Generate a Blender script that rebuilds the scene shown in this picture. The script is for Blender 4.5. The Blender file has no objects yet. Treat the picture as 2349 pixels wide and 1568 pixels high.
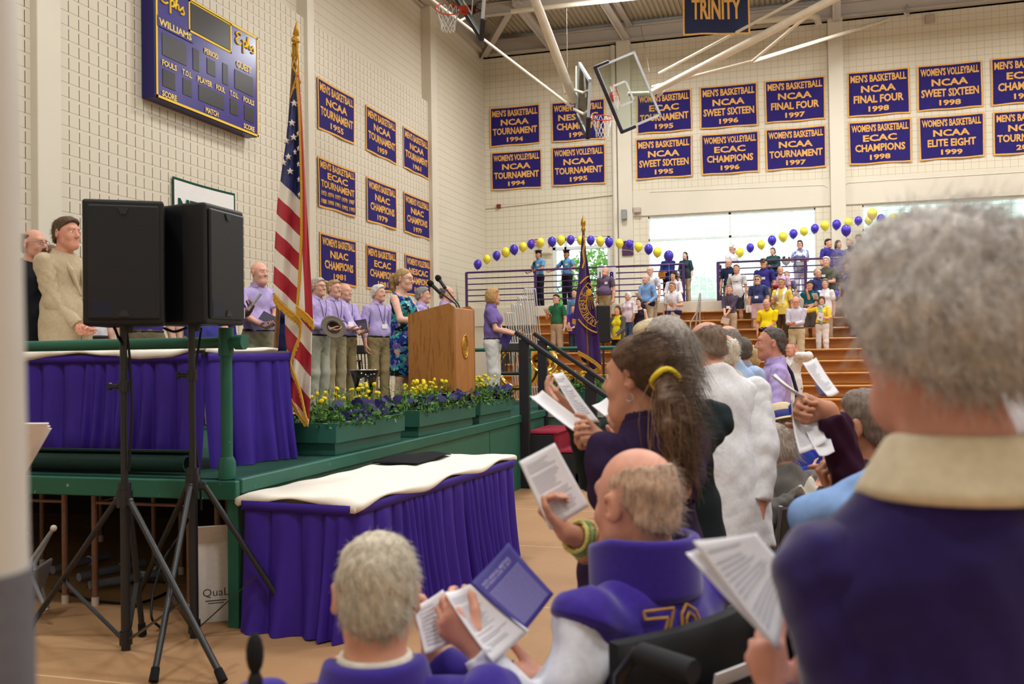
import bpy, math, random
import numpy as np
from mathutils import Vector, Matrix
SC = bpy.context.scene
COL = SC.collection
PI = math.pi
random.seed(7)
RNG = np.random.RandomState(11)

# ---------------------------------------------------------------- camera
FPX, CH = 2215.0, 1.55                      # focal length in pixels of a 2349 px wide frame, eye height
YAW, PIT, ROL = [math.radians(a) for a in (16.435, .841, -.8206)]
_cy, _sy = math.cos(YAW), math.sin(YAW)
FW = np.array([-_sy*math.cos(PIT), _cy*math.cos(PIT), math.sin(PIT)])
_rt = np.array([_cy, _sy, 0.]); _up = np.cross(_rt, FW)
RT = math.cos(ROL)*_rt + math.sin(ROL)*_up
UP = -math.sin(ROL)*_rt + math.cos(ROL)*_up
CAMP = np.array([0, 0, CH])
cam = bpy.data.cameras.new('camera')
camo = bpy.data.objects.new('camera', cam); COL.objects.link(camo)
camo.matrix_world = Matrix(((RT[0], UP[0], -FW[0], 0), (RT[1], UP[1], -FW[1], 0), (RT[2], UP[2], -FW[2], CH), (0, 0, 0, 1)))
cam.sensor_width = 36.0; cam.lens = 36.0*FPX/2349.0
cam.clip_start, cam.clip_end = .05, 300
cam.dof.use_dof = True; cam.dof.focus_distance = 10.5; cam.dof.aperture_fstop = 4.2
SC.camera = camo

# ---------------------------------------------------------------- world, lamps, exposure
w = bpy.data.worlds.new('world'); SC.world = w; w.use_nodes = True
_bg = w.node_tree.nodes['Background']; _bg.inputs[0].default_value = (.86, .94, 1, 1); _bg.inputs[1].default_value = 3.2
vs = SC.view_settings
SC.display_settings.display_device = 'sRGB'
vs.view_transform = 'Standard'; vs.look = 'None'; vs.gamma = 1; vs.use_curve_mapping = False; vs.exposure = 0.0
cy = SC.cycles
cy.max_bounces = 6; cy.diffuse_bounces = 3; cy.glossy_bounces = 3; cy.transmission_bounces = 6; cy.transparent_max_bounces = 12
cy.caustics_reflective = False; cy.caustics_refractive = False; cy.sample_clamp_indirect = 4.0
cy.use_denoising = True
def lamp(name, loc, energy, size, color=(.97, .985, 1), sy=None, rot=(0, 0, 0)):
    L = bpy.data.lights.new(name, 'AREA'); L.energy = energy; L.color = color; L.size = size
    if sy: L.shape = 'RECTANGLE'; L.size_y = sy
    o = bpy.data.objects.new(name, L); COL.objects.link(o); o.location = loc; o.rotation_euler = rot
    return o
LAMP_XY = [(x, y) for y in (1.0, 9.0, 17.0, 25.2) for x in (-4.6, 1.6, 7.8)]
for x, y in LAMP_XY:                        # high-bay fixtures: lamps facing down, plus added upward fill to brighten the ceiling
    lamp('gym_lamp', (x, y, 10.7), {1.0: 290, 9.0: 300, 17.0: 330}.get(y, 430), 1.1); lamp('ceiling_fill_light', (x, y, 10.75), 120, 1.1, rot=(PI, 0, 0))

# ---------------------------------------------------------------- pixel <-> place
def ray(px, py): return FW + RT*(px-1174.5)/FPX - UP*(py-784.)/FPX
def at(px, py, d): return CAMP + ray(px, py)*d
def depth(p): return float((np.asarray(p, float)-CAMP) @ FW)
def hit(px, py, ax, v):
    r = ray(px, py); return CAMP + r*((v-CAMP[ax])/r[ax])

# ---------------------------------------------------------------- materials
MATS = {}
def lin(c): return tuple(((v/12.92) if v <= .04045 else ((v+.055)/1.055)**2.4) for v in c)
def hexc(h): return lin(tuple(int(h[i:i+2], 16)/255. for i in (0, 2, 4)))
def mat(h, rough=.8, kind='cloth', metal=0., spec=.3, var=.12, scale=40., bump=0., **kw):
    """plain procedural material from a hex colour with a little mottling"""
    key = (h, rough, kind, metal, spec, var, scale, bump, tuple(kw.items()))
    if key in MATS: return MATS[key]
    m = bpy.data.materials.new(kind+'_'+h); m.use_nodes = True; nt = m.node_tree; N = nt.nodes; Lk = nt.links
    b = N['Principled BSDF']; c = hexc(h)
    b.inputs['Roughness'].default_value = rough; b.inputs['Metallic'].default_value = metal
    b.inputs['Specular IOR Level'].default_value = spec
    b.inputs['Base Color'].default_value = (*c, 1)
    if var:
        tc = N.new('ShaderNodeTexCoord'); nz = N.new('ShaderNodeTexNoise'); nz.inputs['Scale'].default_value = scale; nz.inputs['Detail'].default_value = 3
        src = tc.outputs['Object']
        if kind == 'hair':
            mp = N.new('ShaderNodeMapping'); mp.inputs['Scale'].default_value = (1, 1, .22); Lk.new(src, mp.inputs[0]); src = mp.outputs[0]
        Lk.new(src, nz.inputs['Vector'])
        mx = N.new('ShaderNodeMix'); mx.data_type = 'RGBA'
        mx.inputs[6].default_value = (*[v*(1-var) for v in c], 1); mx.inputs[7].default_value = (*[min(1, v*(1+var)) for v in c], 1)
        mr = N.new('ShaderNodeMapRange'); mr.inputs[1].default_value = .3; mr.inputs[2].default_value = .7
        Lk.new(nz.outputs[0], mr.inputs[0]); Lk.new(mr.outputs[0], mx.inputs[0]); Lk.new(mx.outputs[2], b.inputs['Base Color'])
        if bump:
            bp = N.new('ShaderNodeBump'); bp.inputs['Strength'].default_value = bump; bp.inputs['Distance'].default_value = .01
            Lk.new(nz.outputs[0], bp.inputs['Height']); Lk.new(bp.outputs[0], b.inputs['Normal'])
    if kind == 'skin':
        b.inputs['Subsurface Weight'].default_value = .0
    for k, v in kw.items(): b.inputs[k.replace('_', ' ')].default_value = v
    MATS[key] = m; return m
def cloth(h, **k): return mat(h, .88, 'cloth', spec=.15, var=.07, scale=60, **k)
def skin(h='d9a98f'): return mat(h, .55, 'skin', spec=.35, var=.09, scale=22)
def hairm(h): return mat(h, .62, 'hair', spec=.3, var=.30, scale=95, bump=.35)
def metal(h, r=.3): return mat(h, r, 'metal', metal=1., var=.04)
def paint(h, r=.45): return mat(h, r, 'paint', spec=.4, var=.05, scale=6)

# ---------------------------------------------------------------- objects
def tag(o, label=None, cat=None, group=None, kind=None):
    for k, v in (('label', label), ('category', cat), ('group', group), ('kind', kind)):
        if v: o[k] = v
    return o
def link(name, me, parent=None):
    o = bpy.data.objects.new(name, me); COL.objects.link(o)
    if parent: o.parent = parent
    return o
def empty(name, loc=(0, 0, 0), rz=0, **k):
    o = link(name, None); o.location = loc; o.rotation_euler[2] = rz; o.empty_display_size = .05
    return tag(o, **k)
def copy_tree(o, parent=None):
    c = o.copy(); COL.objects.link(c)
    if parent: c.parent = parent
    for ch in o.children: copy_tree(ch, c)
    return c
def rawmesh(name, V, Q, mats, smooth=True, mi=None):
    """mesh from numpy verts and quads (or list of faces)"""
    me = bpy.data.meshes.new(name)
    if isinstance(Q, np.ndarray):
        n = len(Q); k = Q.shape[1]
        me.vertices.add(len(V)); me.vertices.foreach_set('co', np.asarray(V, np.float32).ravel())
        me.loops.add(n*k); me.loops.foreach_set('vertex_index', Q.astype(np.int32).ravel())
        me.polygons.add(n); me.polygons.foreach_set('loop_start', np.arange(0, n*k, k, dtype=np.int32))
    else:
        me.from_pydata([tuple(v) for v in V], [], [tuple(f) for f in Q])
    for m in (mats if isinstance(mats, (list, tuple)) else [mats]): me.materials.append(m)
    n = len(me.polygons)
    sm = np.full(n, bool(smooth)) if np.isscalar(smooth) else np.asarray(smooth, bool)
    me.polygons.foreach_set('use_smooth', sm)
    if mi is not None: me.polygons.foreach_set('material_index', np.asarray(mi, np.int32))
    me.update(calc_edges=True); me.validate()
    return me
def nrm(v): v = np.asarray(v, float); return v/(np.linalg.norm(v)+1e-12)
def frame(d):
    d = nrm(d); a = np.array([0, 0, 1.]) if abs(d[2]) < .9 else np.array([1., 0, 0])
    u = nrm(np.cross(a, d)); return u, np.cross(d, u), d
def rotz(a): c, s = math.cos(a), math.sin(a); return np.array([[c, -s, 0], [s, c, 0], [0, 0, 1.]])
def rotx(a): c, s = math.cos(a), math.sin(a); return np.array([[1., 0, 0], [0, c, -s], [0, s, c]])
def roty(a): c, s = math.cos(a), math.sin(a); return np.array([[c, 0, s], [0, 1., 0], [-s, 0, c]])
class MB:
    """collects boxes, tubes, sheets; build() links them as ONE mesh object"""
    def __init__(s): s.V = []; s.F = []; s.S = []; s.M = []; s.m = 0; s.n = 0
    def add(s, V, F, smooth=False, m=None):
        V = np.asarray(V, float).reshape(-1, 3); s.V.append(V)
        for f in F: s.F.append([i+s.n for i in f]); s.S.append(smooth); s.M.append(s.m if m is None else m)
        s.n += len(V); return s
    def box(s, c, d, R=None, ch=0., m=None):
        """box centre c, size d, rotation R, chamfer ch"""
        d = np.asarray(d, float)/2; c = np.asarray(c, float)
        if ch <= 0:
            V = np.array([[x, y, z] for x in (-1, 1) for y in (-1, 1) for z in (-1, 1)], float)*d
            F = [(0, 1, 3, 2), (4, 6, 7, 5), (0, 4, 5, 1), (2, 3, 7, 6), (0, 2, 6, 4), (1, 5, 7, 3)]
        else:
            ch = min(ch, *(d*.9)); V = []; ix = {}
            for sx in (-1, 1):
                for sy_ in (-1, 1):
                    for sz in (-1, 1):
                        sg = np.array([sx, sy_, sz])
                        for a in range(3):
                            q = d - ch; q[a] = d[a]; ix[(sx, sy_, sz, a)] = len(V); V.append(sg*q)
            F = []
            for a in range(3):
                b, e = (a+1) % 3, (a+2) % 3
                for sg in (-1, 1):
                    def key(p, q):
                        k = [0, 0, 0]; k[a] = sg; k[b] = p; k[e] = q; return (*k, a)
                    f = [ix[key(-1, -1)], ix[key(1, -1)], ix[key(1, 1)], ix[key(-1, 1)]]
                    F.append(f if sg > 0 else f[::-1])
            for a in range(3):                      # edge chamfers along axis a
                b, e = (a+1) % 3, (a+2) % 3
                for p in (-1, 1):
                    for q in (-1, 1):
                        def key(t, ax):
                            k = [0, 0, 0]; k[a] = t; k[b] = p; k[e] = q; return ix[(*k, ax)]
                        f = [key(-1, b), key(1, b), key(1, e), key(-1, e)]
                        F.append(f if p*q < 0 else f[::-1])
            for sx in (-1, 1):
                for sy_ in (-1, 1):
                    for sz in (-1, 1):
                        f = [ix[(sx, sy_, sz, a)] for a in range(3)]
                        F.append(f if sx*sy_*sz > 0 else f[::-1])
            V = np.array(V)
        if R is not None: V = V @ np.asarray(R).T
        return s.add(V+c, F, False, m)
    def tube(s, P, r, n=8, cap=True, m=None, closed=False):
        P = np.asarray(P, float); k = len(P); r = np.full(k, r, float) if np.isscalar(r) else np.asarray(r, float)
        T = np.gradient(P, axis=0) if not closed else np.roll(P, -1, 0)-np.roll(P, 1, 0)
        u, v, d = frame(T[0]); V = []
        for i in range(k):
            t = nrm(T[i]); u = nrm(u-t*np.dot(u, t)); v = np.cross(t, u)
            a = np.arange(n)*2*PI/n
            V.append(P[i]+r[i]*(np.cos(a)[:, None]*u+np.sin(a)[:, None]*v))
        F = []
        for i in range(k if closed else k-1):
            i2 = (i+1) % k
            for j in range(n):
                F.append((i*n+j, i*n+(j+1) % n, i2*n+(j+1) % n, i2*n+j))
        s.add(np.concatenate(V), F, True, m)
        if cap and not closed:
            s.add(V[0], [tuple(range(n))[::-1]], False, m); s.add(V[-1], [tuple(range(n))], False, m)
        return s
    def bar(s, a, b, w, h, up=(0, 0, 1), m=None, ch=0):
        """rectangular bar from a to b"""
        a, b = np.asarray(a, float), np.asarray(b, float); d = nrm(b-a); x = np.cross(np.asarray(up, float), d)
        if np.linalg.norm(x) < 1e-3: x = np.array([1., 0, 0])
        x = nrm(x); y = np.cross(d, x); return s.box((a+b)/2, (w, h, np.linalg.norm(b-a)), np.stack([x, y, d], 1), ch, m)
    def lathe(s, prof, c=(0, 0, 0), n=24, R=None, m=None):
        """profile [(r,z)..] spun about z"""
        a = np.arange(n)*2*PI/n; V = np.concatenate([np.stack([r*np.cos(a), r*np.sin(a), np.full(n, z)], 1) for r, z in prof])
        F = [(i*n+j, i*n+(j+1) % n, (i+1)*n+(j+1) % n, (i+1)*n+j) for i in range(len(prof)-1) for j in range(n)]
        if R is not None: V = V @ np.asarray(R).T
        return s.add(V+np.asarray(c, float), F, True, m)
    def sheet(s, fn, nu, nv, m=None, smooth=True, two=0., mfn=None):
        """surface fn(u,v) on an nu x nv grid; two>0 gives it that thickness"""
        G = np.array([[fn(i/nu, j/nv) for j in range(nv+1)] for i in range(nu+1)], float)
        V = G.reshape(-1, 3); w_ = nv+1
        F = [(i*w_+j, (i+1)*w_+j, (i+1)*w_+j+1, i*w_+j+1) for i in range(nu) for j in range(nv)]
        mm = [mfn((i+.5)/nu, (j+.5)/nv) if mfn else (s.m if m is None else m) for i in range(nu) for j in range(nv)]
        if two:
            du = np.gradient(G, axis=0); dv = np.gradient(G, axis=1); Nn = np.cross(du, dv); Nn /= np.linalg.norm(Nn, axis=2)[..., None]+1e-12
            V2 = (G-Nn*two).reshape(-1, 3); n0 = len(V); V = np.concatenate([V, V2])
            F2 = [tuple(i+n0 for i in f[::-1]) for f in F]
            rim = [i*w_ for i in range(nu+1)] + [nu*w_+j for j in range(1, w_)] + [i*w_+nv for i in range(nu-1, -1, -1)] + [j for j in range(nv-1, 0, -1)]
            F3 = [(rim[i], rim[i]+n0, rim[(i+1) % len(rim)]+n0, rim[(i+1) % len(rim)]) for i in range(len(rim))]
            base = s.n; s.V.append(V); s.n += len(V)
            for f, q in zip(F, mm): s.F.append([i+base for i in f]); s.S.append(smooth); s.M.append(q)
            for f, q in zip(F2, mm): s.F.append([i+base for i in f]); s.S.append(smooth); s.M.append(q)
            for f in F3: s.F.append([i+base for i in f]); s.S.append(False); s.M.append(mm[0])
            return s
        base = s.n; s.V.append(V); s.n += len(V)
        for f, q in zip(F, mm): s.F.append([i+base for i in f]); s.S.append(smooth); s.M.append(q)
        return s
    def prism(s, poly, h, R=None, c=(0, 0, 0), m=None):
        """polygon (x,y) extruded by h along local z"""
        poly = np.asarray(poly, float); n = len(poly)
        V = np.concatenate([np.c_[poly, np.zeros(n)], np.c_[poly, np.full(n, h)]])
        F = [tuple(range(n))[::-1], tuple(range(n, 2*n))]+[(i, (i+1) % n, n+(i+1) % n, n+i) for i in range(n)]
        if R is not None: V = V @ np.asarray(R).T
        return s.add(V+np.asarray(c, float), F, False, m)
    def ball(s, c, r, n=12, m=None, R=None):
        r = np.full(3, r) if np.isscalar(r) else np.asarray(r)
        k = n//2; prof = [(math.sin(PI*i/k), -math.cos(PI*i/k)) for i in range(k+1)]
        a = np.arange(n)*2*PI/n; V = np.concatenate([np.stack([q*np.cos(a), q*np.sin(a), np.full(n, z)], 1) for q, z in prof])*r
        F = [(i*n+j, i*n+(j+1) % n, (i+1)*n+(j+1) % n, (i+1)*n+j) for i in range(k) for j in range(n)]
        if R is not None: V = V @ np.asarray(R).T
        return s.add(V+np.asarray(c, float), F, True, m)
    def mesh(s, name, mats):
        return rawmesh(name, np.concatenate(s.V), s.F, mats, s.S, s.M)
    def build(s, name, mats, parent=None, **k):
        return tag(link(name, s.mesh(name, mats), parent), **k)
def place(o, loc, rz=0.): o.location = loc; o.rotation_euler[2] = rz; return o

# ---------------------------------------------------------------- lettering
_TX = {}
def text2d(t, bold=.0, shear=0.):
    """outline-filled lettering normalised to width 1, height 1: verts (n,2), faces, natural aspect"""
    k = (t, bold, shear)
    if k in _TX: return _TX[k]
    cu = bpy.data.curves.new('t', 'FONT'); cu.body = t; cu.offset = bold; cu.shear = shear; cu.resolution_u = 2; cu.fill_mode = 'FRONT'
    ob = bpy.data.objects.new('t', cu); COL.objects.link(ob)
    me = bpy.data.meshes.new_from_object(ob.evaluated_get(bpy.context.evaluated_depsgraph_get()))
    V = np.array([v.co[:2] for v in me.vertices]); F = [tuple(p.vertices) for p in me.polygons]
    bpy.data.objects.remove(ob); bpy.data.curves.remove(cu); bpy.data.meshes.remove(me)
    lo, hi = V.min(0), V.max(0); asp = (hi-lo)[0]/max((hi-lo)[1], 1e-6)
    _TX[k] = ((V-lo)/(hi-lo), F, asp); return _TX[k]
def put_text(mb, t, O, U, W, w_, h_, bold=.02, shear=0., m=0, warp=None):
    """lettering centred at O in the plane (U right, W up), w_ wide, h_ high"""
    V, F, asp = text2d(t, bold, shear); O, U, W = map(lambda q: np.asarray(q, float), (O, U, W))
    P = (V-.5)*np.array([w_, h_]); P3 = O+P[:, :1]*U+P[:, 1:]*W
    if warp is not None: P3 = warp(P3)
    mb.add(P3, F, False, m)
# ---------------------------------------------------------------- smooth solids from distance fields
def C(a, b, ra, rb=None, k=.02, sq=None, flat=0, sub=0):
    return ('c', np.asarray(a, float), np.asarray(b, float), ra, ra if rb is None else rb, k, sq, flat, sub)
def E(c, r, R=None, k=.02, sub=0):
    return ('e', np.asarray(c, float), np.asarray(r, float) if not np.isscalar(r) else np.full(3, float(r)), R, k, sub)
def solid(prims, res, clips=(), wrinkle=0., wf=1., seed=0, lo=None, hi=None, jag=0.):
    """surface of the smooth union of prims (sub=1 ones cut away), clipped by planes (point, normal)"""
    LO, HI = np.full(3, 1e9), np.full(3, -1e9); B = []
    for p in prims:
        if p[0] == 'c':
            r = max(p[3], p[4])*(max(1, p[6][1]) if p[6] is not None else 1)
            a, b = np.minimum(p[1], p[2])-r, np.maximum(p[1], p[2])+r; sub, k = p[8], p[5]
        else:
            r = p[2].max() if p[3] is not None else p[2]; a, b = p[1]-r, p[1]+r; sub, k = p[5], p[4]
        B.append((a, b, k, sub))
        if not sub: LO = np.minimum(LO, a); HI = np.maximum(HI, b)
    LO -= 3*res+.01; HI += 3*res+.01
    if lo is not None: LO = np.maximum(LO, lo)
    if hi is not None: HI = np.minimum(HI, hi)
    n = np.maximum(np.ceil((HI-LO)/res).astype(int)+1, 4)
    ax = [(LO[i]+res*np.arange(n[i])).astype(np.float32) for i in range(3)]
    F = np.full(tuple(n), .2, np.float32)
    for p, (a, b, k, sub) in zip(prims, B):
        m = k+2.5*res
        i0 = np.clip(np.floor((a-m-LO)/res).astype(int), 0, n); i1 = np.clip(np.ceil((b+m-LO)/res).astype(int)+1, 0, n)
        if (i1 <= i0).any(): continue
        X = ax[0][i0[0]:i1[0], None, None]; Y = ax[1][None, i0[1]:i1[1], None]; Z = ax[2][None, None, i0[2]:i1[2]]
        if p[0] == 'c':
            A, Bv, ra, rb, _, sq, flat, _ = p[1:]
            x, y, z = X-A[0], Y-A[1], Z-A[2]; d = (Bv-A)
            if sq is not None:                      # stretched along sq[0] by sq[1]
                q = sq[0]; f = 1./sq[1]-1.
                c_ = (x*q[0]+y*q[1]+z*q[2])*f
                x, y, z = x+c_*q[0], y+c_*q[1], z+c_*q[2]; d = d+q*np.dot(d, q)*f
            L2 = float(np.dot(d, d))+1e-12
            t0 = (x*d[0]+y*d[1]+z*d[2])/L2; t = np.clip(t0, 0, 1)
            D = np.sqrt((x-t*d[0])**2+(y-t*d[1])**2+(z-t*d[2])**2)-(ra+(rb-ra)*t)
            if flat:
                D = np.maximum(D, (t0-1)*math.sqrt(L2))
                if flat > 1: D = np.maximum(D, -t0*math.sqrt(L2))
        else:
            c, r, R = p[1], p[2], p[3]
            x, y, z = X-c[0], Y-c[1], Z-c[2]
            if R is not None: x, y, z = (R[0, 0]*x+R[1, 0]*y+R[2, 0]*z), (R[0, 1]*x+R[1, 1]*y+R[2, 1]*z), (R[0, 2]*x+R[1, 2]*y+R[2, 2]*z)
            k0 = np.sqrt((x/r[0])**2+(y/r[1])**2+(z/r[2])**2)
            k1 = np.sqrt((x/r[0]**2)**2+(y/r[1]**2)**2+(z/r[2]**2)**2)+1e-9
            D = k0*(k0-1)/k1
        S = F[i0[0]:i1[0], i0[1]:i1[1], i0[2]:i1[2]]
        if sub: D = -D; h = np.clip(.5-.5*(S-D)/k, 0, 1); S[...] = S*(1-h)+D*h+k*h*(1-h)
        else: h = np.clip(.5+.5*(D-S)/k, 0, 1); S[...] = D*(1-h)+S*h-k*h*(1-h)
    if wrinkle or jag:
        X, Y, Z = ax[0][:, None, None]*wf, ax[1][None, :, None]*wf, ax[2][None, None, :]*wf; s_ = seed*1.7
    if wrinkle:
        F += (wrinkle*(.55*np.sin(26*Z+10*X+4*np.sin(7*Y+s_)+s_)+.40*np.sin(49*Z+37*X*(1+.0*Y)+5*np.sin(11*X+s_)+2*s_)+.55*(.6-np.abs(np.sin(27*Y+21*Z-17*X+3*np.sin(9*Z+s_)+s_)))+.3*np.sin(63*X-41*Z+3*np.sin(17*Y)))).astype(np.float32)
    jg = (jag*(np.sin(150*X+60*Z+s_)+np.sin(130*Y-170*Z+4*np.sin(60*X))+np.sin(90*X+110*Y+80*Z))).astype(np.float32) if jag else 0
    for pt, nn in clips:
        pt, nn = np.asarray(pt, float), nrm(nn)
        F = np.maximum(F, ((ax[0]-pt[0])*nn[0]).astype(np.float32)[:, None, None]+((ax[1]-pt[1])*nn[1]).astype(np.float32)[None, :, None]+((ax[2]-pt[2])*nn[2]).astype(np.float32)[None, None, :]+jg)
    F[0], F[-1], F[:, 0], F[:, -1], F[:, :, 0], F[:, :, -1] = [np.float32(.1)]*6
    return nets(F, LO, res)
def nets(F, LO, res):
    s = F < 0; n = F.shape
    c8 = [s[i:n[0]-1+i, j:n[1]-1+j, k:n[2]-1+k] for i in (0, 1) for j in (0, 1) for k in (0, 1)]
    cnt = sum(c.astype(np.int8) for c in c8); act = (cnt > 0) & (cnt < 8)
    I = np.stack(np.nonzero(act), 1)
    if len(I) == 0: return np.zeros((0, 3)), np.zeros((0, 4), int)
    offs = np.array([(i, j, k) for i in (0, 1) for j in (0, 1) for k in (0, 1)])
    v = np.stack([F[I[:, 0]+o[0], I[:, 1]+o[1], I[:, 2]+o[2]] for o in offs], 1)
    acc = np.zeros((len(I), 3)); w_ = np.zeros(len(I))
    for a in range(8):
        for b in range(a+1, 8):
            if np.abs(offs[a]-offs[b]).sum() != 1: continue
            cr = (v[:, a] < 0) != (v[:, b] < 0); t = v[cr, a]/(v[cr, a]-v[cr, b])
            acc[cr] += offs[a]+t[:, None]*(offs[b]-offs[a]); w_[cr] += 1
    V = LO+res*(I+acc/w_[:, None])
    idx = np.full(act.shape, -1, np.int32); idx[act] = np.arange(len(I))
    Q = []
    for a in range(3):
        b, e = (a+1) % 3, (a+2) % 3
        s0 = np.take(s, range(0, n[a]-1), a); s1 = np.take(s, range(1, n[a]), a)
        G = np.stack(np.nonzero(s0 != s1), 1); G = G[(G[:, b] > 0) & (G[:, e] > 0) & (G[:, b] < n[b]-1) & (G[:, e] < n[e]-1)]
        ins = s0[G[:, 0], G[:, 1], G[:, 2]]
        def cell(db, de):
            q = G.copy(); q[:, b] -= db; q[:, e] -= de; return idx[q[:, 0], q[:, 1], q[:, 2]]
        q = np.stack([cell(1, 1), cell(0, 1), cell(0, 0), cell(1, 0)], 1)
        q[~ins] = q[~ins][:, ::-1]; Q.append(q)
    Q = np.concatenate(Q); Q = Q[(Q >= 0).all(1)]
    return V, Q
def sobj(name, prims, res, m, parent, **k):
    V, Q = solid(prims, res, **k)
    if len(Q) == 0: return None
    return link(name, rawmesh(name, V, Q, m), parent)

# ---------------------------------------------------------------- people
def ik(S, T, a, b, pole):
    S, T = np.asarray(S, float), np.asarray(T, float); d = T-S; L = np.linalg.norm(d); Lm = (a+b)*.995
    if L > Lm: T = S+d/L*Lm; L = Lm; d = T-S
    n = d/L; x = (a*a-b*b+L*L)/(2*L); h = math.sqrt(max(a*a-x*x, 0))
    p = np.asarray(pole, float); p = nrm(p-n*np.dot(p, n)); return S+n*x+p*h, T
def hand(wr, d, nrmal, side, s=1., curl=.5, grip=0., thumb=.6, spread=1.):
    """palm, four jointed fingers and a thumb; d: where the fingers point, nrmal: out of the palm's inner side"""
    d = nrm(d); n_ = nrm(np.asarray(nrmal, float)-d*np.dot(nrmal, d)); x = np.cross(d, n_)*side; P = []   # x: towards the thumb
    wr = np.asarray(wr, float)
    kn = [wr+d*.088*s+x*o*s*.9-n_*.003*s for o in (.031, .0105, -.010, -.029)]
    kn[3] = kn[3]-d*.012*s; kn[0] = kn[0]-d*.003*s
    for q, r in zip(kn, (.0125, .013, .0125, .0115)):
        P.append(C(wr+x*.25*np.dot(q-wr, x)+d*.005, q, .017*s, r*s, .012*s))
    ls = ((.042, .026, .021), (.047, .029, .022), (.043, .027, .021), (.034, .021, .018))
    for i, (q, L) in enumerate(zip(kn, ls)):
        cu = curl*(1+.12*i); a = grip; fx = nrm(d+x*(.10-.07*i)*spread); p0 = q
        for j, l in enumerate(L):
            a += cu*(.85, 1.05, .6)[j]
            p1 = p0+(fx*math.cos(a)+n_*math.sin(a))*l*s
            r0, r1 = ((.0095, .0088), (.0088, .008), (.008, .0068))[j]
            P.append(C(p0, p1, r0*s*(1 if i < 3 else .88), r1*s*(1 if i < 3 else .88), .004*s)); p0 = p1
    tb = wr+d*.028*s+x*.024*s+n_*.006*s; td = nrm(d*.75+x*.62+n_*.45*thumb)
    t1 = tb+td*.042*s; t2 = t1+nrm(td*.8+d*.35+n_*.5*thumb)*.032*s; t3 = t2+nrm(d*.75+n_*.55*thumb-x*.12)*.026*s
    P += [C(wr+x*.008, tb, .017*s, .0155*s, .012*s), C(tb, t1, .0155*s, .0115*s, .008*s), C(t1, t2, .0112*s, .0098*s, .004*s), C(t2, t3, .0098*s, .0078*s, .004*s)]
    return P
def head_prims(T, s, fem=0, fat=0, lod=1):
    """head in its own frame, T maps head coordinates to body coordinates"""
    R = T[0]; f = lambda *p: T[1]+R @ (np.array(p)*s)
    w_ = 1-.05*fem
    P = [E(f(0, -.014, .034), np.array([.077*w_, .097, .089])*s, R, .02*s), E(f(0, .026, -.032), np.array([.0615*w_+.006*fat, .066, .088])*s, R, .035*s),
         E(f(0, .062, -.090), np.array([.027-.004*fem, .026, .024])*s, R, .03*s),
         C(f(-.040, .02, -.066), f(-.014, .068, -.090), .021*s, .018*s, .03*s), C(f(.040, .02, -.066), f(.014, .068, -.090), .021*s, .018*s, .03*s),
         C(f(-.032, .076, .036), f(.032, .076, .036), (.015-.003*fem)*s, None, .02*s),
         E(f(-.037, .062, -.028), .024*s, None, .02*s), E(f(.037, .062, -.028), .024*s, None, .02*s)]
    if fat: P.append(E(f(0, .04, -.105), np.array([.05, .045, .03])*s, R, .04*s))
    P += [E(f(-.032, .103, .010), .017*s, None, .012*s, 1), E(f(.032, .103, .010), .017*s, None, .012*s, 1)]
    P += [C(f(0, .090, .016), f(0, .111, -.020), .0085*s, .0125*s, .010*s), E(f(-.011, .102, -.026), .0085*s, None, .008*s), E(f(.011, .102, -.026), .0085*s, None, .008*s)]
    P += [C(f(-.019, .084, -.051), f(.019, .084, -.051), .0085*s, None, .010*s), C(f(-.015, .083, -.063), f(.015, .083, -.063), .0095*s, None, .010*s),
          C(f(-.022, .099, -.0565), f(.022, .099, -.0565), .0045*s, None, .006*s, sub=1)]
    for sg in (-1, 1):
        Re = R @ rotz(-sg*.5) @ rotx(-.15)
        P += [E(f(sg*.0825*w_, -.014, .000), np.array([.0085, .022, .034])*s, Re, .008*s), E(f(sg*.0935*w_, -.006, .002), np.array([.008, .011, .018])*s, Re, .006*s, 1)]
    return P
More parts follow.
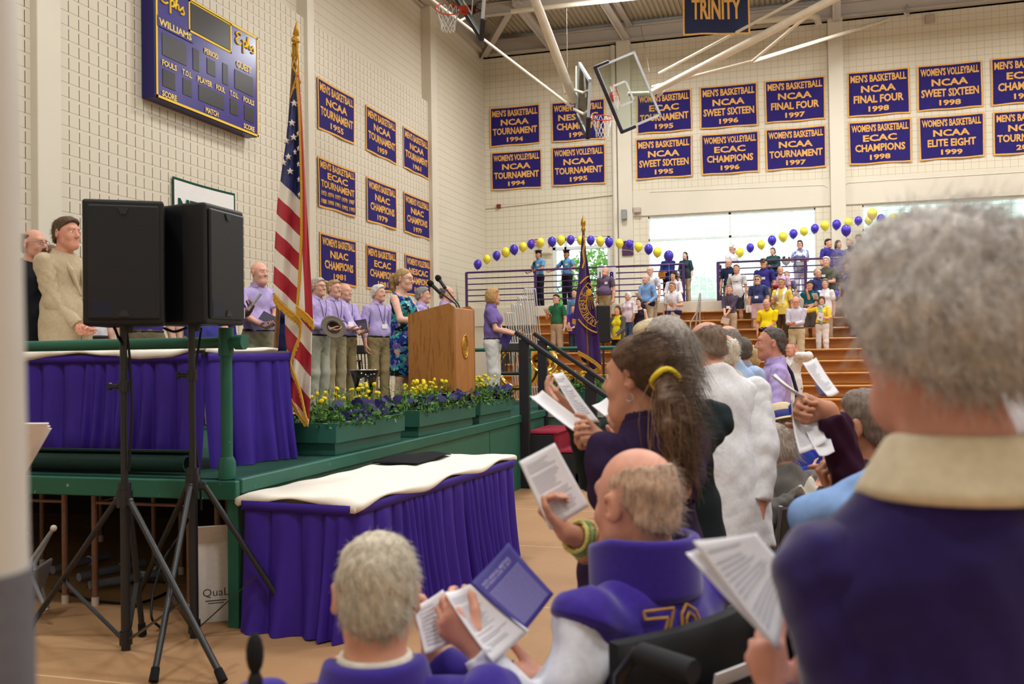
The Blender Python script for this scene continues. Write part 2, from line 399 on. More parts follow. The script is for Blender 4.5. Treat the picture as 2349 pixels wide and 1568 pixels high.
def hair_prims(T, s, st, big=.0):
    """hair volumes and clip planes per style"""
    R = T[0]; f = lambda *p: T[1]+R @ (np.array(p)*s); b = big
    P = [E(f(0, -.018, .036), np.array([.0798+b, .1025+b, .0938+b])*s, R, .02*s)]
    cl = []
    pl = lambda p, n_: cl.append((f(*p), R @ np.array(n_, float)))
    line = lambda y0=.0, sl=.72: pl((0, .070+y0, .086), (0, .76, -sl))
    if st in ('short', 'crew'):
        line(); P.append(E(f(0, .026, .082), np.array([.069+b, .058+b, .046+b])*s, R, .02*s)); P.append(E(f(0, -.055, -.03), np.array([.066+b*.5, .055+b, .05])*s, R, .03*s)); pl((0, 0, -.072), (0, 0, -1))
    elif st == 'receding':
        line(-.030, .66); P.append(E(f(0, -.055, -.03), np.array([.066, .055, .05])*s, R, .03*s)); pl((0, 0, -.072), (0, 0, -1))
    elif st in ('fringe', 'baldback'):
        line(-.03); P.append(E(f(0, -.055, -.03), np.array([.068, .056, .05])*s, R, .03*s)); pl((0, 0, -.07), (0, 0, -1))
        P.append(E(f(0, .022 if st == 'fringe' else .0, .118), np.array([.084, .120, .070])*s, R, .012*s, 1))
    elif st == 'bob':
        P += [E(f(0, -.035, -.03), np.array([.088+b, .085+b, .085])*s, R, .03*s), E(f(0, .03, .085), np.array([.068+b, .055+b, .04+b])*s, R, .02*s)]
        pl((0, .045, 0), (0, .9, -.42)); pl((0, 0, -.105), (0, 0, -1))
    elif st == 'long':
        P += [E(f(0, -.04, -.04), np.array([.090+b, .078+b, .10])*s, R, .03*s), C(f(-.055, -.045, -.08), f(-.062, -.045, -.20), .042*s, .026*s, .03*s), C(f(.055, -.045, -.08), f(.062, -.045, -.20), .042*s, .026*s, .03*s),
              C(f(0, -.07, -.08), f(0, -.075, -.22), .045*s, .03*s, .03*s)]
        pl((0, .04, 0), (0, .88, -.47))
    elif st == 'curly':
        P += [E(f(0, -.03, .0), np.array([.098+b, .105+b, .10+b])*s, R, .03*s), E(f(0, .035, .09), np.array([.07+b, .05+b, .035+b])*s, R, .02*s)]
        pl((0, .05, 0), (0, .88, -.47)); pl((0, 0, -.085), (0, 0, -1))
    elif st == 'crop':
        P += [E(f(0, -.03, .018), np.array([.098+b, .105+b, .088+b])*s, R, .03*s), E(f(0, .035, .09), np.array([.075+b, .05+b, .035+b])*s, R, .02*s)]
        pl((0, .055, 0), (0, .90, -.43)); pl((0, 0, -.022), (0, .55, -1))
    elif st == 'pony':
        line(.0); P.append(E(f(0, -.06, -.02), np.array([.068, .058, .055])*s, R, .03*s)); pl((0, 0, -.08), (0, 0, -1))
    return P, cl
def strands(i, n=1500, L=.03, r=.0006, hx=None, jit=.5, flow=(0, -.4, -.6), seed=0, wav=.0, name='hair_strands'):
    """fine loose hairs over the hair volume so that its edge is soft"""
    h = [c for c in i['ob'].children if c.name.split('.')[0] == 'hair'][0]; me = h.data; k = len(me.vertices); co = np.empty(k*3, np.float32); me.vertices.foreach_get('co', co); co = co.reshape(-1, 3); no = np.empty(k*3, np.float32); me.vertices.foreach_get('normal', no); no = no.reshape(-1, 3)
    rr = np.random.RandomState(seed); q = rr.randint(0, k, n); p = co[q].astype(float); nn = no[q].astype(float); f = i['RH'] @ np.asarray(flow, float)
    d = nn*.55+f+rr.randn(n, 3)*jit; d /= np.linalg.norm(d, axis=1)[:, None]; l = L*(.5+rr.rand(n)); p -= nn*.004
    rows = []; V = []; F = []
    for t in (0, .33, .66, 1.):
        c = p+d*l[:, None]*t+f*(l*t*t*.35)[:, None]+rr.randn(n, 3)*wav*t; rows.append(c)
    for j in range(n):
        a_ = nrm(np.cross(d[j], (0.3, .2, 1)))*r; b_ = nrm(np.cross(d[j], a_))*r; q0 = len(V)
        for m_ in range(4):
            w_ = (1, .9, .7, .25)[m_]; c = rows[m_][j]; V += [c+a_*w_, c-a_*.5*w_+b_*w_, c-a_*.5*w_-b_*w_]
        for m_ in range(3):
            for e in range(3): F.append((q0+m_*3+e, q0+m_*3+(e+1) % 3, q0+m_*3+3+(e+1) % 3, q0+m_*3+3+e))
    link(name, rawmesh(name, np.array(V), np.array(F), hx or me.materials[0]), i['ob'])
def person(label, loc, yaw=0., H=1.75, fem=0, w=1., belly=0., head=(0, 0, 0), lean=0., sit=None, hl=None, hr=None, sk='d9a98f',
           hair=('short', '6b5138'), top=('shirt', 'b7a5d8', 'long'), leg=('trousers', 'b0a07f'), res=.012, belt='2a2320', shoe='2b2622',
           glasses=None, lanyard=None, beard=None, hat=None, brow=None, group=None, eyes=True, stance=0., extra=None, hand_curl=.45,
           hn_l=None, hn_r=None, hd_l=None, hd_r=None, side=0., pole_l=None, pole_r=None, wr=.0035, shoulders=None, cat='person', low=None, grip=.15, fuzz=None, drop=0., armk=1., hoff=(0, 0, 0), neckcut=.012):
    """a standing or seated figure facing its own +Y; hands go to hl / hr (own coordinates, metres). Returns (body object, frame dict)"""
    s = H/1.75; sc = lambda *p: np.array(p)*s
    hz = .93*s if sit is None else sit
    P0 = np.array([0, 0, hz]); ru = rotx(-lean) @ roty(side); u = ru @ np.array([0, 0, 1.]); fy = ru @ np.array([0, 1., 0]); fx = ru @ np.array([1., 0, 0])
    sw = ((.178-.022*fem)*s*(.75+.25*w)) if shoulders is None else shoulders
    on = lambda x, y, z: P0+(fx*x+fy*y+u*z)*s
    nb = on(0, -.012, .545); SH = [on(0, -.01, .458-drop)+fx*sw*g for g in (-1, 1)]        # 0: own left (-x), 1: own right (+x)
    hy, hp, ht = head
    RH = rotz(hy) @ rotx(-hp) @ roty(ht)
    hc = nb+np.array([0, .018, .012])*s+(rotx(-lean*.6) @ RH @ np.array([0, .016, .120]))*s+np.asarray(hoff, float)
    T = (RH, hc)
    W = .72+.28*w
    def torso(o=0., k=.05, chest=1.):
        L = [C(on(0, -.005, .17), on(0, -.005, .37), (.126+.012*fem)*s*W+o, (.138-.012*fem)*s*W+o, k, (fy, .78)),
             C(on(0, -.01, .440-drop)-fx*sw*.80, on(0, -.01, .440-drop)+fx*sw*.80, .054*s+o*.8, None, .045, (fy, 1.05)),
             C(on(0, -.018, .448-drop*.8)-fx*sw*.62, nb+u*.0*s-fy*.01*s, .040*s+o*.8, .046*s+o*.6, .03), C(on(0, -.018, .448-drop*.8)+fx*sw*.62, nb+u*.0*s-fy*.01*s, .040*s+o*.8, .046*s+o*.6, .03),
             C(on(0, 0, -.02)-fx*.045*s, on(0, 0, -.02)+fx*.045*s, (.112+.008*fem)*s*W+o, None, k, (fy, .95)),
             E(on(0, .022+belly*.5, .12), np.array([.145*W+belly*.4, .105*W+belly*.75, .15])*s+o, ru, k),
             C(on(0, -.015, .42), nb-u*.02*s, .075*s+o, .056*s+o*.8, k)]
        if fem: L += [E(on(g*.066, .085, .345), np.array([.058, .05, .06])*s*(.9+.1*w)+o, ru, .05) for g in (-1, 1)]
        return L
    A = []; arm = []
    for g, tg, pole in ((0, hl, pole_l), (1, hr, pole_r)):
        S = SH[g]; sg = (-1, 1)[g]
        if tg is None: tg = S+np.array([sg*.070, .05, -.53])*s*.99
        el, wr_ = ik(S, tg, .285*s, .255*s, pole if pole is not None else np.array([sg*.55, -.8, -.45]))
        A.append((S, el, wr_))
    sk_m = skin(sk)
    body = torso(-.006)
    for g, (S, el, wr_) in enumerate(A):
        body += [C(S, el, .05*s*(.8+.2*w)*(1-.1*fem), .039*s*(1-.08*fem), .03), C(el, el+(wr_-el)*.35, .040*s*(1-.08*fem), .041*s*(1-.1*fem), .02), C(el+(wr_-el)*.35, wr_, .041*s*(1-.1*fem), .0255*s, .02)]
        hd = nrm(wr_-el) if (hd_l, hd_r)[g] is None else nrm((hd_l, hd_r)[g])
        n_ = (hn_l, hn_r)[g]
        if n_ is None: n_ = np.array([(1, -1)[g], .25, .0]) if abs(hd[2]) > .6 else np.array([(.5, -.5)[g], 0, .9])
        body += hand(wr_+hd*.004, hd, n_, (-1, 1)[g], s*(.97-.05*fem), hand_curl, grip)
    # legs
    LG = []
    for g in (0, 1):
        sg = (-1, 1)[g]; hp_ = P0+np.array([sg*.088, 0, -.02])*s
        if sit is None: kn = np.array([sg*(.098+stance*.5), .02+stance*.1*sg, .49])*s; an = np.array([sg*(.105+stance), -.02+stance*.2*sg, .085])*s
        else: kn = np.array([sg*.12*s, .40*s, hz+.06*s]); an = np.array([sg*.12*s, .42*s, hz-.36*s])
        LG.append((hp_, kn, an))
    if low is None:
        for hp_, kn, an in LG:
            body += [C(hp_, kn, .080*s*W, .052*s, .03), C(kn, kn*.65+an*.35, .052*s, .054*s, .02), C(kn*.65+an*.35, an, .053*s, .034*s, .02),
                     C(an+sc(0, -.03, -.045), an+sc(0, .13, -.058), .032*s, .026*s, .02, (np.array([0, 0, 1.]), .8))]
    body += head_prims(T, s, fem, .5 if w > 1.1 else 0)
    body += [C(nb-u*.03*s, hc+RH @ (np.array([0, -.022, -.055])*s), (.060-.008*fem)*s*(.85+.15*w), (.054-.008*fem)*s*(.85+.15*w), .025*s)]
    V, Q = solid(body, res, lo=None if low is None else np.array([-9, -9, low]))
    me = rawmesh('person', V, Q, sk_m)
    ob = link('person', me); ob.location = loc; ob.rotation_euler[2] = yaw
    tag(ob, label, cat, group)
    f = lambda *p: hc+RH @ (np.array(p)*s)
    # hair
    if hair and hair[0] != 'bald':
        hp2, cl = hair_prims(T, s, hair[0], hair[2] if len(hair) > 2 else 0.)
        hm = hairm(hair[1])
        if hair[0] == 'pony':
            pts = [f(0, -.10, .045), f(0, -.135, .035), f(0, -.15, -.02), f(0, -.14, -.10), f(0, -.125, -.16)]
            V1, Q1 = solid(hp2, res, cl, wrinkle=.002, wf=3, jag=.002); V2, Q2 = solid([C(pts[i], pts[i+1], (.018, .03, .033, .028)[i]*s, (.03, .033, .028, .012)[i]*s, .02) for i in range(4)], res, wrinkle=.002, wf=3)
            V1, Q1 = np.concatenate([V1, V2]), np.concatenate([Q1, Q2+len(V1)])
        else: V1, Q1 = solid(hp2, res*.9, cl, wrinkle=.0022 if hair[0] not in ('curly', 'crop') else .006, wf=3 if hair[0] not in ('curly', 'crop') else 2.2, jag=.0022)
        if len(Q1): link('hair', rawmesh('hair', V1, Q1, hm), ob)
    bc = brow or (hair[1] if hair else None)
    if bc and eyes:
        sobj('eyebrows', [C(f(g*.016, .0915, .032), f(g*.044, .081, .033), .0042*s, .003*s, .004) for g in (-1, 1)], min(res, .006)*.6, hairm(bc), ob)
    if beard:
        pr = []
        if 'm' in beard[0]: pr += [C(f(-.004, .101, -.044), f(-.03, .086, -.055), .008*s, .005*s, .005), C(f(.004, .101, -.044), f(.03, .086, -.055), .008*s, .005*s, .005)]
        if 'b' in beard[0]: pr += [E(f(0, .058, -.095), np.array([.036, .036, .030])*s, RH, .02), C(f(-.050, .018, -.05), f(-.025, .062, -.088), .017*s, .02*s, .02), C(f(.050, .018, -.05), f(.025, .062, -.088), .017*s, .02*s, .02)]
        sobj('beard', pr, min(res, .007), hairm(beard[1]), ob)
    if eyes:
        mb = MB()
        for g in (-1, 1):
            c = f(g*.0315, .0765, .0105); c = f(g*.0315, .0755, .0105); mb.ball(c, .0118*s, 10, 0, RH @ rotx(-PI/2)); mb.ball(c+RH @ np.array([0, .0068*s, 0]), .0060*s, 8, 1)
        mb.build('eyes', [mat('e8e2da', .3, 'eye', var=0), mat('33251c', .2, 'eye', var=0)], ob)
        sobj('lips', [C(f(-.017, .0865, -.0535), f(.017, .0865, -.0535), .0068*s, None, .004), C(f(-.013, .0855, -.0615), f(.013, .0855, -.0615), .0075*s, None, .004)], min(res, .006)*.6, skin('b9736a' if not fem else 'b8575a'), ob)
    # upper clothing
    hem = 0
    if top:
        kind, tc, sl = top[:3]; o = dict(shirt=.012, polo=.014, tee=.012, jacket=.026, dress=.010, tank=.006, sweater=.022).get(kind, .014)
        hem = dict(shirt=.045, polo=.03, tee=-.09, jacket=-.22, dress=-.1, tank=-.05, sweater=-.10).get(kind, 0) if len(top) < 4 or top[3] is None else top[3]
        pr = torso(o, .05); ps = []
        if hem < -.05 and kind != 'dress': pr += [C(on(0, .005, .12), on(0, 0, hem), (.152*W+belly*.4)*s+o*.6, (.172*W+belly*.25)*s+o*.6, .05, (fy, .84)), E(on(0, .022+belly*.5, .06), np.array([.155*W+belly*.4, .118*W+belly*.75, .16])*s+o, ru, .05)]
        ln = {'none': 0, 'cap': .35, 'short': .72, 'long': 2, 'half': 1.35, 'elbow': 1.0}.get(sl, sl)
        for S, el, wr_ in A:
            if ln == 0: continue
            e1 = S+(el-S)*min(ln, 1.); loose = .02 if kind != 'tank' else .006
            (ps if ln > .3 else pr).append(C(S, e1, (.050*s*(.8+.2*w)*armk+o*(.72 if kind == 'jacket' else 1)+.003), (.042*s+loose if ln <= 1 else .040*s*armk+o), .022, None, 1 if ln <= 1 else 0))
            if ln > 1:
                e2 = el+(wr_-el)*(min(ln, 1.93)-1.); ps.append(C(el, e2, .040*s*armk+o, .030*s+o*.8, .02, None, 1))
        cl = [(on(0, 0, hem), -u), (nb+u*neckcut*s, u*.94+fy*.33)]
        if kind == 'tank' or kind == 'dress': cl[1] = (nb+u*-.035*s, u*.9+fy*.42)
        if low is not None: cl.append((np.array([0, 0, low+.002]), np.array([0, 0, -1.])))
        if kind == 'dress':
            q = on(0, 0, 0); pr += [C(q, np.array([0, .0, hz-.40*s]), .155*s*W, .17*s*W, .04, (np.array([0, 1., 0]), .85), 1)]; cl[0] = (np.array([0, 0, hz-.40*s]), np.array([0, 0, -1.]))
        sd = int(abs(loc[0])*100) % 17; w2 = wr*(1.2 if kind == 'jacket' else 1); V3, Q3 = solid(pr, res, cl, wrinkle=w2, seed=sd)
        if ps: V4, Q4 = solid(ps, res, cl[2:], wrinkle=w2*1.25, wf=1.3, seed=sd+2); V3, Q3 = np.concatenate([V3, V4]), np.concatenate([Q3, Q4+len(V3)])
        nm_ = {'dress': 'dress', 'jacket': 'jacket', 'sweater': 'sweater'}.get(kind, 'shirt'); so = link(nm_, rawmesh(nm_, V3, Q3, tc if not isinstance(tc, str) else cloth(tc)), ob)
        if kind == 'jacket' and res < .0105:
            pl_ = []; top_y = lambda x, z: max([v[1] for v in V3 if abs(v[0]-x) < .03 and abs(v[2]-z) < .025] or [.13])
            for g in (-1, 1):
                q0, q1, q2 = on(g*.072, .03, .52), on(g*.055, .10, .40), on(g*.012, .13, .22)
                q1[1] = top_y(q1[0], q1[2])+.002; q2[1] = top_y(q2[0], q2[2])+.002; pl_ += [C(q0, q1, .014, .022, .01), C(q1, q2, .022, .008, .01)]
            q2 = on(0, .13, .2); q3 = on(0, .13, -.2); q2[1], q3[1] = top_y(q2[0], q2[2])+.001, top_y(q3[0], q3[2])+.001; pl_.append(C(q2, q3, .008, .008, .01))
            sobj('lapels', pl_, min(res, .008), tc if not isinstance(tc, str) else cloth(tc), ob)
        if kind in ('shirt', 'polo', 'jacket') and len(top) < 5:
            cc = tc if kind != 'jacket' else (top[4] if len(top) > 4 else 'e9e4f0'); a = np.arange(0, 22)/21.*2*PI*.86+PI/2+PI*.14; pr = []
            for q in a:
                dx, dy = math.cos(q), math.sin(q); t = (1+math.sin(q))/2
                pb = nb+(fx*dx*.078+fy*(dy*.076+.006)+u*(.002-.03*t))*s; pt = nb+(fx*dx*.066+fy*(dy*.066+.004)+u*(.042-.022*t))*s
                pr.append(C(pb, pt, .0085*s, .0065*s, .010))
            sobj('collar', pr, min(res, .008), cc if not isinstance(cc, str) else cloth(cc), ob)
    # lower clothing
    if leg and low is None:
        kind, lc = leg[:2]; pr = []
        if kind in ('trousers', 'shorts'):
            pr += [C(on(0, 0, .03)-fx*.04*s, on(0, 0, .03)+fx*.04*s, .122*s*W, None, .05, (fy, .95)), C(on(0, 0, -.03)-fx*.045*s, on(0, 0, -.03)+fx*.045*s, .126*s*W, None, .05, (fy, .95)), E(on(0, .02+belly*.3, .06), np.array([.145*W+belly*.3, .105*W+belly*.6, .10])*s+.005, ru, .04)]
            for hp_, kn, an in LG:
                if kind == 'trousers':
                    pr += [C(hp_, kn, .098*s*W, .075*s, .03), C(kn, an+sc(0, 0, -.045), .075*s, .066*s, .03, None, 1)]
                else: pr += [C(hp_, hp_+(kn-hp_)*.86, .10*s*W, .092*s, .03, None, 1)]
        else: pr += [C(on(0, 0, .08), np.array([0, 0, hz-.42*s]), .13*s*W, .18*s, .04, (fy, .85), 1)]
        sobj('skirt' if kind == 'skirt' else kind, pr, res, lc if not isinstance(lc, str) else cloth(lc), ob, clips=[(on(0, 0, .085), u)], wrinkle=wr, seed=3)
        if belt and not (top and (hem < -.05)): sobj('belt', [C(on(0, 0, .04)-fx*.04*s, on(0, 0, .04)+fx*.04*s, .128*s*W, None, .05, (fy, .95)), E(on(0, .02+belly*.3, .06), np.array([.15*W+belly*.3, .112*W+belly*.6, .10])*s+.006, ru, .04)], res, mat(belt, .5, 'leather'), ob, clips=[(on(0, 0, .075), u), (on(0, 0, .043), -u)])
        if shoe:
            for hp_, kn, an in LG:
                sobj('shoe', [C(an+sc(0, -.035, -.04), an+sc(0, .14, -.052), .042*s, .034*s, .02, None), C(an+sc(0, -.02, -.03), an+sc(0, -.01, .0), .042*s, .04*s, .02)], max(res*.7, .006), mat(shoe, .5, 'leather'), ob, clips=[(an+sc(0, 0, -.084), (0, 0, -1))])
    if glasses:
        mb = MB()
        for g in (-1, 1):
            a = np.arange(14)*2*PI/14; mb.tube([f(g*.032+.022*math.cos(q), .101-.004*abs(math.cos(q)), .010+.017*math.sin(q)) for q in a], .0017*s, 5, closed=True)
            mb.tube([f(g*.054, .098, .014), f(g*.079, .05, .014), f(g*.083, -.01, .012)], .0016*s, 5)
        mb.tube([f(-.01, .103, .014), f(.01, .103, .014)], .0016*s, 5)
        if glasses == 'dark':
            for g in (-1, 1): mb.ball(f(g*.032, .0995, .010), np.array([.021, .003, .017])*s, 10, 0, RH)
        mb.build('glasses', [mat('2a2422' if glasses is True or glasses == 'dark' else glasses, .3, 'frame', var=0)], ob)
    info = dict(f=f, on=on, nb=nb, A=A, s=s, u=u, fx=fx, fy=fy, hc=hc, RH=RH, ob=ob, loc=np.asarray(loc, float), yaw=yaw)
    info['w'] = lambda p: np.asarray(loc, float)+rotz(yaw) @ np.asarray(p, float)
    if hair and hair[0] not in ('bald',) and (fuzz or (fuzz is None and .0068 < res < .0101)): strands(info, fuzz or 700, .02, .0008, seed=int(H*100), jit=.35, flow=(0, -.45, -.45))
    if lanyard:
        def front(x, z):
            me_ = so.data; n = len(me_.vertices); q = np.empty(n*3, np.float32); me_.vertices.foreach_get('co', q); q = q.reshape(-1, 3)
            k = (np.abs(q[:, 0]-x) < .035) & (np.abs(q[:, 2]-z) < .03); return (q[k, 1].max() if k.any() else .15)+.006
        zc = on(0, 0, .24)[2]; xc = on(0, 0, .24)[0]
        pts = []
        for g in (-1, 1):
            row = []
            for t in np.linspace(0, 1, 7):
                x = on(0, 0, .3)[0]+g*.066*s*(1-t); z = nb[2]-.03*s+(zc+.0-nb[2])*t*1.; row.append((x, front(x, z), z))
            pts.append(row)
        mb = MB()
        for row in pts: mb.tube(row, .004, 5)
        mb.build('lanyard', [mat('221c3a', .7, 'cord', var=0)], ob)
        mb = MB(); y = front(xc, zc-.03); mb.box((xc, y+.004, zc-.04), (.095, .003, .065), rotx(.08)); mb.build('name_badge', [mat('f4f3f4', .5, 'paper', var=.03)], ob)
    if extra: extra(info)
    return info
# ---------------------------------------------------------------- room shell
XL, YB, ZW, ZC, XR, YF = -9.8, 30.2, 11.45, 12.1, 13.5, -4.0
def shader(name, build, rough=.8, spec=.3):
    m = bpy.data.materials.new(name); m.use_nodes = True; nt = m.node_tree
    b = nt.nodes['Principled BSDF']; b.inputs['Roughness'].default_value = rough; b.inputs['Specular IOR Level'].default_value = spec
    tc = nt.nodes.new('ShaderNodeTexCoord'); sx = nt.nodes.new('ShaderNodeSeparateXYZ'); nt.links.new(tc.outputs['Object'], sx.inputs[0])
    def M(op, a, b_=None, c=None):
        n = nt.nodes.new('ShaderNodeMath'); n.operation = op
        for i, v in enumerate((a, b_, c)):
            if v is None: continue
            if isinstance(v, (int, float)): n.inputs[i].default_value = v
            else: nt.links.new(v, n.inputs[i])
        return n.outputs[0]
    def NZ(scale, detail=3, stretch=None, rough_=.5):
        n = nt.nodes.new('ShaderNodeTexNoise'); n.inputs['Scale'].default_value = scale; n.inputs['Detail'].default_value = detail; n.inputs['Roughness'].default_value = rough_
        src = tc.outputs['Object']
        if stretch: mp = nt.nodes.new('ShaderNodeMapping'); mp.inputs['Scale'].default_value = stretch; nt.links.new(src, mp.inputs[0]); src = mp.outputs[0]
        nt.links.new(src, n.inputs['Vector']); return n.outputs[0]
    def MIX(f, a, b_):
        n = nt.nodes.new('ShaderNodeMix'); n.data_type = 'RGBA'
        for i, v in ((0, f), (6, a), (7, b_)):
            if isinstance(v, str): n.inputs[i].default_value = (*hexc(v), 1)
            elif isinstance(v, (int, float)): n.inputs[i].default_value = v
            else: nt.links.new(v, n.inputs[i])
        return n.outputs[2]
    def BUMP(h, st=.3, d=.01):
        n = nt.nodes.new('ShaderNodeBump'); n.inputs['Strength'].default_value = st; n.inputs['Distance'].default_value = d
        nt.links.new(h, n.inputs['Height']); nt.links.new(n.outputs[0], b.inputs['Normal'])
    c = build(sx.outputs, M, NZ, MIX, BUMP)
    if c is not None: nt.links.new(c, b.inputs['Base Color'])
    return m
WALL = 'd6cebc'
def _slots(P, M, NZ, MIX, BUMP):
    k = 1/.2032
    v = M('FRACT', M('MULTIPLY', P[2], k)); u = M('FRACT', M('MULTIPLY', P[1], k))
    hl = M('LESS_THAN', v, .055); vl = M('MULTIPLY', M('LESS_THAN', M('ABSOLUTE', M('SUBTRACT', u, .5)), .034), M('LESS_THAN', v, .80))
    c = MIX(NZ(.7), 'd0c7b3', 'dad1be'); c = MIX(NZ(14), c, 'd5ccb9'); c = MIX(hl, c, 'b0a389'); return MIX(vl, c, '4a3d2b')
def _grid(P, M, NZ, MIX, BUMP):
    k = 1/.2032
    v = M('FRACT', M('MULTIPLY', P[2], k)); u = M('FRACT', M('MULTIPLY', P[0], k))
    l = M('MAXIMUM', M('LESS_THAN', v, .075), M('LESS_THAN', u, .065))
    c = MIX(NZ(.6), 'd6cdb8', 'e0d7c3'); return MIX(l, c, 'c0b498')
def _course(P, M, NZ, MIX, BUMP):
    v = M('FRACT', M('MULTIPLY', P[2], 1/.2032)); u = M('FRACT', M('MULTIPLY', P[1], 1/.4064))
    l = M('MAXIMUM', M('LESS_THAN', v, .06), M('MULTIPLY', M('LESS_THAN', u, .02), .5))
    c = MIX(NZ(.6), 'd0c7b3', 'dad1be'); return MIX(l, c, 'b3a68b')
M_SLOT = shader('slotted_block', _slots, .6); M_GRID = shader('grid_block', _grid, .6); M_CRS = shader('coursed_block', _course, .6)
M_WALL = shader('cream_paint', lambda P, M, NZ, MIX, BUMP: MIX(NZ(1.2), 'd4ccba', 'dcd3c2'), .5)
M_STEEL = shader('roof_steel', lambda P, M, NZ, MIX, BUMP: MIX(NZ(2), 'b3aaa0', 'c0b6aa'), .5)
M_DECK = shader('roof_deck', lambda P, M, NZ, MIX, BUMP: MIX(NZ(.8, 4, (1, .08, 1)), 'a89c86', 'bdb098'), .6)
def _tarp(P, M, NZ, MIX, BUMP):
    a = NZ(1.1, 5, None, .6); c = MIX(a, '9d7651', 'b08a64'); s = NZ(3.0, 6, (1, .35, 1), .7)
    c = MIX(M('MULTIPLY', M('GREATER_THAN', s, .66), .35), c, '7a5a3c')
    seam = M('LESS_THAN', M('ABSOLUTE', M('SUBTRACT', M('FRACT', M('MULTIPLY', M('ADD', P[1], .62), 1/1.83)), .5)), .004)
    BUMP(NZ(1.6, 5, None, .6), .55, .06); return MIX(seam, c, 'c8a981')
M_FLOOR = shader('floor_cover', _tarp, .62, .25)
def struct(name, mb, m, parent=None): return mb.build(name, m, parent, kind=None if parent else 'structure')

mb = MB(); mb.box(((XL+XR)/2, (YF+YB)/2, -.1), (XR-XL+1, YB-YF+1, .2)); struct('floor', mb, M_FLOOR)
# slotted lower wall up to the ledge, coursed wall set back above it, plain corner bay
mb = MB(); mb.box((XL-.15, (YF+25.2)/2, 4.35), (.3, 25.2-YF, 8.7)); wl = struct('wall_left', mb, M_SLOT)
mb = MB(); mb.box((XL-.32, (YF+25.2)/2, 10.1), (.3, 25.2-YF, 2.8)); mb.box((XL-.1, (25.6+YB)/2, ZW/2), (.3, YB-25.6+.3, ZW)); struct('wall_left_upper', mb, M_CRS)
for i, (a, b) in enumerate(((-1.2, -.76), (10.56, 11.0), (18.12, 18.42), (25.2, 25.64))):
    mb = MB(); mb.box((XL-.06, (a+b)/2, ZW/2), (.36 if i != 2 else .3, b-a, ZW), None, .01); struct('trim_%d' % (i+1), mb, M_WALL)
# back wall with openings
HOLES = [(-4.4, .6, 3.2, 5.86), (1.92, 6.95, 3.2, 5.86), (8.4, 12.6, 3.2, 5.86), (-7.5, -5.62, 2.95, 5.32)]
def holed(name, xs0, xs1, z0, z1, holes, y, th, m):
    xs = sorted({xs0, xs1, *[h[0] for h in holes], *[h[1] for h in holes]}); zs = sorted({z0, z1, *[h[2] for h in holes], *[h[3] for h in holes]})
    mb = MB()
    for a, b in zip(xs, xs[1:]):
        for c, d in zip(zs, zs[1:]):
            if any(h[0] <= (a+b)/2 <= h[1] and h[2] <= (c+d)/2 <= h[3] for h in holes): continue
            mb.box(((a+b)/2, y+th/2, (c+d)/2), (b-a, th, d-c))
    return struct(name, mb, m)
holed('wall_back', XL-.4, XR+.4, 0, ZW, HOLES, YB, .3, M_GRID)
mb = MB(); mb.box((XR+.15, (YF+YB)/2, ZW/2), (.3, YB-YF, ZW)); struct('wall_right', mb, M_WALL)
mb = MB(); mb.box(((XL+XR)/2, YF-.15, ZW/2), (XR-XL+.8, .3, ZW)); struct('wall_front', mb, M_WALL)
for i, (a, b) in enumerate(((-5.3, -4.86), (1.04, 1.46), (7.4, 7.85))):
    mb = MB(); mb.box(((a+b)/2, YB-.04, (ZW+2.9)/2), (b-a, .36, ZW-2.9), None, .01); struct('trim_%d' % (i+5), mb, M_WALL)
# plain lintel band over the windows
mb = MB(); mb.box(((-4.86+1.04)/2, YB-.02, 6.28), (1.04+4.86, .06, .78)); mb.box(((1.46+7.4)/2, YB-.02, 6.28), (7.4-1.46, .06, .78)); struct('trim_8', mb, M_WALL)
# ribbed deck and roof steel
mb = MB(); x = XL-.6; prof = []
while x < XR+.6:
    prof += [(x, ZC), (x+.052, ZC), (x+.065, ZC-.045), (x+.14, ZC-.045), (x+.153, ZC)]; x += .153
V = [(p[0], yy, p[1]) for yy in (YF-.4, YB+.4) for p in prof]; n = len(prof)
mb.add(V, [(i, i+n, i+1+n, i+1) for i in range(n-1)]); mb.box(((XL+XR)/2, (YF+YB)/2, ZC+.12), (XR-XL+1.4, YB-YF+1, .1)); struct('ceiling', mb, M_DECK)
def ibeam(mb, a, b, h=.45, w_=.22, t=.03):
    a, b = np.asarray(a, float), np.asarray(b, float); d = nrm(b-a); u_ = np.array([0, 0, 1.])
    mb.bar(a, b, t, h); mb.bar(a+u_*h/2, b+u_*h/2, w_, t); mb.bar(a-u_*h/2, b-u_*h/2, w_, t)
mb = MB(); ibeam(mb, (XL-.2, YB-.12, 11.63), (XR, YB-.12, 11.63), .42, .26, .04); mb.box(((XL+XR)/2, YB+.1, 11.7), (XR-XL+.8, .2, .7)); struct('beam_back', mb, M_STEEL)
mb = MB(); ibeam(mb, (XL+.12, YF, 11.63), (XL+.12, YB, 11.63), .42, .26, .04); mb.box((XL-.2, (YF+YB)/2, 11.7), (.3, YB-YF, .7)); struct('beam_left', mb, M_STEEL)
for yy in (27.2, 21.5, 15.5, 9.5, 3.5):
    mb = MB(); ibeam(mb, (XL, yy, 11.82), (XR, yy, 11.82), .32, .18, .03); struct('beam_cross', mb, M_STEEL)
def brace(p0, p1, w_=.14): 
    mb = MB(); mb.bar(p0, p1, w_, w_*.25, (1, 0, 0)); mb.bar(np.asarray(p0)+np.array([w_*.45, 0, 0]), np.asarray(p1)+np.array([w_*.45, 0, 0]), w_*.22, w_, (1, 0, 0)); struct('roof_brace_beam', mb, M_STEEL)
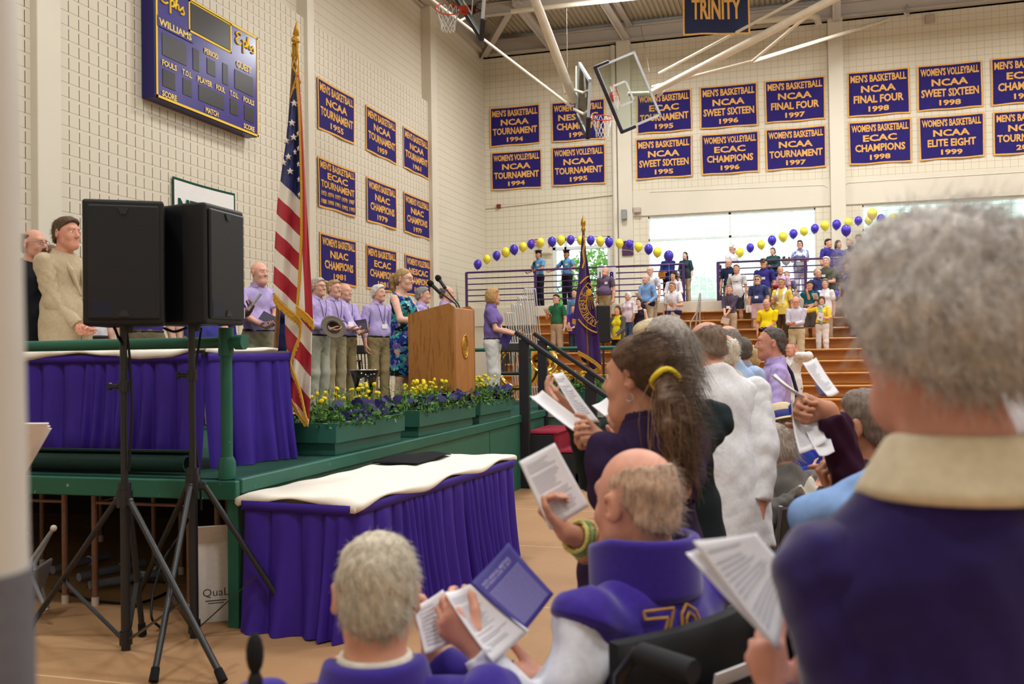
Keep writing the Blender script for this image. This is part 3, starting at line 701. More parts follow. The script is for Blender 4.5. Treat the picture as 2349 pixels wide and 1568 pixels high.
for a, b, w_ in (((1103, 130), (1167, 18), .22), ((1256, 104), (1176, 4), .2), ((1431, 88), (1372, -6), .2), ((1441, 60), (1404, -4), .14), ((2075, 33), (2089, -6), .13), ((1912, 47), (1911, -8), .22)):
    brace(hit(*a, 1, YB-.35), hit(*b, 2, 11.9), w_)
# windows: glass-block panels with white mullions
def _glass():
    m = bpy.data.materials.new('glass_block'); m.use_nodes = True; nt = m.node_tree; N = nt.nodes; N.clear()
    tc = N.new('ShaderNodeTexCoord'); sx = N.new('ShaderNodeSeparateXYZ'); nt.links.new(tc.outputs['Object'], sx.inputs[0])
    def mm(op, a, b=0):
        n = N.new('ShaderNodeMath'); n.operation = op
        for i, v in enumerate((a, b)):
            if isinstance(v, (int, float)): n.inputs[i].default_value = v
            else: nt.links.new(v, n.inputs[i])
        return n.outputs[0]
    k = 1/.247
    u = mm('FRACT', mm('MULTIPLY', sx.outputs[0], k)); v = mm('FRACT', mm('MULTIPLY', sx.outputs[2], k))
    l = mm('MAXIMUM', mm('LESS_THAN', u, .09), mm('LESS_THAN', v, .09))
    t = N.new('ShaderNodeBsdfTransparent'); t.inputs[0].default_value = (.82, .93, .88, 1)
    tr = N.new('ShaderNodeBsdfTranslucent'); tr.inputs[0].default_value = (.92, .94, .93, 1)
    mx = N.new('ShaderNodeMixShader'); mx.inputs[0].default_value = .35; nt.links.new(t.outputs[0], mx.inputs[1]); nt.links.new(tr.outputs[0], mx.inputs[2])
    m2 = N.new('ShaderNodeMixShader'); nt.links.new(l, m2.inputs[0]); nt.links.new(mx.outputs[0], m2.inputs[1]); nt.links.new(tr.outputs[0], m2.inputs[2])
    o = N.new('ShaderNodeOutputMaterial'); nt.links.new(m2.outputs[0], o.inputs[0]); return m
M_GB = _glass(); M_MUL = paint('dfe3e2', .4)
def clear_glass():
    m = bpy.data.materials.new('clear_glass'); m.use_nodes = True; nt = m.node_tree; N = nt.nodes; N.clear()
    t = N.new('ShaderNodeBsdfTransparent'); t.inputs[0].default_value = (.86, .91, .88, 1); g = N.new('ShaderNodeBsdfGlossy'); g.inputs['Roughness'].default_value = .05
    f = N.new('ShaderNodeFresnel'); f.inputs[0].default_value = 1.5; mx = N.new('ShaderNodeMixShader'); o = N.new('ShaderNodeOutputMaterial')
    nt.links.new(f.outputs[0], mx.inputs[0]); nt.links.new(t.outputs[0], mx.inputs[1]); nt.links.new(g.outputs[0], mx.inputs[2]); nt.links.new(mx.outputs[0], o.inputs[0]); return m
M_CLR = clear_glass()
for i, (a, b, c, d) in enumerate(HOLES[:3]):
    r = empty('window_%d' % (i+1), ((a+b)/2, YB, c), kind='structure'); off = np.array([(a+b)/2, YB, c])
    mb = MB(); mb.box(np.array([(a+b)/2, YB+.16, (c+d)/2])-off, (b-a, .05, d-c)); mb.build('glass_pane', M_GB, r)
    mb = MB(); mid = (a+b)/2
    for p, q in (((a, c), (a, d)), ((b, c), (b, d)), ((mid, c), (mid, d))): mb.bar(np.array([p[0], YB+.1, p[1]])-off, np.array([q[0], YB+.1, q[1]])-off, .07, .14, (0, 1, 0))
    for zz in (c+.03, d-.03, 5.12): mb.bar(np.array([a, YB+.1, zz])-off, np.array([b, YB+.1, zz])-off, .07, .14, (0, 1, 0))
    mb.build('window_frame', M_MUL, r)
    mb = MB(); mb.box(np.array([mid, YB-.12, 3.06])-off, (b-a+.3, .26, .28), None, .02); mb.build('window_sill', paint('aeb3b0'), r)
    L = lamp('window_daylight', (mid, YB+.4, (c+d)/2), 1, b-a, sy=d-c, rot=(PI/2, 0, PI)); L.rotation_euler = (-PI/2, 0, 0); L.data.cycles.is_portal = True
# glazed door to the outside
a, b, c, d = HOLES[3]; r = empty('door_1', ((a+b)/2, YB, c), kind='structure'); off = np.array([(a+b)/2, YB, c])
mb = MB(); mb.box(np.array([(a+b)/2, YB+.14, (c+d)/2])-off, (b-a, .03, d-c)); mb.build('glass_pane', M_CLR, r)
mb = MB()
for xx, w_ in ((a+.04, .1), (b-.04, .1), (a+.42, .07)): mb.bar(np.array([xx, YB+.1, c])-off, np.array([xx, YB+.1, d])-off, w_, .16, (0, 1, 0))
for zz in (d-.05, c+.06, 4.99): mb.bar(np.array([a, YB+.1, zz])-off, np.array([b, YB+.1, zz])-off, .09, .16, (0, 1, 0))
mb.build('door_frame', M_MUL, r)
L = lamp('door_daylight', ((a+b)/2, YB+.4, (c+d)/2), 1, b-a, sy=d-c, rot=(-PI/2, 0, 0)); L.data.cycles.is_portal = True
# outdoors: bank of shrubs and trees seen through the panes
mb = MB(); mb.box((2, 42, 1.6), (60, 23, .2)); mb.build('ground_outside', cloth('6f8a4a'), kind='structure')
def bush(loc, R, hx, n=900, label=None):
    r = np.random.RandomState(n); th = r.rand(n)*2*PI; ph = np.arccos(1-1.6*r.rand(n)); rad = .55+.45*np.sqrt(r.rand(n)); mb = MB()
    P = np.stack([rad*np.sin(ph)*np.cos(th), rad*np.sin(ph)*np.sin(th), rad*np.cos(ph)+.2], 1)*np.array(R)
    F = []; V = []
    for i, p in enumerate(P):
        a_, b_ = nrm(r.randn(3)), nrm(r.randn(3)); l = .10+.1*r.rand(); q = len(V); V += [p-a_*l, p+b_*l*.5, p+a_*l, p-b_*l*.5]; F.append((q, q+1, q+2, q+3))
    mb.add(V, F); t = empty('shrub', loc, label=label, cat='shrub', group='shrubs outside the windows')
    mb.build('foliage', shader('leaf_'+hx, lambda P, M, NZ, MIX, BUMP: MIX(NZ(2.2), hx, '9fc46a'), .6), t)
    mb = MB(); mb.tube([(0, 0, -.3), (.05, 0, .5), (0, .05, R[2]*.7)], [.09, .07, .03], 7); mb.build('stem', mat('5b4a38', .9, 'bark'), t)
for k, (x, y, R, hx, n) in enumerate(((-7.3, 36.5, (1.9, 1.6, 3.3), '5f9440', 2600), (-3.6, 37, (1.5, 1.3, 2.4), '4f8a3c', 1700), (-.4, 36, (1.4, 1.3, 1.5), '5f9440', 1000), (2.8, 36.4, (1.4, 1.3, 1.3), '6a9a48', 1000), (6.0, 36.5, (1.4, 1.4, 1.4), '5f9440', 1000), (-11.6, 38, (2.0, 1.7, 4.2), '57913f', 2000))):
    bush((x, y, 1.75), R, hx, n, ('tall leafy shrub filling the glazed door', 'bushy green shrub behind the first glass-block window jamb', 'low green shrub blurred behind the first glass-block window', 'low shrub behind the mullion of the glass-block window', 'low shrub behind the second glass-block window', 'tallest leafy shrub beyond the glazed door')[k])
# balcony slab and the wooden stand
mb = MB(); mb.box((-1.0, (27.15+YB)/2, 2.78), (2*8.8+.0, YB-27.15, .30)); mb.box((-1.0+0, 27.2, 2.72), (17.6, .14, .56), None, .01); mb.box((8.8, (27.15+YB)/2, 2.78), (9.4, YB-27.15, .30)); mb.box((10.6, 27.2, 2.72), (5.8, .14, .56))
mb.box((-9.3, (27.15+YB)/2, 1.3), (1.0, YB-27.2, 2.6)); mb.box((-8.4, YB-.4, 1.3), (2.8, .2, 2.6)); struct('balcony_slab', mb, M_WALL)
def _wood(P, M, NZ, MIX, BUMP):
    g = NZ(3.0, 5, (.6, 6, 9), .6); c = MIX(g, 'b87838', 'dca055'); k = NZ(9, 3, (.3, 3, 7)); c = MIX(M('MULTIPLY', M('GREATER_THAN', k, .62), .5), c, '8f5423')
    s = M('LESS_THAN', M('FRACT', M('MULTIPLY', P[0], .42)), .004); return MIX(s, c, '4f2f16')
M_BLCH = shader('stand_wood', _wood, .38, .45)
XB0, NROW = -7.16, 10
ROWZ = [2.70-.27*i for i in range(NROW)]; ROWY = [26.85-.6*i for i in range(NROW)]
stand = empty('bleachers', (XB0, 26.9, 0), label='varnished wooden bleachers stepping up to the balcony', cat='bleachers')
off = np.array([XB0, 26.9, 0])
for z, y in zip(ROWZ, ROWY):
    mb = MB(); mb.box(np.array([(XB0+XR-.1)/2, y-.13, z-.02])-off, (XR-.1-XB0, .28, .045), None, .012); mb.build('seat_board', M_BLCH, stand)
    mb = MB(); mb.box(np.array([(XB0+XR-.1)/2, y-.02, z-.15])-off, (XR-.1-XB0, .03, .215)); mb.build('riser_board', M_BLCH, stand)
    mb = MB(); mb.box(np.array([(XB0+XR-.1)/2, y+.28, z-.265])-off, (XR-.1-XB0, .56, .03)); mb.build('foot_board', M_BLCH, stand)
mb = MB(); mb.box(np.array([(XB0+XR-.1)/2, 26.98, 1.25])-off, (XR-.1-XB0, .06, 2.4)); mb.build('back_panel', mat('2b2522', .8, 'panel'), stand)
def row_at(px, py, h):
    """row of the stand whose height fits a head seen at (px,py) on a figure h tall"""
    best = None
    for z, y in zip(ROWZ, ROWY):
        zf = z-.25; yy = y+.17; p = hit(px, py, 1, yy); e = abs(p[2]-h-zf)
        if best is None or e < best[0]: best = (e, p, zf, yy)
    _, p, zf, yy = best; return np.array([p[0], yy, zf]), float(np.clip(p[2]-zf, 1.5, 1.9))
# purple balcony railing (two runs with a gap between them)
M_PUR = paint('4b2a63', .4)
def railing(x0, x1, posts, label, ret):
    t = empty('railing', (x0, 27.16, 2.95), label=label, cat='railing', group='balcony railings')
    for zz in (1.10, .92, .75, .58, .41, .24):
        mb = MB(); mb.tube([(0, 0, zz), (x1-x0, 0, zz)], .03 if zz > 1 else .018, 8)
        if ret: mb.tube([(ret, 0, zz), (ret, .9, zz)], .03 if zz > 1 else .018, 8)
        mb.build('rail', M_PUR, t)
    for p in posts: mb = MB(); mb.box((p-x0, 0, .55), (.075, .05, 1.12), None, .008); mb.build('post', M_PUR, t)
    if ret: mb = MB(); mb.box((ret, .9, .55), (.075, .05, 1.12)); mb.build('post', M_PUR, t)
xx = [hit(x, 640, 1, 27.16)[0] for x in (1070, 1228, 1395, 1568)]
railing(xx[0], xx[3], xx, 'purple balcony railing where the two policemen lean', xx[3]-xx[0])
xx = [hit(x, 640, 1, 27.16)[0] for x in (1647, 1848, 2060, 2270, 2420)]
railing(xx[0], xx[4], xx, 'purple balcony railing behind the crowd on the stand', .001)
# ---------------------------------------------------------------- banners and scoreboard
NAVY, GOLD = '271c66', 'dfa958'
M_NAVY = mat(NAVY, .75, 'cloth', spec=.2, var=.10, scale=5); M_GOLD = mat(GOLD, .75, 'cloth', spec=.2, var=.08, scale=12)
def banner(O, U, w_, h_, lines, label, group, seed=0, m=None, bold=.034):
    """cloth banner hung by its top edge; O: top corner, U: along the top; lines: (text, width share, height share, centre v)"""
    O, U = np.asarray(O, float), np.asarray(U, float); W = np.array([0, 0, 1.]); Nn = np.cross(U, W); r = np.random.RandomState(seed+5)
    a1, a2, p1, p2 = .005+.006*r.rand(), .004+.004*r.rand(), r.rand()*6, r.rand()*6
    def dz(u, v): return a1*math.sin(7*u+p1+1.5*v)*(.3+v)+a2*math.sin(13*u+p2)*(.2+v)
    def fn(u, v):
        sag = .012*math.sin(PI*u)*(1-v)+.010*math.sin(3*PI*u+p1)*v
        p = O+U*(u*w_+.01*math.sin(4*v+p2)*(u-.5))-W*(v*h_+sag)+Nn*(.03+dz(u, v)); return p-O
    bw = .042
    us = sorted({0, bw/w_, 1-bw/w_, 1}|set(np.linspace(.05, .95, 22))); vs_ = sorted({0, bw/h_, 1-bw/h_, 1}|set(np.linspace(.06, .94, 12)))
    V = np.array([fn(u, v) for u in us for v in vs_]); nv = len(vs_); F = []; mi = []
    for i in range(len(us)-1):
        for j in range(nv-1):
            F.append((i*nv+j, i*nv+j+1, (i+1)*nv+j+1, (i+1)*nv+j)); cu, cv = (us[i]+us[i+1])/2*w_, (vs_[j]+vs_[j+1])/2*h_
            mi.append(1 if min(cu, w_-cu, cv, h_-cv) < bw else 0)
    n = len(V); F += [tuple(i+n for i in f[::-1]) for f in F]; mi += mi; V = np.concatenate([V, V-Nn*.006])
    ob = link('banner', rawmesh('banner', V, F, m or [M_NAVY, M_GOLD], True, mi)); ob.location = O; tag(ob, label, 'banner', group)
    mb = MB()
    for t, wf, hf, vc in lines:
        T, Fc, asp = text2d(t, bold)
        P = np.array([fn(.5+(x-.5)*wf, vc-(y-.5)*hf) for x, y in T])+Nn*.007; mb.add(P, Fc)
    if lines: mb.build('lettering', [M_GOLD], ob)
    return ob
def std(l1, l2, l3, yr):
    ws = {'NCAA': .56, 'ECAC': .54, 'NIAC': .5, 'NESCAC': .74}; w3 = {'TOURNAMENT': .88, 'SWEET SIXTEEN': .88, 'FINAL FOUR': .80, 'CHAMPIONS': .80, 'ELITE EIGHT': .74}
    return [(l1, .90, .17, .165), (l2, ws[l2], .155, .40), (l3, w3[l3], .175, .625), (yr, .33, .125, .845)]
MB_, WB, WV = "MEN'S BASKETBALL", "WOMEN'S BASKETBALL", "WOMEN'S VOLLEYBALL"
BACK = [((1124, 248), (1240, 329), MB_, 'NCAA', 'TOURNAMENT', '1994'), ((1265, 236), (1389, 318), WV, 'NESCAC', 'CHAMPIONS', '1994'), ((1460, 214), (1588, 299), WB, 'ECAC', 'TOURNAMENT', '1995'),
        ((1605, 200), (1739, 287), MB_, 'NCAA', 'SWEET SIXTEEN', '1996'), ((1754, 186), (1894, 273), MB_, 'NCAA', 'FINAL FOUR', '1997'), ((1943, 167), (2088, 259), MB_, 'NCAA', 'FINAL FOUR', '1998'),
        ((2103, 152), (2255, 245), WV, 'NCAA', 'SWEET SIXTEEN', '1998'), ((2272, 135), (2430, 231), MB_, 'ECAC', 'CHAMPIONS', '1999'),
        ((1127, 350), (1244, 430), WV, 'NCAA', 'TOURNAMENT', '1994'), ((1266, 338), (1390, 420), WV, 'NCAA', 'TOURNAMENT', '1995'), ((1458, 319), (1589, 404), MB_, 'NCAA', 'SWEET SIXTEEN', '1995'),
        ((1608, 309), (1742, 394), WV, 'ECAC', 'CHAMPIONS', '1996'), ((1756, 297), (1896, 383), WB, 'NCAA', 'TOURNAMENT', '1997'), ((1946, 281), (2092, 370), WB, 'ECAC', 'CHAMPIONS', '1998'),
        ((2107, 269), (2259, 359), WB, 'NCAA', 'ELITE EIGHT', '1999'), ((2277, 257), (2436, 347), MB_, 'NCAA', 'TOURNAMENT', '2000')]
def ban_label(l1, l2, l3, yr, row):
    return 'purple banner reading %s %s %s %s, %s' % (l1.split()[0].lower()+' '+l1.split()[1].lower(), l2, l3.lower(), yr, row)
for i, (a, b, l1, l2, l3, yr) in enumerate(BACK):
    p, q = hit(*a, 1, YB-.02), hit(*b, 1, YB-.02)
    banner(p, (1, 0, 0), q[0]-p[0], p[2]-q[2]+.0, std(l1, l2, l3, yr), ban_label(l1, l2, l3, yr, 'in the %s row over the windows' % ('upper' if i < 8 else 'lower')), 'banners on the back wall', i)
LEFT = [((725, 166), (811, 333), MB_, 'NCAA', 'TOURNAMENT', '1955'), ((837, 232), (908, 378), MB_, 'NCAA', 'TOURNAMENT', '1959'), ((923, 283), (982, 412), MB_, 'NCAA', 'TOURNAMENT', '1961'),
        ((726, 340), (814, 494), MB_, 'ECAC', 'TOURNAMENT', None), ((838, 387), (908, 523), WB, 'NIAC', 'CHAMPIONS', '1979'), ((924, 425), (984, 543), WV, 'NIAC', 'CHAMPIONS', '1979'),
        ((731, 512), (816, 652), WB, 'NIAC', 'CHAMPIONS', '1981'), ((838, 541), (909, 659), MB_, 'ECAC', 'CHAMPIONS', '1981'), ((927, 566), (986, 677), WV, 'NESCAC', 'CHAMPIONS', '1984')]
for i, (a, b, l1, l2, l3, yr) in enumerate(LEFT):
    p, q = hit(*a, 0, XL), hit(*b, 0, XL)
    ln = std(l1, l2, l3, yr or '')
    if yr is None:
        ln = [(l1, .90, .15, .135), (l2, .54, .14, .325), (l3, .88, .15, .51)]+[(y, .15, .085, v) for v, ys in ((.69, 0), (.86, 0)) for y in ()]
        ob_lines = [('1973 1974 1977 1979 1987', .88, .095, .70), ('1988 1990 1991 1992 1993', .88, .095, .86)]; ln += ob_lines
    hh = {0: 1.18, 1: 1.18, 2: 1.16}.get(i % 3, 1.18)
    zt = (7.62, 5.90, 4.28)[i//3]
    p[2] = zt if abs(zt-p[2]) < .35 else p[2]
    banner(p, (0, 1, 0), q[1]-p[1], max(1.08, p[2]-q[2]), ln, ban_label(l1, l2, l3, yr or '1973 to 1993', 'on the slotted side wall'), 'banners on the side wall', 20+i)
# white league banner with a green edge behind the speakers
p, q = hit(392, 404, 0, XL), hit(535, 440, 0, XL)
M_GRN = cloth('1d4a3a'); M_WHT = cloth('e6e4e2')
nb_ = banner(p, (0, 1, 0), q[1]-p[1], 1.25, [], 'white banner with green edge half hidden behind the loudspeakers', None, 40, [M_WHT, M_GRN])
mb = MB(); put_text(mb, 'NESCAC', (.045, (q[1]-p[1])/2, -.50), (0, 1, 0), (0, 0, 1), (q[1]-p[1])*.86, .34, .05); mb.build('lettering', [M_GRN], nb_)
# navy banner hung from the roof
c = at(1641, 40, 23.5); u_ = nrm(RT*np.array([1, 1, 0])); wd = 153*23.5/FPX
tb = banner(at(1565, -36, 23.5), u_, wd, at(1565, -36, 23.5)[2]-at(1565, 82, 23.5)[2], [('TRINITY', .74, .42, .49)], 'navy banner reading TRINITY hanging from the roof', None, 41, [mat('1d2547', .7, 'cloth', var=.1, scale=5), M_GOLD])
mb = MB(); zt = tb.location[2]
mb.tube([(0, 0, .0), (0, 0, 11.98-zt)], .006, 5); mb.tube([u_*wd, u_*wd+np.array([0, 0, 11.98-zt])], .006, 5); mb.tube([-u_*.03, u_*(wd+.03)], .014, 6); mb.build('hanging_rod', metal('9a9690'), tb)
# scoreboard
P0 = hit(357, 223.5, 0, XL+.27); P1 = hit(592, 314, 0, XL+.27); P2 = hit(434, 7, 0, XL+.27)
sw_, zb = P1[1]-P0[1], (P0[2]+P1[2])/2; sh_ = 1.86
SB = empty('scoreboard', (XL+.02, P0[1], zb), label='purple wall scoreboard with yellow outline and dark digit panels', cat='scoreboard')
mb = MB(); mb.box((.12, sw_/2, sh_/2), (.24, sw_, sh_), None, .01); mb.build('body', paint('1c1560', .35), SB)
mb = MB(); mb.box((.252, sw_/2, sh_/2), (.016, sw_-.02, sh_-.02)); mb.build('face_panel', mat('35297e', .25, 'enamel', spec=.5, var=.04, scale=2), SB)
M_YEL = mat('e8c11c', .5, 'paint', var=.03); mb = MB(); X = .264
def fr(mb, y0, y1, z0, z1, t):
    for a_, b_, c_, d_ in ((y0, y1, z0, z0+t), (y0, y1, z1-t, z1), (y0, y0+t, z0, z1), (y1-t, y1, z0, z1)): mb.box((X, (a_+b_)/2, (c_+d_)/2), (.008, b_-a_, d_-c_))
fr(mb, .005, sw_-.005, .005, sh_-.005, .038); fr(mb, .288*sw_, .708*sw_, .70*sh_, .985*sh_, .035); mb.build('yellow_outline', M_YEL, SB)
M_DIG = mat('2a2422', .35, 'panel', var=.05)
def pan(nm, u0, u1, v0, v1, m=M_DIG, x=.262):
    mb = MB(); mb.box((x, (u0+u1)/2*sw_, (v0+v1)/2*sh_), (.012, (u1-u0)*sw_, (v1-v0)*sh_), None, .004); mb.build(nm, m, SB)
pan('digit_panel', .305, .692, .722, .965)
for u0, u1, v0, v1 in ((.322, .38, .375, .572), (.456, .538, .40, .545), (.611, .667, .375, .572), (.737, .94, .38, .568), (.053, .162, .114, .263), (.228, .309, .116, .263), (.373, .623, .122, .263), (.686, .768, .122, .268), (.839, .942, .117, .266)): pan('digit_panel', u0, u1, v0, v1)
pan('digit_panel', .052, .263, .377, .568, mat('3c3638', .3, 'panel', var=.05))
def tx(t, u, v, wu, hv, bold=.03, x=.272):
    mb = MB(); put_text(mb, t, (x, u*sw_, v*sh_), (0, 1, 0), (0, 0, 1), wu*sw_, hv*sh_, bold); mb.build('lettering', [mat('e8c96a', .6, 'paint', var=.03)], SB)
mb = MB(); mb.box((.266, .166*sw_, .652*sh_), (.016, .315*sw_, .092*sh_), None, .004); mb.build('name_plate', paint('2a2070', .3), SB)
tx('WILLIAMS', .165, .652, .285, .062, .03, .276)
for t_, u_, v_, wu in (('PERIOD', .497, .598, .135), ('GUEST', .838, .630, .165), ('FOULS', .11, .315, .125), ('T.O.L.', .266, .312, .09), ('PLAYER', .432, .312, .14), ('FOUL', .586, .314, .09), ('T.O.L.', .728, .318, .09), ('FOULS', .887, .318, .12), ('SCORE', .108, .052, .125), ('MATCH', .498, .062, .125), ('SCORE', .888, .058, .12)): tx(t_, u_, v_, wu, .052 if t_ != 'GUEST' else .066)
def script(mb, y0, z0, k):
    """brush-script word drawn with strokes"""
    S = [[(.30, .92), (.20, 1.0), (.08, .95), (.05, .83), (.14, .76), (.22, .77), (.10, .70), (.02, .56), (.08, .42), (.20, .42), (.30, .52)],
         [(.34, .68), (.40, .74), (.40, .50), (.40, .10)], [(.40, .62), (.48, .74), (.55, .66), (.53, .48), (.42, .44), (.52, .46)],
         [(.55, .48), (.64, .70), (.68, 1.0), (.63, .98), (.61, .70), (.61, .42)], [(.61, .56), (.69, .68), (.73, .60), (.72, .44), (.78, .46)],
         [(.78, .46), (.86, .60), (.92, .70), (.88, .62), (.96, .46), (.92, .34), (.80, .34), (.88, .36)]]
    for st in S:
        p = np.array(st, float); t = np.linspace(0, len(p)-1, len(p)*5); q = np.stack([np.interp(t, range(len(p)), p[:, i]) for i in (0, 1)], 1)
        for _ in range(4): q[1:-1] = (q[:-2]+2*q[1:-1]+q[2:])/4
        mb.tube([(.268, y0+a_*k*1.75, z0+b_*k) for a_, b_ in q], k*.050, 6)
for y0, z0 in ((.035*sw_, .745*sh_), (.745*sw_, .745*sh_)):
    mb = MB(); script(mb, y0, z0, .20*sh_); mb.build('script_lettering', M_YEL, SB)
# wall fittings on the back wall
def bx(name, px, py, s_, m, label, cat, y=YB-.05):
    p = hit(px, py, 1, y); mb = MB(); mb.box((0, 0, 0), s_, None, .01); o = mb.build(name, m); o.location = p; return tag(o, label, cat)
bx('alarm_box', 1144, 473, (.13, .1, .13), mat('7a2a26', .4, 'paint'), 'small dark red alarm box on the back wall', 'alarm box')
bx('exit_sign', 1228, 553, (.32, .09, .2), mat('e3d9cf', .4, 'plastic'), 'white exit sign over the policeman with folded arms', 'exit sign')
mb = MB(); put_text(mb, 'EXIT', (0, -.052, 0), (1, 0, 0), (0, 0, 1), .26, .13, .04); mb.build('lettering', [mat('b3282a', .5, 'paint', var=0)], bpy.data.objects['exit_sign'])
o = bx('wall_cabinet', 1252, 565, (.42, .14, .5), M_WALL, 'cream metal wall cabinet beside the glazed door', 'cabinet'); mb = MB(); mb.box((0, -.08, .0), (.36, .02, .44), None, .006); d_ = mb.build('door', paint('ddd3bd'), o); mb = MB(); mb.box((.14, -.095, 0), (.02, .02, .08)); mb.build('handle', metal('8a8a88'), d_)
bx('loudspeaker_horn', 1432, 492, (.16, .22, .3), paint('8c8f90'), 'small grey speaker clamped to the wall pilaster', 'speaker', YB-.3); bx('flood_lamp', 1462, 482, (.22, .2, .16), paint('b9a79a'), 'small beige flood lamp beside the first window', 'lamp', YB-.12)
bx('wall_plaque', 1440, 569, (.36, .05, .46), mat('4a2f4c', .5, 'plaque'), 'dark plum plaque on the pilaster behind the balloons', 'plaque', YB-.25)
bx('vent_box', 1409, 124, (.2, .1, .3), paint('b3a595'), 'small square vent box high under the roof beam', 'vent box', YB-.06); bx('vent_box', 2133, 43, (.24, .1, .24), paint('b3a595'), 'square vent box over the sweet sixteen 1998 banner', 'vent box', YB-.06)
def pipe(name, pts, r, label, m=None): mb = MB(); mb.tube(pts, r, 10); return mb.build(name, m or M_WALL, label=label, cat='pipe')
p = hit(1405, 78, 1, YB-.14); pipe('drain_pipe', [(p[0], YB-.14, 2.95), (p[0], YB-.14, 11.3)], .085, 'cream vertical drain pipe beside the back wall pilaster')
pipe('sprinkler_pipe', [hit(1173, 26, 1, 25.8), hit(1322, 9, 1, 25.8), hit(1600, -20, 1, 25.8)], .06, 'white sprinkler pipe running under the roof deck', paint('d9cdb8'))
pipe('drain_elbow', [hit(1735, 48, 1, 29.4), hit(1860, 36, 1, 29.4), hit(1874, 40, 1, 29.4), hit(1878, 56, 1, 29.4)], .1, 'stub of fat white drain pipe ending under the roof beam', paint('cfc3ae'))
pipe('conduit_pipe', [hit(1113, 478, 1, YB-.03), hit(1190, 470, 1, YB-.03), hit(1412, 446, 1, YB-.03)], .018, 'thin conduit running from the corner past the alarm box')
pipe('conduit_pipe', [hit(1490, 440, 1, YB-.05), hit(1890, 424, 1, YB-.05), hit(1898, 430, 1, YB-.05)], .02, 'thin conduit over the first window band')
pipe('conduit_pipe', [hit(1935, 428, 1, YB-.05), hit(1945, 419, 1, YB-.05), hit(2380, 392, 1, YB-.05)], .02, 'thin conduit over the second window band')
pipe('conduit_pipe', [hit(1055, 690, 0, XL+.03), hit(1052, 452, 0, XL+.03), hit(1105, 477, 0, XL+.03)], .018, 'thin conduit bending along the side wall corner')
# ---------------------------------------------------------------- ceiling-hung basketball hoops
M_WPIPE = paint('ddd3c0', .4); M_ORG = mat('cf4526', .4, 'paint', var=.05); M_NET = mat('ecebe8', .8, 'cord', var=0); M_PAD = mat('2e2a31', .7, 'rubber')
M_BFR = paint('c9d2d9', .4)
def hoop(cn, X, Z, label, w_=1.83, h_=1.12):
    """backboard centred at cn, X along its width, Z towards its top; court side = X x Z flipped"""
    X = nrm(X); Z = nrm(np.asarray(Z)-X*np.dot(Z, X)); Y = np.cross(Z, X); R = np.stack([X, Y, Z], 1)     # +Y: towards the court
    t = empty('basketball_hoop', cn, label=label, cat='basketball hoop', group='ceiling-hung basketball hoops')
    q = lambda *p: R @ np.array(p, float)
    mb = MB(); mb.box((0, 0, 0), (w_-.06, .013, h_-.06), R); mb.build('backboard_glass', M_CLR, t)
    mb = MB()
    for c_, s_ in (((0, 0, h_/2-.03), (w_, .05, .06)), ((0, 0, -h_/2+.03), (w_, .05, .06)), ((-w_/2+.03, 0, 0), (.06, .05, h_)), ((w_/2-.03, 0, 0), (.06, .05, h_))): mb.box(q(*c_), s_, R)
    mb.build('backboard_frame', M_BFR, t)
    mb = MB(); mb.box(q(0, 0, -h_/2-.005), (w_+.07, .09, .085), R, .015)
    for g in (-1, 1): mb.box(q(g*(w_/2+.005), 0, -h_/2+.18), (.075, .09, .42), R, .015)
    mb.build('edge_padding', M_PAD, t)
    mb = MB()
    for c_, s_ in (((0, .010, -h_/2+.17), (.61, .004, .05)), ((0, .010, -h_/2+.60), (.61, .004, .05)), ((-.28, .010, -h_/2+.385), (.05, .004, .48)), ((.28, .010, -h_/2+.385), (.05, .004, .48))): mb.box(q(*c_), s_, R)
    mb.build('target_square', paint('dfe6ea'), t)
    mb = MB(); a = np.arange(24)*2*PI/24; rc = np.array([0, .40, -h_/2+.16]); mb.tube([q(*(rc+np.array([.23*math.cos(k), .23*math.sin(k), 0]))) for k in a], .011, 6, closed=True)
    mb.box(q(0, .08, -h_/2+.12), (.16, .14, .12), R, .01); mb.bar(q(-.1, .06, -h_/2+.07), q(-.1, .25, -h_/2+.15), .02, .02); mb.bar(q(.1, .06, -h_/2+.07), q(.1, .25, -h_/2+.15), .02, .02); rim = mb.build('rim', M_ORG, t)
    mb = MB(); n = 12; top = [q(*(rc+np.array([.23*math.cos(k), .23*math.sin(k), 0]))) for k in np.arange(n)*2*PI/n]; ce = q(*rc)
    lv = [(1.0, 0), (.86, .11), (.70, .21), (.60, .31), (.58, .40)]; rows = []
    for j, (f_, dz) in enumerate(lv):
        row = []
        for i in range(n):
            ii = i+(.5 if j % 2 else 0); a0, a1 = top[int(ii) % n], top[(int(ii)+1) % n]; p_ = (a0+a1)/2 if j % 2 else a0
            row.append(ce+(p_-ce)*f_+np.array([0, 0, -dz]))
        rows.append(row)
    for j in range(len(lv)-1):
        for i in range(n):
            for k in ((i, i-1) if j % 2 == 0 else (i, i+1)): mb.tube([rows[j][i], rows[j+1][k % n]], .006, 4, cap=False)
    mb.build('net', M_NET, t); return t
def pole(t, a, b, r, nm='support_pole', m=None):
    o = np.array(t.location); mb = MB(); mb.tube([np.asarray(a)-o, np.asarray(b)-o], r, 12); return mb.build(nm, m or M_WPIPE, t)
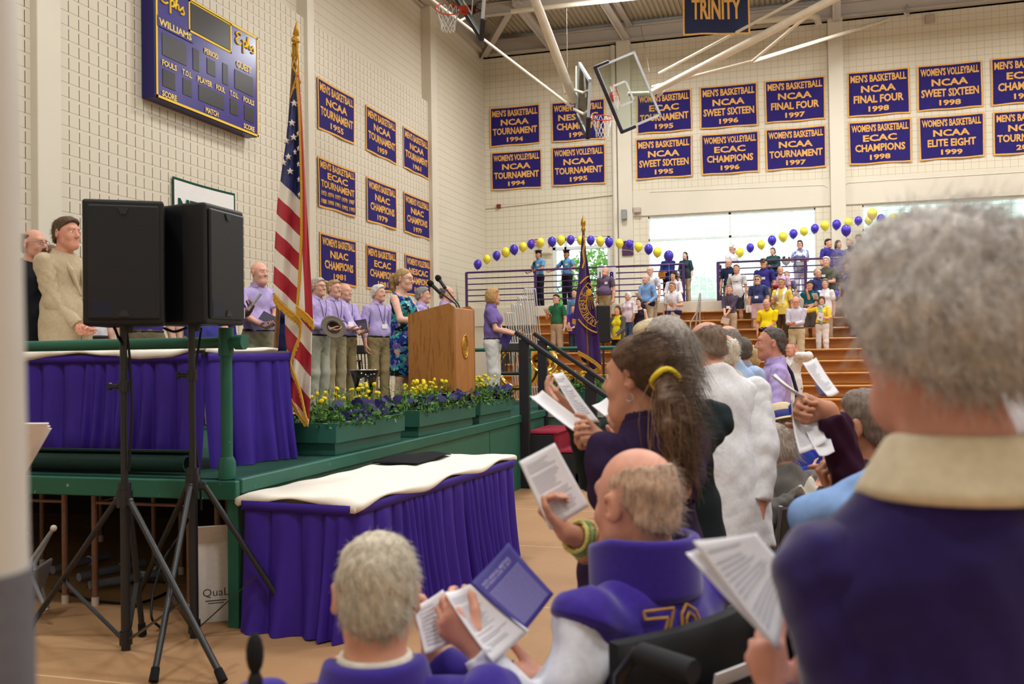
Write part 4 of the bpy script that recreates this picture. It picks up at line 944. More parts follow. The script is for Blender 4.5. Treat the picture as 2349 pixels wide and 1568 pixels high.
# hoop facing the camera, swung up on its side
d = 25.3; c4 = [at(x, y, d) for x, y in ((1361, 158), (1462, 117), (1520, 257), (1423, 307))]; cn = sum(c4)/4
t = hoop(cn, c4[0]-c4[3], c4[1]-c4[0], 'basketball hoop tilted on its side, its glass facing the camera')
e = at(1492, 214, 25.6); pole(t, e, at(1930, -12, 21.5), .095); pole(t, at(1503, 198, 25.6), at(1520, 214, 25.6), .11, 'pole_clamp'); pole(t, at(1440, 216, 25.5), e, .06, 'mast_stub')
pole(t, at(1512, 168, 25.6), at(1838, -5, 21.9), .035, 'brace_tube'); pole(t, at(1496, 200, 25.5), at(1725, 141, 24.4), .045, 'brace_tube'); pole(t, at(1725, 141, 24.4), at(2072, 34, 28.9), .05, 'brace_tube'); pole(t, at(1725, 141, 24.4), at(1872, 20, 22.1), .04, 'brace_tube')
pole(t, at(1490, 165, 25.7), at(1470, 60, 27.0), .006, 'hoist_cable', metal('4a4540'))
# hoop seen nearly edge-on
TL, BL, BR, TR_ = at(1329, 139, 20.6), at(1323, 266, 20.6), at(1350, 322, 18.85), at(1354, 178, 18.85); cn = (TL+BL+BR+TR_)/4
t = hoop(cn, (BR+TR_)/2-(BL+TL)/2, (0, 0, 1), 'basketball hoop seen edge-on beside the tilted one')
e = at(1317, 232, 20.0); pole(t, e, at(1070, -408, 16.1), .09); pole(t, at(1300, 190, 19.9), at(1306, 212, 19.9), .105, 'pole_clamp'); pole(t, at(1316, 206, 19.9), at(1345, 215, 19.7), .03, 'bracket'); pole(t, at(1316, 250, 19.9), at(1340, 262, 19.7), .03, 'bracket')
pole(t, at(1312, 246, 20.0), at(984, -6, 20.5), .03, 'brace_tube'); pole(t, at(1322, 152, 20.2), at(1322, 250, 20.0), .02, 'back_rail')
pole(t, at(1055, 48, 20.4), at(1110, 18, 20.9), .025, 'brace_tube')
pole(t, at(1302, 190, 19.9), at(1300, 20, 20.2), .006, 'hoist_cable', metal('8a857a'))
# hoop at the top edge, only its lower corner in view
X3, Z3 = nrm(-43*RT+92*UP+88*FW), nrm(12*RT+90*UP-88*FW); cn = at(1105, 91, 18.1)+X3*.93+Z3*.58
t = hoop(cn, X3, Z3, 'basketball hoop cut by the top of the view, dark padded corner low')
pole(t, cn+np.array([0, 0, .2]), at(1080, -160, 18.6), .09)
# arcs of balloons
M_BP = mat('4632c4', .28, 'latex', spec=.5, var=.03, scale=3); M_BY = mat('faee48', .28, 'latex', spec=.5, var=.03, scale=3); M_BW = mat('ecebe8', .28, 'latex', spec=.5, var=0)
for m_ in (M_BP, M_BY, M_BW): m_.node_tree.nodes['Principled BSDF'].inputs['Transmission Weight'].default_value = .12
def balloon_mesh(m_):
    mb = MB(); prof = [(.001, -.172), (.012, -.170), (.006, -.158), (.012, -.152)]
    for k in range(1, 15):
        a_ = PI*k/15; r_ = math.sin(a_)*.118; z_ = -math.cos(a_)*.142; r_ *= 1-.16*max(0, -z_/.142); prof.append((r_, z_-.005))
    prof.append((.001, .137)); mb.lathe(prof, n=18); return mb.mesh('balloon', m_)
BM = {'p': balloon_mesh(M_BP), 'y': balloon_mesh(M_BY), 'w': balloon_mesh(M_BW)}
ARC1 = [(1096, 606), (1117, 594), (1139, 586), (1160, 578), (1179, 572), (1200, 566), (1218, 560), (1240, 556), (1266, 554), (1287, 551), (1309, 550), (1332, 551), (1355, 551), (1377, 553), (1397, 555), (1421, 558), (1444, 560), (1465, 566), (1488, 571), (1508, 578)]
ARC2 = [(1697, 579), (1721, 568), (1746, 561), (1771, 551), (1796, 543), (1820, 536), (1844, 530), (1869, 524), (1892, 517), (1919, 515), (1946, 510), (1969, 506), (1993, 505), (2021, 502), (2050, 500), (2077, 498), (2105, 500), (2132, 499), (2161, 500), (2190, 502), (2218, 504), (2248, 507), (2280, 512)]
def pos_label(col, k, arc):
    a = ('first', 'second', 'third', 'fourth', 'fifth', 'sixth', 'seventh', 'eighth', 'ninth', 'tenth', 'eleventh', 'twelfth', 'thirteenth', 'fourteenth', 'fifteenth', 'sixteenth', 'seventeenth', 'eighteenth', 'nineteenth', 'twentieth', 'twenty-first', 'twenty-second', 'twenty-third')[k]
    return '%s balloon, %s along the %s arc from its corner-wall end' % (col, a, arc)
for arc, pts, start, nm in ((ARC1, ARC1, 0, 'policemen\'s'), (ARC2, ARC2, 1, 'long window')):
    P3 = [at(x, y, 27.2) for x, y in pts]
    for k, (q, (x, y)) in enumerate(zip(P3, pts)):
        c_ = 'py'[(k+start) % 2]; o = link('balloon', BM[c_]); o.location = q; o.rotation_euler = (.1*math.sin(k*2.1), .1*math.cos(k*1.7), k); o.scale = (1.0+.06*math.sin(k*5),)*3
        tag(o, pos_label('purple' if c_ == 'p' else 'yellow', k, nm), 'balloon', 'balloons on the '+nm+' arc')
    mb = MB(); mb.tube([q+np.array([0, .0, -.172]) for q in P3], .004, 4); mb.build('balloon_string', mat('e8e8ee', .6, 'cord', var=0), label='thin string the balloons of the %s arc are tied to' % nm, cat='string')
for x, y, c_, lb in ((1534, 587, 'p', 'purple balloon hiding the face of someone in blue at the railing'), (1941, 528, 'p', 'purple balloon hanging just under the arc by the pilaster'), (2001, 490, 'y', 'yellow balloon floating just over the long arc'), (1803, 595, 'w', 'white balloon with black cow patches at the railing'), (1916, 677, 'p', 'lone purple balloon held up among the crowd')):
    q = at(x, y, 25.5 if c_ != 'w' else 26.6); o = link('balloon', BM[c_]); o.location = q; o.scale = (1.12,)*3; tag(o, lb, 'balloon')
    if c_ == 'w':
        mb = MB()
        for dx, dz, r_ in ((-.045, .045, .036), (-.052, .01, .024), (.01, .0, .022), (-.01, -.03, .016), (.075, .03, .03), (.03, -.02, .015)):
            yy = -.118*math.sqrt(max(0, 1-(dx/.118)**2-(dz/.142)**2)); nrm_ = nrm((dx, yy, dz)); u1, v1, w1 = frame(nrm_); mb.lathe([(.0, .004), (r_*.7, .003), (r_, -.004)], np.array([dx, yy, dz])+nrm_*.002, 12, np.stack([u1, v1, w1], 1))
        mb.build('black_patches', mat('222222', .4, 'paint', var=0), o)
    mb = MB(); mb.tube([(0, 0, -.17), (.01, 0, -.5), (0, .01, -.9)], .0025, 4); mb.build('ribbon', mat('d9d9e2', .6, 'cord', var=0), o)
# ---------------------------------------------------------------- stage platform, skirted tables, planters, lectern
SZ = .855; SX, SY0, SY1 = -3.12, 4.92, 12.15
M_GPT = shader('green_paint', lambda P, M, NZ, MIX, BUMP: MIX(M('MULTIPLY', M('GREATER_THAN', NZ(26, 4), .735), .8), MIX(NZ(3), '1f5747', '2b6a58'), 'a8b7a8'), .45)
M_GPAN = shader('green_panel', lambda P, M, NZ, MIX, BUMP: MIX(NZ(2.4), '2c5d4c', '3b6e5c'), .5)
M_CARP = shader('green_carpet', lambda P, M, NZ, MIX, BUMP: MIX(NZ(90, 2), '1c3a33', '2d5147'), .95, .1)
M_BRN = mat('7d5a4c', .4, 'metal', spec=.5, var=.12); M_TIP = paint('cdbfae')
st = empty('stage', (SX, SY0, 0), label='green carpeted stage platform along the side wall', cat='stage'); so_ = np.array([SX, SY0, 0])
def sbox(nm, lo, hi, m, ch=.0, par=None):
    lo, hi = np.array(lo, float), np.array(hi, float); mb = MB(); mb.box((lo+hi)/2-so_, hi-lo, None, ch); return mb.build(nm, m, par or st)
sbox('deck', (-9.4, SY0+.02, SZ-.10), (SX-.02, SY1, SZ-.012), M_GPT); sbox('carpet', (-9.4, SY0+.06, SZ-.012), (SX-.06, SY1, SZ), M_CARP)
sbox('edge_board', (-9.4, SY0-.02, SZ-.115), (SX, SY0+.03, SZ-.005), M_GPT, .006); sbox('edge_board', (SX-.045, SY0+.03, SZ-.085), (SX+.01, SY1, SZ+.004), M_GPT, .008)
for a, b in ((SY0+.06, 7.3), (7.32, 9.72), (9.74, 10.95), (10.97, SY1)): sbox('front_panel', (SX-.04, a, .0), (SX-.012, b, SZ-.085), M_GPAN)
sbox('deck', (-9.4, SY1, SZ-.10), (-1.55, 14.6, SZ), M_CARP); sbox('front_panel', (SX, SY1-.0, 0), (-1.55, SY1+.03, SZ-.08), mat('4e6657', .5, 'paint', var=.08, scale=3)); sbox('edge_board', (SX, SY1-.02, SZ-.10), (-1.53, SY1+.04, SZ+.004), mat('9fa79b', .5, 'paint', var=.08, scale=3))
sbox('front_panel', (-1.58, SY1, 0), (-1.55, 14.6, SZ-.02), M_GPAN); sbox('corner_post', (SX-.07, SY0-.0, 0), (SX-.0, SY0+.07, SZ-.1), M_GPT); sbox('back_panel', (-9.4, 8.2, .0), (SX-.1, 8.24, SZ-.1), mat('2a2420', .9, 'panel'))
# folding-table style legs under the platform, brown steel with pale tips
for i, x in enumerate((-4.55, -4.32, -5.55, -5.8, -3.62, -3.42, -6.6)):
    for y in (SY0+.25, SY0+1.15, SY0+2.1):
        mb = MB(); mb.tube([(x-SX, y-SY0, .05), (x-SX, y-SY0, SZ-.1)], .02, 8); l_ = mb.build('leg', M_BRN, st); mb = MB(); mb.tube([(x-SX, y-SY0, .0), (x-SX, y-SY0, .055)], .0235, 8); mb.build('leg_tip', M_TIP, l_)
for a, b in ((-5.55, -4.55), (-4.32, -3.62), (-6.6, -5.8)):
    for y in (SY0+.25, SY0+1.15, SY0+2.1): mb = MB(); mb.tube([(a-SX, y-SY0, SZ-.2), (b-SX, y-SY0, SZ-.2)], .012, 6); mb.tube([(a-SX, y-SY0, SZ-.2), ((a+b)/2-SX, y-SY0+.3, SZ-.12)], .006, 5); mb.build('cross_bar', M_BRN, st)
# green pipe guard rail on the near edge
r = empty('guard_rail', (SX-.1, SY0+.05, SZ), label='green pipe guard rail along the near edge of the stage', cat='railing')
mb = MB(); mb.tube([(0, 0, 0), (0, 0, .87)], .034, 14); mb.build('post', M_GPT, r); mb = MB(); mb.lathe([(.05, 0), (.05, .1), (.036, .13)]); mb.build('socket', M_GPT, r)
mb = MB(); mb.tube([(.12, 0, .80), (-5.2, 0, .80)], .034, 14); mb.build('rail', M_GPT, r); mb = MB(); mb.tube([(0, 0, .72), (0, 0, .885)], .045, 14); mb.tube([(.07, 0, .80), (.125, 0, .80)], .045, 14); mb.build('pipe_fitting', M_GPT, r)
mb = MB(); mb.tube([(-2.6, 0, 0), (-2.6, 0, .80)], .034, 12); mb.build('post', M_GPT, r)
mb = MB(); mb.lathe([(.001, 0), (.075, 0), (.10, .03), (.085, .07), (.06, .085), (.001, .085)], n=20, R=roty(PI/2)); o = mb.build('carpet_roll', M_CARP)   # replaced below by the full roll
bpy.data.objects.remove(o)
def roll(u, v):
    t = u*2.6*PI; rr = .025+.016*t/PI; return np.array([-v*3.6, .05*0+rr*math.cos(t), .095+rr*math.sin(t)])
mb = MB(); mb.sheet(roll, 40, 6, two=.012); tag(place(mb.build('carpet_roll', mat('1c3530', .95, 'carpet', var=.25, scale=120)), (SX-.45+.0, SY0+.17, SZ-.02)), 'rolled-up end of dark green carpet along the near stage edge', 'carpet')
M_PLEAT = mat('371d8e', .6, 'satin', spec=.3, var=.10, scale=7); M_LINEN = mat('efe8dc', .85, 'linen', spec=.15, var=.03, scale=5)
def skirted_table(name, corners, zb, zt, label, sides, drop=.0, seed=0, cloth_label='', sag=None):
    """folding table hidden by a pleated skirt; corners counter-clockwise at floor level"""
    c = [np.array([*p, zb]) for p in corners]; O = sum(c)/4; r = np.random.RandomState(seed)
    t = empty(name, O, label=label, cat='table')
    top = [p+np.array([0, 0, zt-zb]) for p in c]
    mb = MB(); mb.prism([p[:2]-O[:2] for p in c], .03, c=(0, 0, zt-zb-.03)); mb.build('tabletop', mat('8a7a62', .5, 'wood'), t)
    for p in c:
        q = p+(O-p)*.12; mb = MB(); mb.tube([q-O, q-O+np.array([0, 0, zt-zb-.03])], .016, 8); mb.build('leg', M_BRN, t)
    for k in sides:
        a, b = c[k], c[(k+1) % 4]; L = np.linalg.norm(b-a); e = (b-a)/L; nn = np.array([e[1], -e[0], 0]); npl = max(4, int(L/.155)); off = np.cumsum(r.uniform(.7, 1.3, npl)); off = off/off[-1]
        ph = np.concatenate([[0], off])
        def fn(u, v):
            i = min(np.searchsorted(ph, u, 'right')-1, npl-1); f = (u-ph[i])/(ph[i+1]-ph[i]); rr = (i*7919+seed*31) % 17/17.
            x = u*L; cr = math.exp(-(min(f, 1-f)/.045)**2); fold = .5+.5*math.sin(2*PI*f*(1 if rr < .5 else 2)-PI/2+.8*rr)
            w1 = (.012*min(1, v*6)+v**1.2*(.034+.034*rr)); dep = fold*w1+.010*math.sin(31*x+3*math.sin(5*x)+2*v)*v-.034*cr*min(1, v*12)*(1-.45*v)
            z = (zt-zb-.012)*(1-v)+(sag(u) if sag and k == 0 else 0)*(1-v)**3+(.012*math.sin(9*x+seed)*v**3)
            return a-O+e*(x+.018*v*math.sin(i*2.3+seed)*math.sin(PI*u))+nn*(.020+dep+.035*v*v)+np.array([0, 0, max(z, .004)])
        mb = MB(); mb.sheet(fn, npl*14, 20); mb.build('pleated_skirt', M_PLEAT, t)
        def fb(u, v): p = fn(u, 0); return p+nn*(.010)-np.array([0, 0, .055*v])
        mb = MB(); mb.sheet(fb, 40, 2, two=.004); mb.build('skirt_band', M_PLEAT, t)
    # white cloth lying over the top with a soft overhang
    U = top[1]-top[0]; Wv = top[3]-top[0]; LU, LW = np.linalg.norm(U), np.linalg.norm(Wv); eu, ew = U/LU, Wv/LW
    def ft(u, v):
        x, y = u*(LU+.16)-.08, v*(LW+.16)-.08
        ox = max(0, -x, x-LU)+0; oy = max(0, -y, y-LW); ov = math.hypot(ox, oy)
        xx, yy = min(max(x, -.022), LU+.022), min(max(y, -.022), LW+.022)
        rp = .006*math.sin(9*x+2*y+seed)+.005*math.sin(14*y+3*math.sin(5*x))+.004*math.sin(23*x-7*y)
        dz = rp*.8+.019-min(ov, .075)*(.55+.35*math.sin(7*(x+y)+seed)); bulge = .020*math.sin(min(ov/.09, 1)*PI)
        d = (np.array([0., 0, 0])+eu*(1 if x > LU else -1 if x < 0 else 0)+ew*(1 if y > LW else -1 if y < 0 else 0))*bulge
        return top[0]-O+eu*xx+ew*yy+d+np.array([0, 0, dz])
    mb = MB(); mb.sheet(ft, 70, 40, two=-.004); tag(place(mb.build('tablecloth', M_LINEN), O), cloth_label, 'tablecloth')
    return t, O
skirted_table('table', [(-3.08, 4.93), (-2.36, 4.86), (-2.17, 7.30), (-2.90, 7.36)], 0, .755, 'purple skirted table set against the front of the stage', (0, 1), seed=3, cloth_label='creased white cloth over the table in front of the stage')
skirted_table('table', [(-7.6, 5.24), (-3.66, 5.40), (-3.46, 6.14), (-7.6, 6.05)], SZ, SZ+.755, 'long purple skirted table up on the stage behind the loudspeakers', (0, 1), drop=.0, seed=9, cloth_label='white cloth on the long table up on the stage', sag=lambda u: -.13*max(0, .55-u)*1.2)
# black cloth lying at the back of the floor table
def bc(u, v): return np.array([(u-.5)*.34+.03*math.sin(3*v), (v-.5)*.72, .012+.018*math.sin(5*u+2*v)*math.sin(4*v)+.012*math.sin(PI*v)])
mb = MB(); mb.sheet(bc, 14, 18, two=.006); o = place(mb.build('black_cloth', cloth('17171c')), (-2.79, 6.78, .785)); tag(o, 'small crumpled black cloth on the far edge of the white tablecloth', 'cloth')
# ---- planters
M_PLT = shader('planter_paint', lambda P, M, NZ, MIX, BUMP: MIX(NZ(3), '24574a', '31665a'), .5)
M_LEAF = mat('3f6a34', .55, 'leaf', var=.35, scale=25); M_LEAF2 = mat('5c8a3f', .55, 'leaf', var=.3, scale=25); M_PANSY = mat('1e1458', .6, 'petal', var=.3, scale=30); M_MARI = mat('e8cf1e', .6, 'petal', var=.15, scale=40)
def planter(loc, rz, L, label, W_=.36, n_y=26, n_p=30, seed=0):
    t = empty('flower_planter', loc, rz, label=label, cat='planter', group='green planters along the stage'); r = np.random.RandomState(seed+3)
    mb = MB(); mb.box((0, 0, .045), (W_-.05, L-.06, .09), None, .004); mb.build('base', M_PLT, t)
    mb = MB(); h = .145
    for s_ in (-1, 1): mb.box((s_*(W_/2-.011), 0, .09+h/2), (.022, L, h), None, .003); mb.box((0, s_*(L/2-.011), .09+h/2), (W_-.03, .022, h), None, .003)
    mb.box((0, 0, .10), (W_-.04, L-.04, .02)); mb.build('box', M_PLT, t)
    mb = MB(); mb.box((0, 0, .195), (W_-.045, L-.045, .02)); mb.build('soil', mat('3a2c20', .95, 'soil', var=.4, scale=60), t)
    # foliage: small leaves scattered over the box
    V, F, Mi = [], [], []
    def leaf(p, l, wd, m_):
        a_ = nrm(r.randn(3)+np.array([0, 0, .6])); b_ = nrm(np.cross(a_, r.randn(3))); q = len(V); V.extend([p, p+a_*l*.5+b_*wd, p+a_*l, p+a_*l*.5-b_*wd]); F.append((q, q+1, q+2, q+3)); Mi.append(m_)
    for k in range(int(1300*L)):
        x, y = r.uniform(-.54, .56)*W_, r.uniform(-.5, .5)*L; zz = .20+.17*r.rand()**1.3*(1-.7*abs(x/W_)); leaf(np.array([x, y, zz]), .035+.02*r.rand(), .010+.006*r.rand(), int(r.rand() > .55))
    for k in range(int(700*L)):                        # feathery marigold greens at the back
        x, y = r.uniform(-.45, .12)*W_, r.uniform(-.48, .48)*L; leaf(np.array([x, y, .25+.20*r.rand()]), .04, .003, 1)
    mb = MB(); mb.add(V, F); me = rawmesh('foliage', V, F, [M_LEAF, M_LEAF2], True, Mi); link('foliage', me, t)
    def blossom(p, rad, m_, petals, nm):
        mb = MB(); up_ = nrm(r.randn(3)*.5+np.array([.35, -.5, .7]))
        if nm == 'marigold': 
            u1, v1, w1 = frame(up_); R_ = np.stack([u1, v1, w1], 1); mb.lathe([(.001, -.012), (rad*.75, -.004), (rad, .004), (rad*.8, .012), (rad*.4, .016), (.001, .015)], p, 9, R_)
            mb.tube([p-np.array([0, 0, .12]), p-up_*.01], .002, 4)
        else:
            u1, v1, w1 = frame(up_)
            for i in range(petals):
                a_ = i*2*PI/petals+.3; c_ = p+(u1*math.cos(a_)+v1*math.sin(a_))*rad*.5; d1 = (u1*math.cos(a_)+v1*math.sin(a_)); d2 = np.cross(w1, d1)
                q = [c_-d1*rad*.45, c_-d2*rad*.5+w1*.006, c_+d1*rad*.5+d2*(-.3*rad), c_+d1*rad*.5+d2*(.3*rad), c_+d2*rad*.5+w1*.006]; mb.add(q, [(0, 1, 2, 3, 4)], True)
        mb.build(nm, m_, t)
    for k in range(n_p):
        y = (r.uniform(-.47, .5) if k % 3 else r.uniform(.0, .5))*L; blossom(np.array([r.uniform(.05, .50)*W_, y, .255+.10*r.rand()]), .040+.008*r.rand(), M_PANSY, 5, 'pansy')
    cl = r.uniform(-.45, .45, 7)
    for k in range(n_y):
        y = (cl[k % 7]+r.normal(0, .05))*L; blossom(np.array([r.uniform(-.40, .05)*W_, np.clip(y, -.49*L, .49*L), .36+.13*r.rand()]), .017+.006*r.rand(), M_MARI, 0, 'marigold')
    return t
planter((-3.35, 6.86, SZ), -.02, 1.20, 'nearest green planter of marigolds and pansies, beside the striped flag', .40, 34, 36, 1)
planter((-3.32, 8.52, SZ), -.03, 1.40, 'green flower planter in front of the wooden lectern', .38, 44, 40, 2)
planter((-3.30, 9.98, SZ), -.03, 1.10, 'green flower planter just before the black stair rails', .38, 34, 34, 3)
p = hit(1268, 945, 2, SZ); planter((p[0]+.05, SY1+.42, SZ), PI/2+.0, .90, 'green flower planter behind the black stair rails', .38, 34, 26, 4)
# ---- lectern
M_OAK = shader('oak', lambda P, M, NZ, MIX, BUMP: MIX(M('MULTIPLY', M('GREATER_THAN', NZ(7, 5, (6, 6, .5), .65), .56), .55), MIX(NZ(3, 4, (7, 7, .6)), 'a56d36', 'bd8446'), '85511f'), .35, .45)
lp = at(1043, 800, 9.55); lx, ly = lp[0], lp[1]
t = empty('lectern', (lx-.25, ly+.31, SZ), label='oak lectern with a gold seal at the front of the stage', cat='lectern')
mb = MB(); mb.prism([(-.24, 0), (.25, 0), (.25, 1.16), (.20, 1.20), (-.24, 1.10)], .03, R=rotx(PI/2), c=(0, -.29, .03)); mb.build('side_panel', M_OAK, t)
mb = MB(); mb.prism([(-.24, 0), (.25, 0), (.25, 1.16), (.20, 1.20), (-.24, 1.10)], .03, R=rotx(PI/2), c=(0, .32, .03)); mb.build('side_panel', M_OAK, t)
mb = MB(); mb.box((.235, 0, .61), (.03, .62, 1.16), None, .012); mb.build('front_panel', M_OAK, t)
mb = MB(); mb.box((-.02, 0, 1.09), (.46, .58, .02), roty(-.2)); mb.build('reading_top', M_OAK, t)
mb = MB(); mb.box((.0, 0, .02), (.54, .68, .05), None, .008); mb.build('plinth', M_OAK, t)
mb = MB(); a = np.arange(40)*2*PI/40; mb.tube([(.252, .085*math.cos(k)*(1+.05*math.cos(12*k)), .80+.115*math.sin(k)*(1+.05*math.cos(12*k))) for k in a], .010, 6, closed=True); mb.tube([(.252, .060*math.cos(k), .80+.085*math.sin(k)) for k in a], .006, 6, closed=True)
mb.box((.252, 0, .80), (.004, .06, .07), rotx(.0), .001); mb.box((.253, 0, .83), (.006, .09, .012)); mb.box((.253, 0, .775), (.006, .05, .02)); mb.build('gold_seal', metal('c79a3c', .4), t)
for k, (dy, hx) in enumerate(((-.02, .0), (.06, .05))):
    g = empty('microphone', (lx-.12, ly+.31+dy, SZ+1.17), label='black gooseneck microphone on the lectern, %s' % ('foam head lower' if k == 0 else 'foam head higher'), cat='microphone', group='lectern microphones')
    a_ = np.array([.06, .0, .0]); b_ = np.array([-.16, .05+dy, .20+.06*k]); mb = MB(); mb.tube([a_, a_+np.array([-.03, 0, .07]), b_], .008, 8); mb.build('gooseneck', mat('1e1e20', .4, 'metal', var=0), g)
    e = nrm(b_-a_); mb = MB(); mb.tube([b_-e*.02, b_+e*.10], .019, 10); mb.build('barrel', mat('222225', .4, 'metal', var=0), g); mb = MB(); mb.ball(b_+e*.13, (.034, .034, .042), 12, R=np.stack(frame(e), 1)); mb.build('foam_head', mat('151517', .95, 'foam', var=.2, scale=200), g)
# ---- stairs with red treads and black hand rails
M_BLK = mat('25262c', .55, 'paint', var=.05); M_RED = mat('8e2c3c', .95, 'carpet', spec=.1, var=.12, scale=90)
t = empty('stage_stairs', (SX+.02, 10.95, 0), label='short stairs with red carpeted treads up to the stage', cat='stairs')
for k, (z, x0) in enumerate(((.66, .03), (.44, .33), (.22, .63))):
    mb = MB(); mb.box((x0+.17, .55, z-.02), (.38, 1.02, .045), None, .016); mb.build('tread', M_RED, t)
    mb = MB(); mb.box((x0+.33, .55, z-.125), (.03, 1.0, .19)); mb.build('riser', M_RED, t); mb = MB(); mb.box((x0+.15, .02, (z-.04)/2), (.33, .03, z-.04)); mb.box((x0+.15, 1.08, (z-.04)/2), (.33, .03, z-.04)); mb.build('side_panel', M_BLK, t)
for Y, pts, lab, posts in ((10.93, ((1183, 761), (1383, 903)), 'nearer black wooden hand rail of the stage stairs', ((1202, 0.), (1356, 0.))), (12.06, ((1225, 764), (1383, 872)), 'farther black wooden hand rail of the stage stairs', ((1244, .0), (1352, .0)))):
    A, B = hit(*pts[0], 1, Y), hit(*pts[1], 1, Y); B = A+(B-A)*1.12; g = empty('hand_rail', (A[0], Y, 0), label=lab, cat='hand rail', group='hand rails of the stage stairs'); o = np.array([A[0], Y, 0])
    mb = MB(); mb.bar(A-o, B-o, .085, .05, (0, 0, 1), None, .01); mb.build('rail', M_BLK, g)
    for px, zb in posts:
        x = hit(px, 800, 1, Y)[0]; f = (x-A[0])/(B[0]-A[0]); zt = A[2]+(B[2]-A[2])*f; mb = MB(); mb.box((x-A[0], 0, (zt-.02)/2), (.115, .07, zt-.02), None, .006); mb.build('post', M_BLK, g)
# ---- captain's chairs at the back of the stage
def chair(loc, rz, label, blue=False):
    t = empty('captain_chair', loc, rz, label=label, cat='chair', group='black captain\'s chairs on the stage'); K = mat('1b1a1d', .3, 'lacquer', spec=.5, var=.03); Wd = mat('6d3f22', .35, 'wood', spec=.5, var=.2, scale=30)
    mb = MB(); mb.box((0, 0, .44), (.52, .48, .045), None, .018); mb.build('seat', K, t)
    mb = MB(); mb.box((0, -.26, .83), (.56, .03, .14), rotx(.15), .012); mb.build('crest_rail', K, t)
    for i in range(7): x = -.21+.07*i; mb = MB(); mb.tube([(x*.85, -.21, .45), (x, -.255, .78)], .010, 6); mb.build('spindle', K, t)
    for s_ in (-1, 1):
        mb = MB(); mb.bar((s_*.27, -.24, .66), (s_*.29, .16, .66), .05, .03, ch=.01); mb.build('arm', Wd, t)
        mb = MB(); mb.tube([(s_*.26, .12, .45), (s_*.285, .13, .65)], .014, 6); mb.tube([(s_*.26, -.05, .45), (s_*.285, -.06, .65)], .010, 6); mb.build('arm_support', K, t)
        for y in (-.18, .18): mb = MB(); mb.tube([(s_*.2, y*.9, .43), (s_*.25, y*1.2, 0)], [.02, .014], 8); mb.build('leg', K, t)
    mb = MB(); mb.tube([(-.23, 0, .2), (.23, 0, .2)], .011, 6); mb.tube([(-.24, -.2, .22), (-.24, .2, .22)], .011, 6); mb.tube([(.24, -.2, .22), (.24, .2, .22)], .011, 6); mb.build('stretcher', K, t); return t
p = at(1150, 832, 13.9); chair((p[0], 13.75, SZ), PI+.25, 'black captain\'s chair behind the woman in white trousers')
chair((p[0]-1.05, 13.6, SZ), PI+.2, 'black captain\'s chair half hidden by the lectern')
p = at(846, 860, 14.6); chair((p[0], p[1], SZ), -2.0, 'black captain\'s chair between the men in khaki trousers')
# guard rail at the far end of the stage
g = empty('guard_rail', (-9.0, 14.5, SZ), label='green pipe guard rail at the far end of the stage', cat='railing'); mb = MB(); mb.tube([(0, 0, .80), (7.4, 0, .80)], .03, 10); mb.build('rail', M_GPT, g)
for x in (0, 2.5, 5, 7.4): mb = MB(); mb.tube([(x, 0, 0), (x, 0, .80)], .03, 10); mb.build('post', M_GPT, g)
# glass bowl on a stand behind the first planter
p = at(836, 900, 8.9); t = empty('glass_bowl', (p[0], p[1], SZ), label='clear glass bowl on a small black stand behind the nearest planter', cat='bowl')
mb = MB(); mb.lathe([(.001, .30), (.05, .30), (.085, .42), (.135, .585), (.128, .585), (.08, .425), (.045, .315), (.001, .31)], n=28); mb.build('bowl', M_CLR, t); mb = MB(); mb.lathe([(.132, .582), (.138, .588), (.132, .593)], n=28); mb.build('rim', metal('d9dde0', .2), t)
mb = MB(); mb.box((0, 0, .15), (.26, .26, .29), None, .01); mb.build('stand', mat('202023', .5, 'paint', var=0), t)
# ---------------------------------------------------------------- loudspeakers on tripods
M_SPK = mat('101116', .5, 'plastic', spec=.4, var=.15, scale=300); M_TRI = mat('1d1e22', .38, 'metal', spec=.5, var=.05)
def _grille(P, M, NZ, MIX, BUMP):
    k = 1/.011; u = M('ABSOLUTE', M('SUBTRACT', M('FRACT', M('MULTIPLY', M('ADD', P[0], M('MULTIPLY', M('FLOOR', M('MULTIPLY', P[2], k)), .0055)), k)), .5)); v = M('ABSOLUTE', M('SUBTRACT', M('FRACT', M('MULTIPLY', P[2], k)), .5))
    return MIX(M('LESS_THAN', M('ADD', M('MULTIPLY', u, u), M('MULTIPLY', v, v)), .10), '16181f', '050507')
M_GRL = shader('speaker_grille', _grille, .5, .4)
def speaker_box(loc, rz, label, W_=.40, H_=.66, D_=.40):
    t = empty('loudspeaker', loc, rz, label=label, cat='loudspeaker', group='tripod loudspeakers')
    pl = [(-W_/2, -D_*.5), (W_/2, -D_*.5), (W_/2, -D_*.15), (W_*.30, D_*.5), (-W_*.30, D_*.5), (-W_/2, -D_*.15)]
    mb = MB(); mb.prism(pl, H_, c=(0, 0, 0)); o = mb.build('cabinet', M_SPK, t); bv = o.modifiers.new('bevel', 'BEVEL'); bv.width = .014; bv.segments = 2
    mb = MB(); mb.box((0, -D_/2-.006, H_/2), (W_-.05, .02, H_-.06), None, .008); mb.build('grille', M_GRL, t)
    for zz, s_ in ((H_-.045, -1), (.045, 1)):
        mb = MB(); mb.prism([(-.028, 0), (.028, 0), (.012, s_*.034), (-.012, s_*.034)][::(1 if s_ > 0 else -1)], .008, R=rotx(PI/2), c=(0, -D_/2-.014, zz)); mb.build('corner_bracket', mat('2b2d34', .4, 'plastic', var=0), t)
    mb = MB(); mb.box((-W_*.27, -D_/2-.0165, .085), (.10, .002, .085)); mb.build('badge', mat('1b1f33', .5, 'plastic', var=0), t)
    mb = MB(); mb.tube([(0, 0, -.035), (0, 0, .01)], .032, 14); mb.build('pole_socket', M_TRI, t); return t
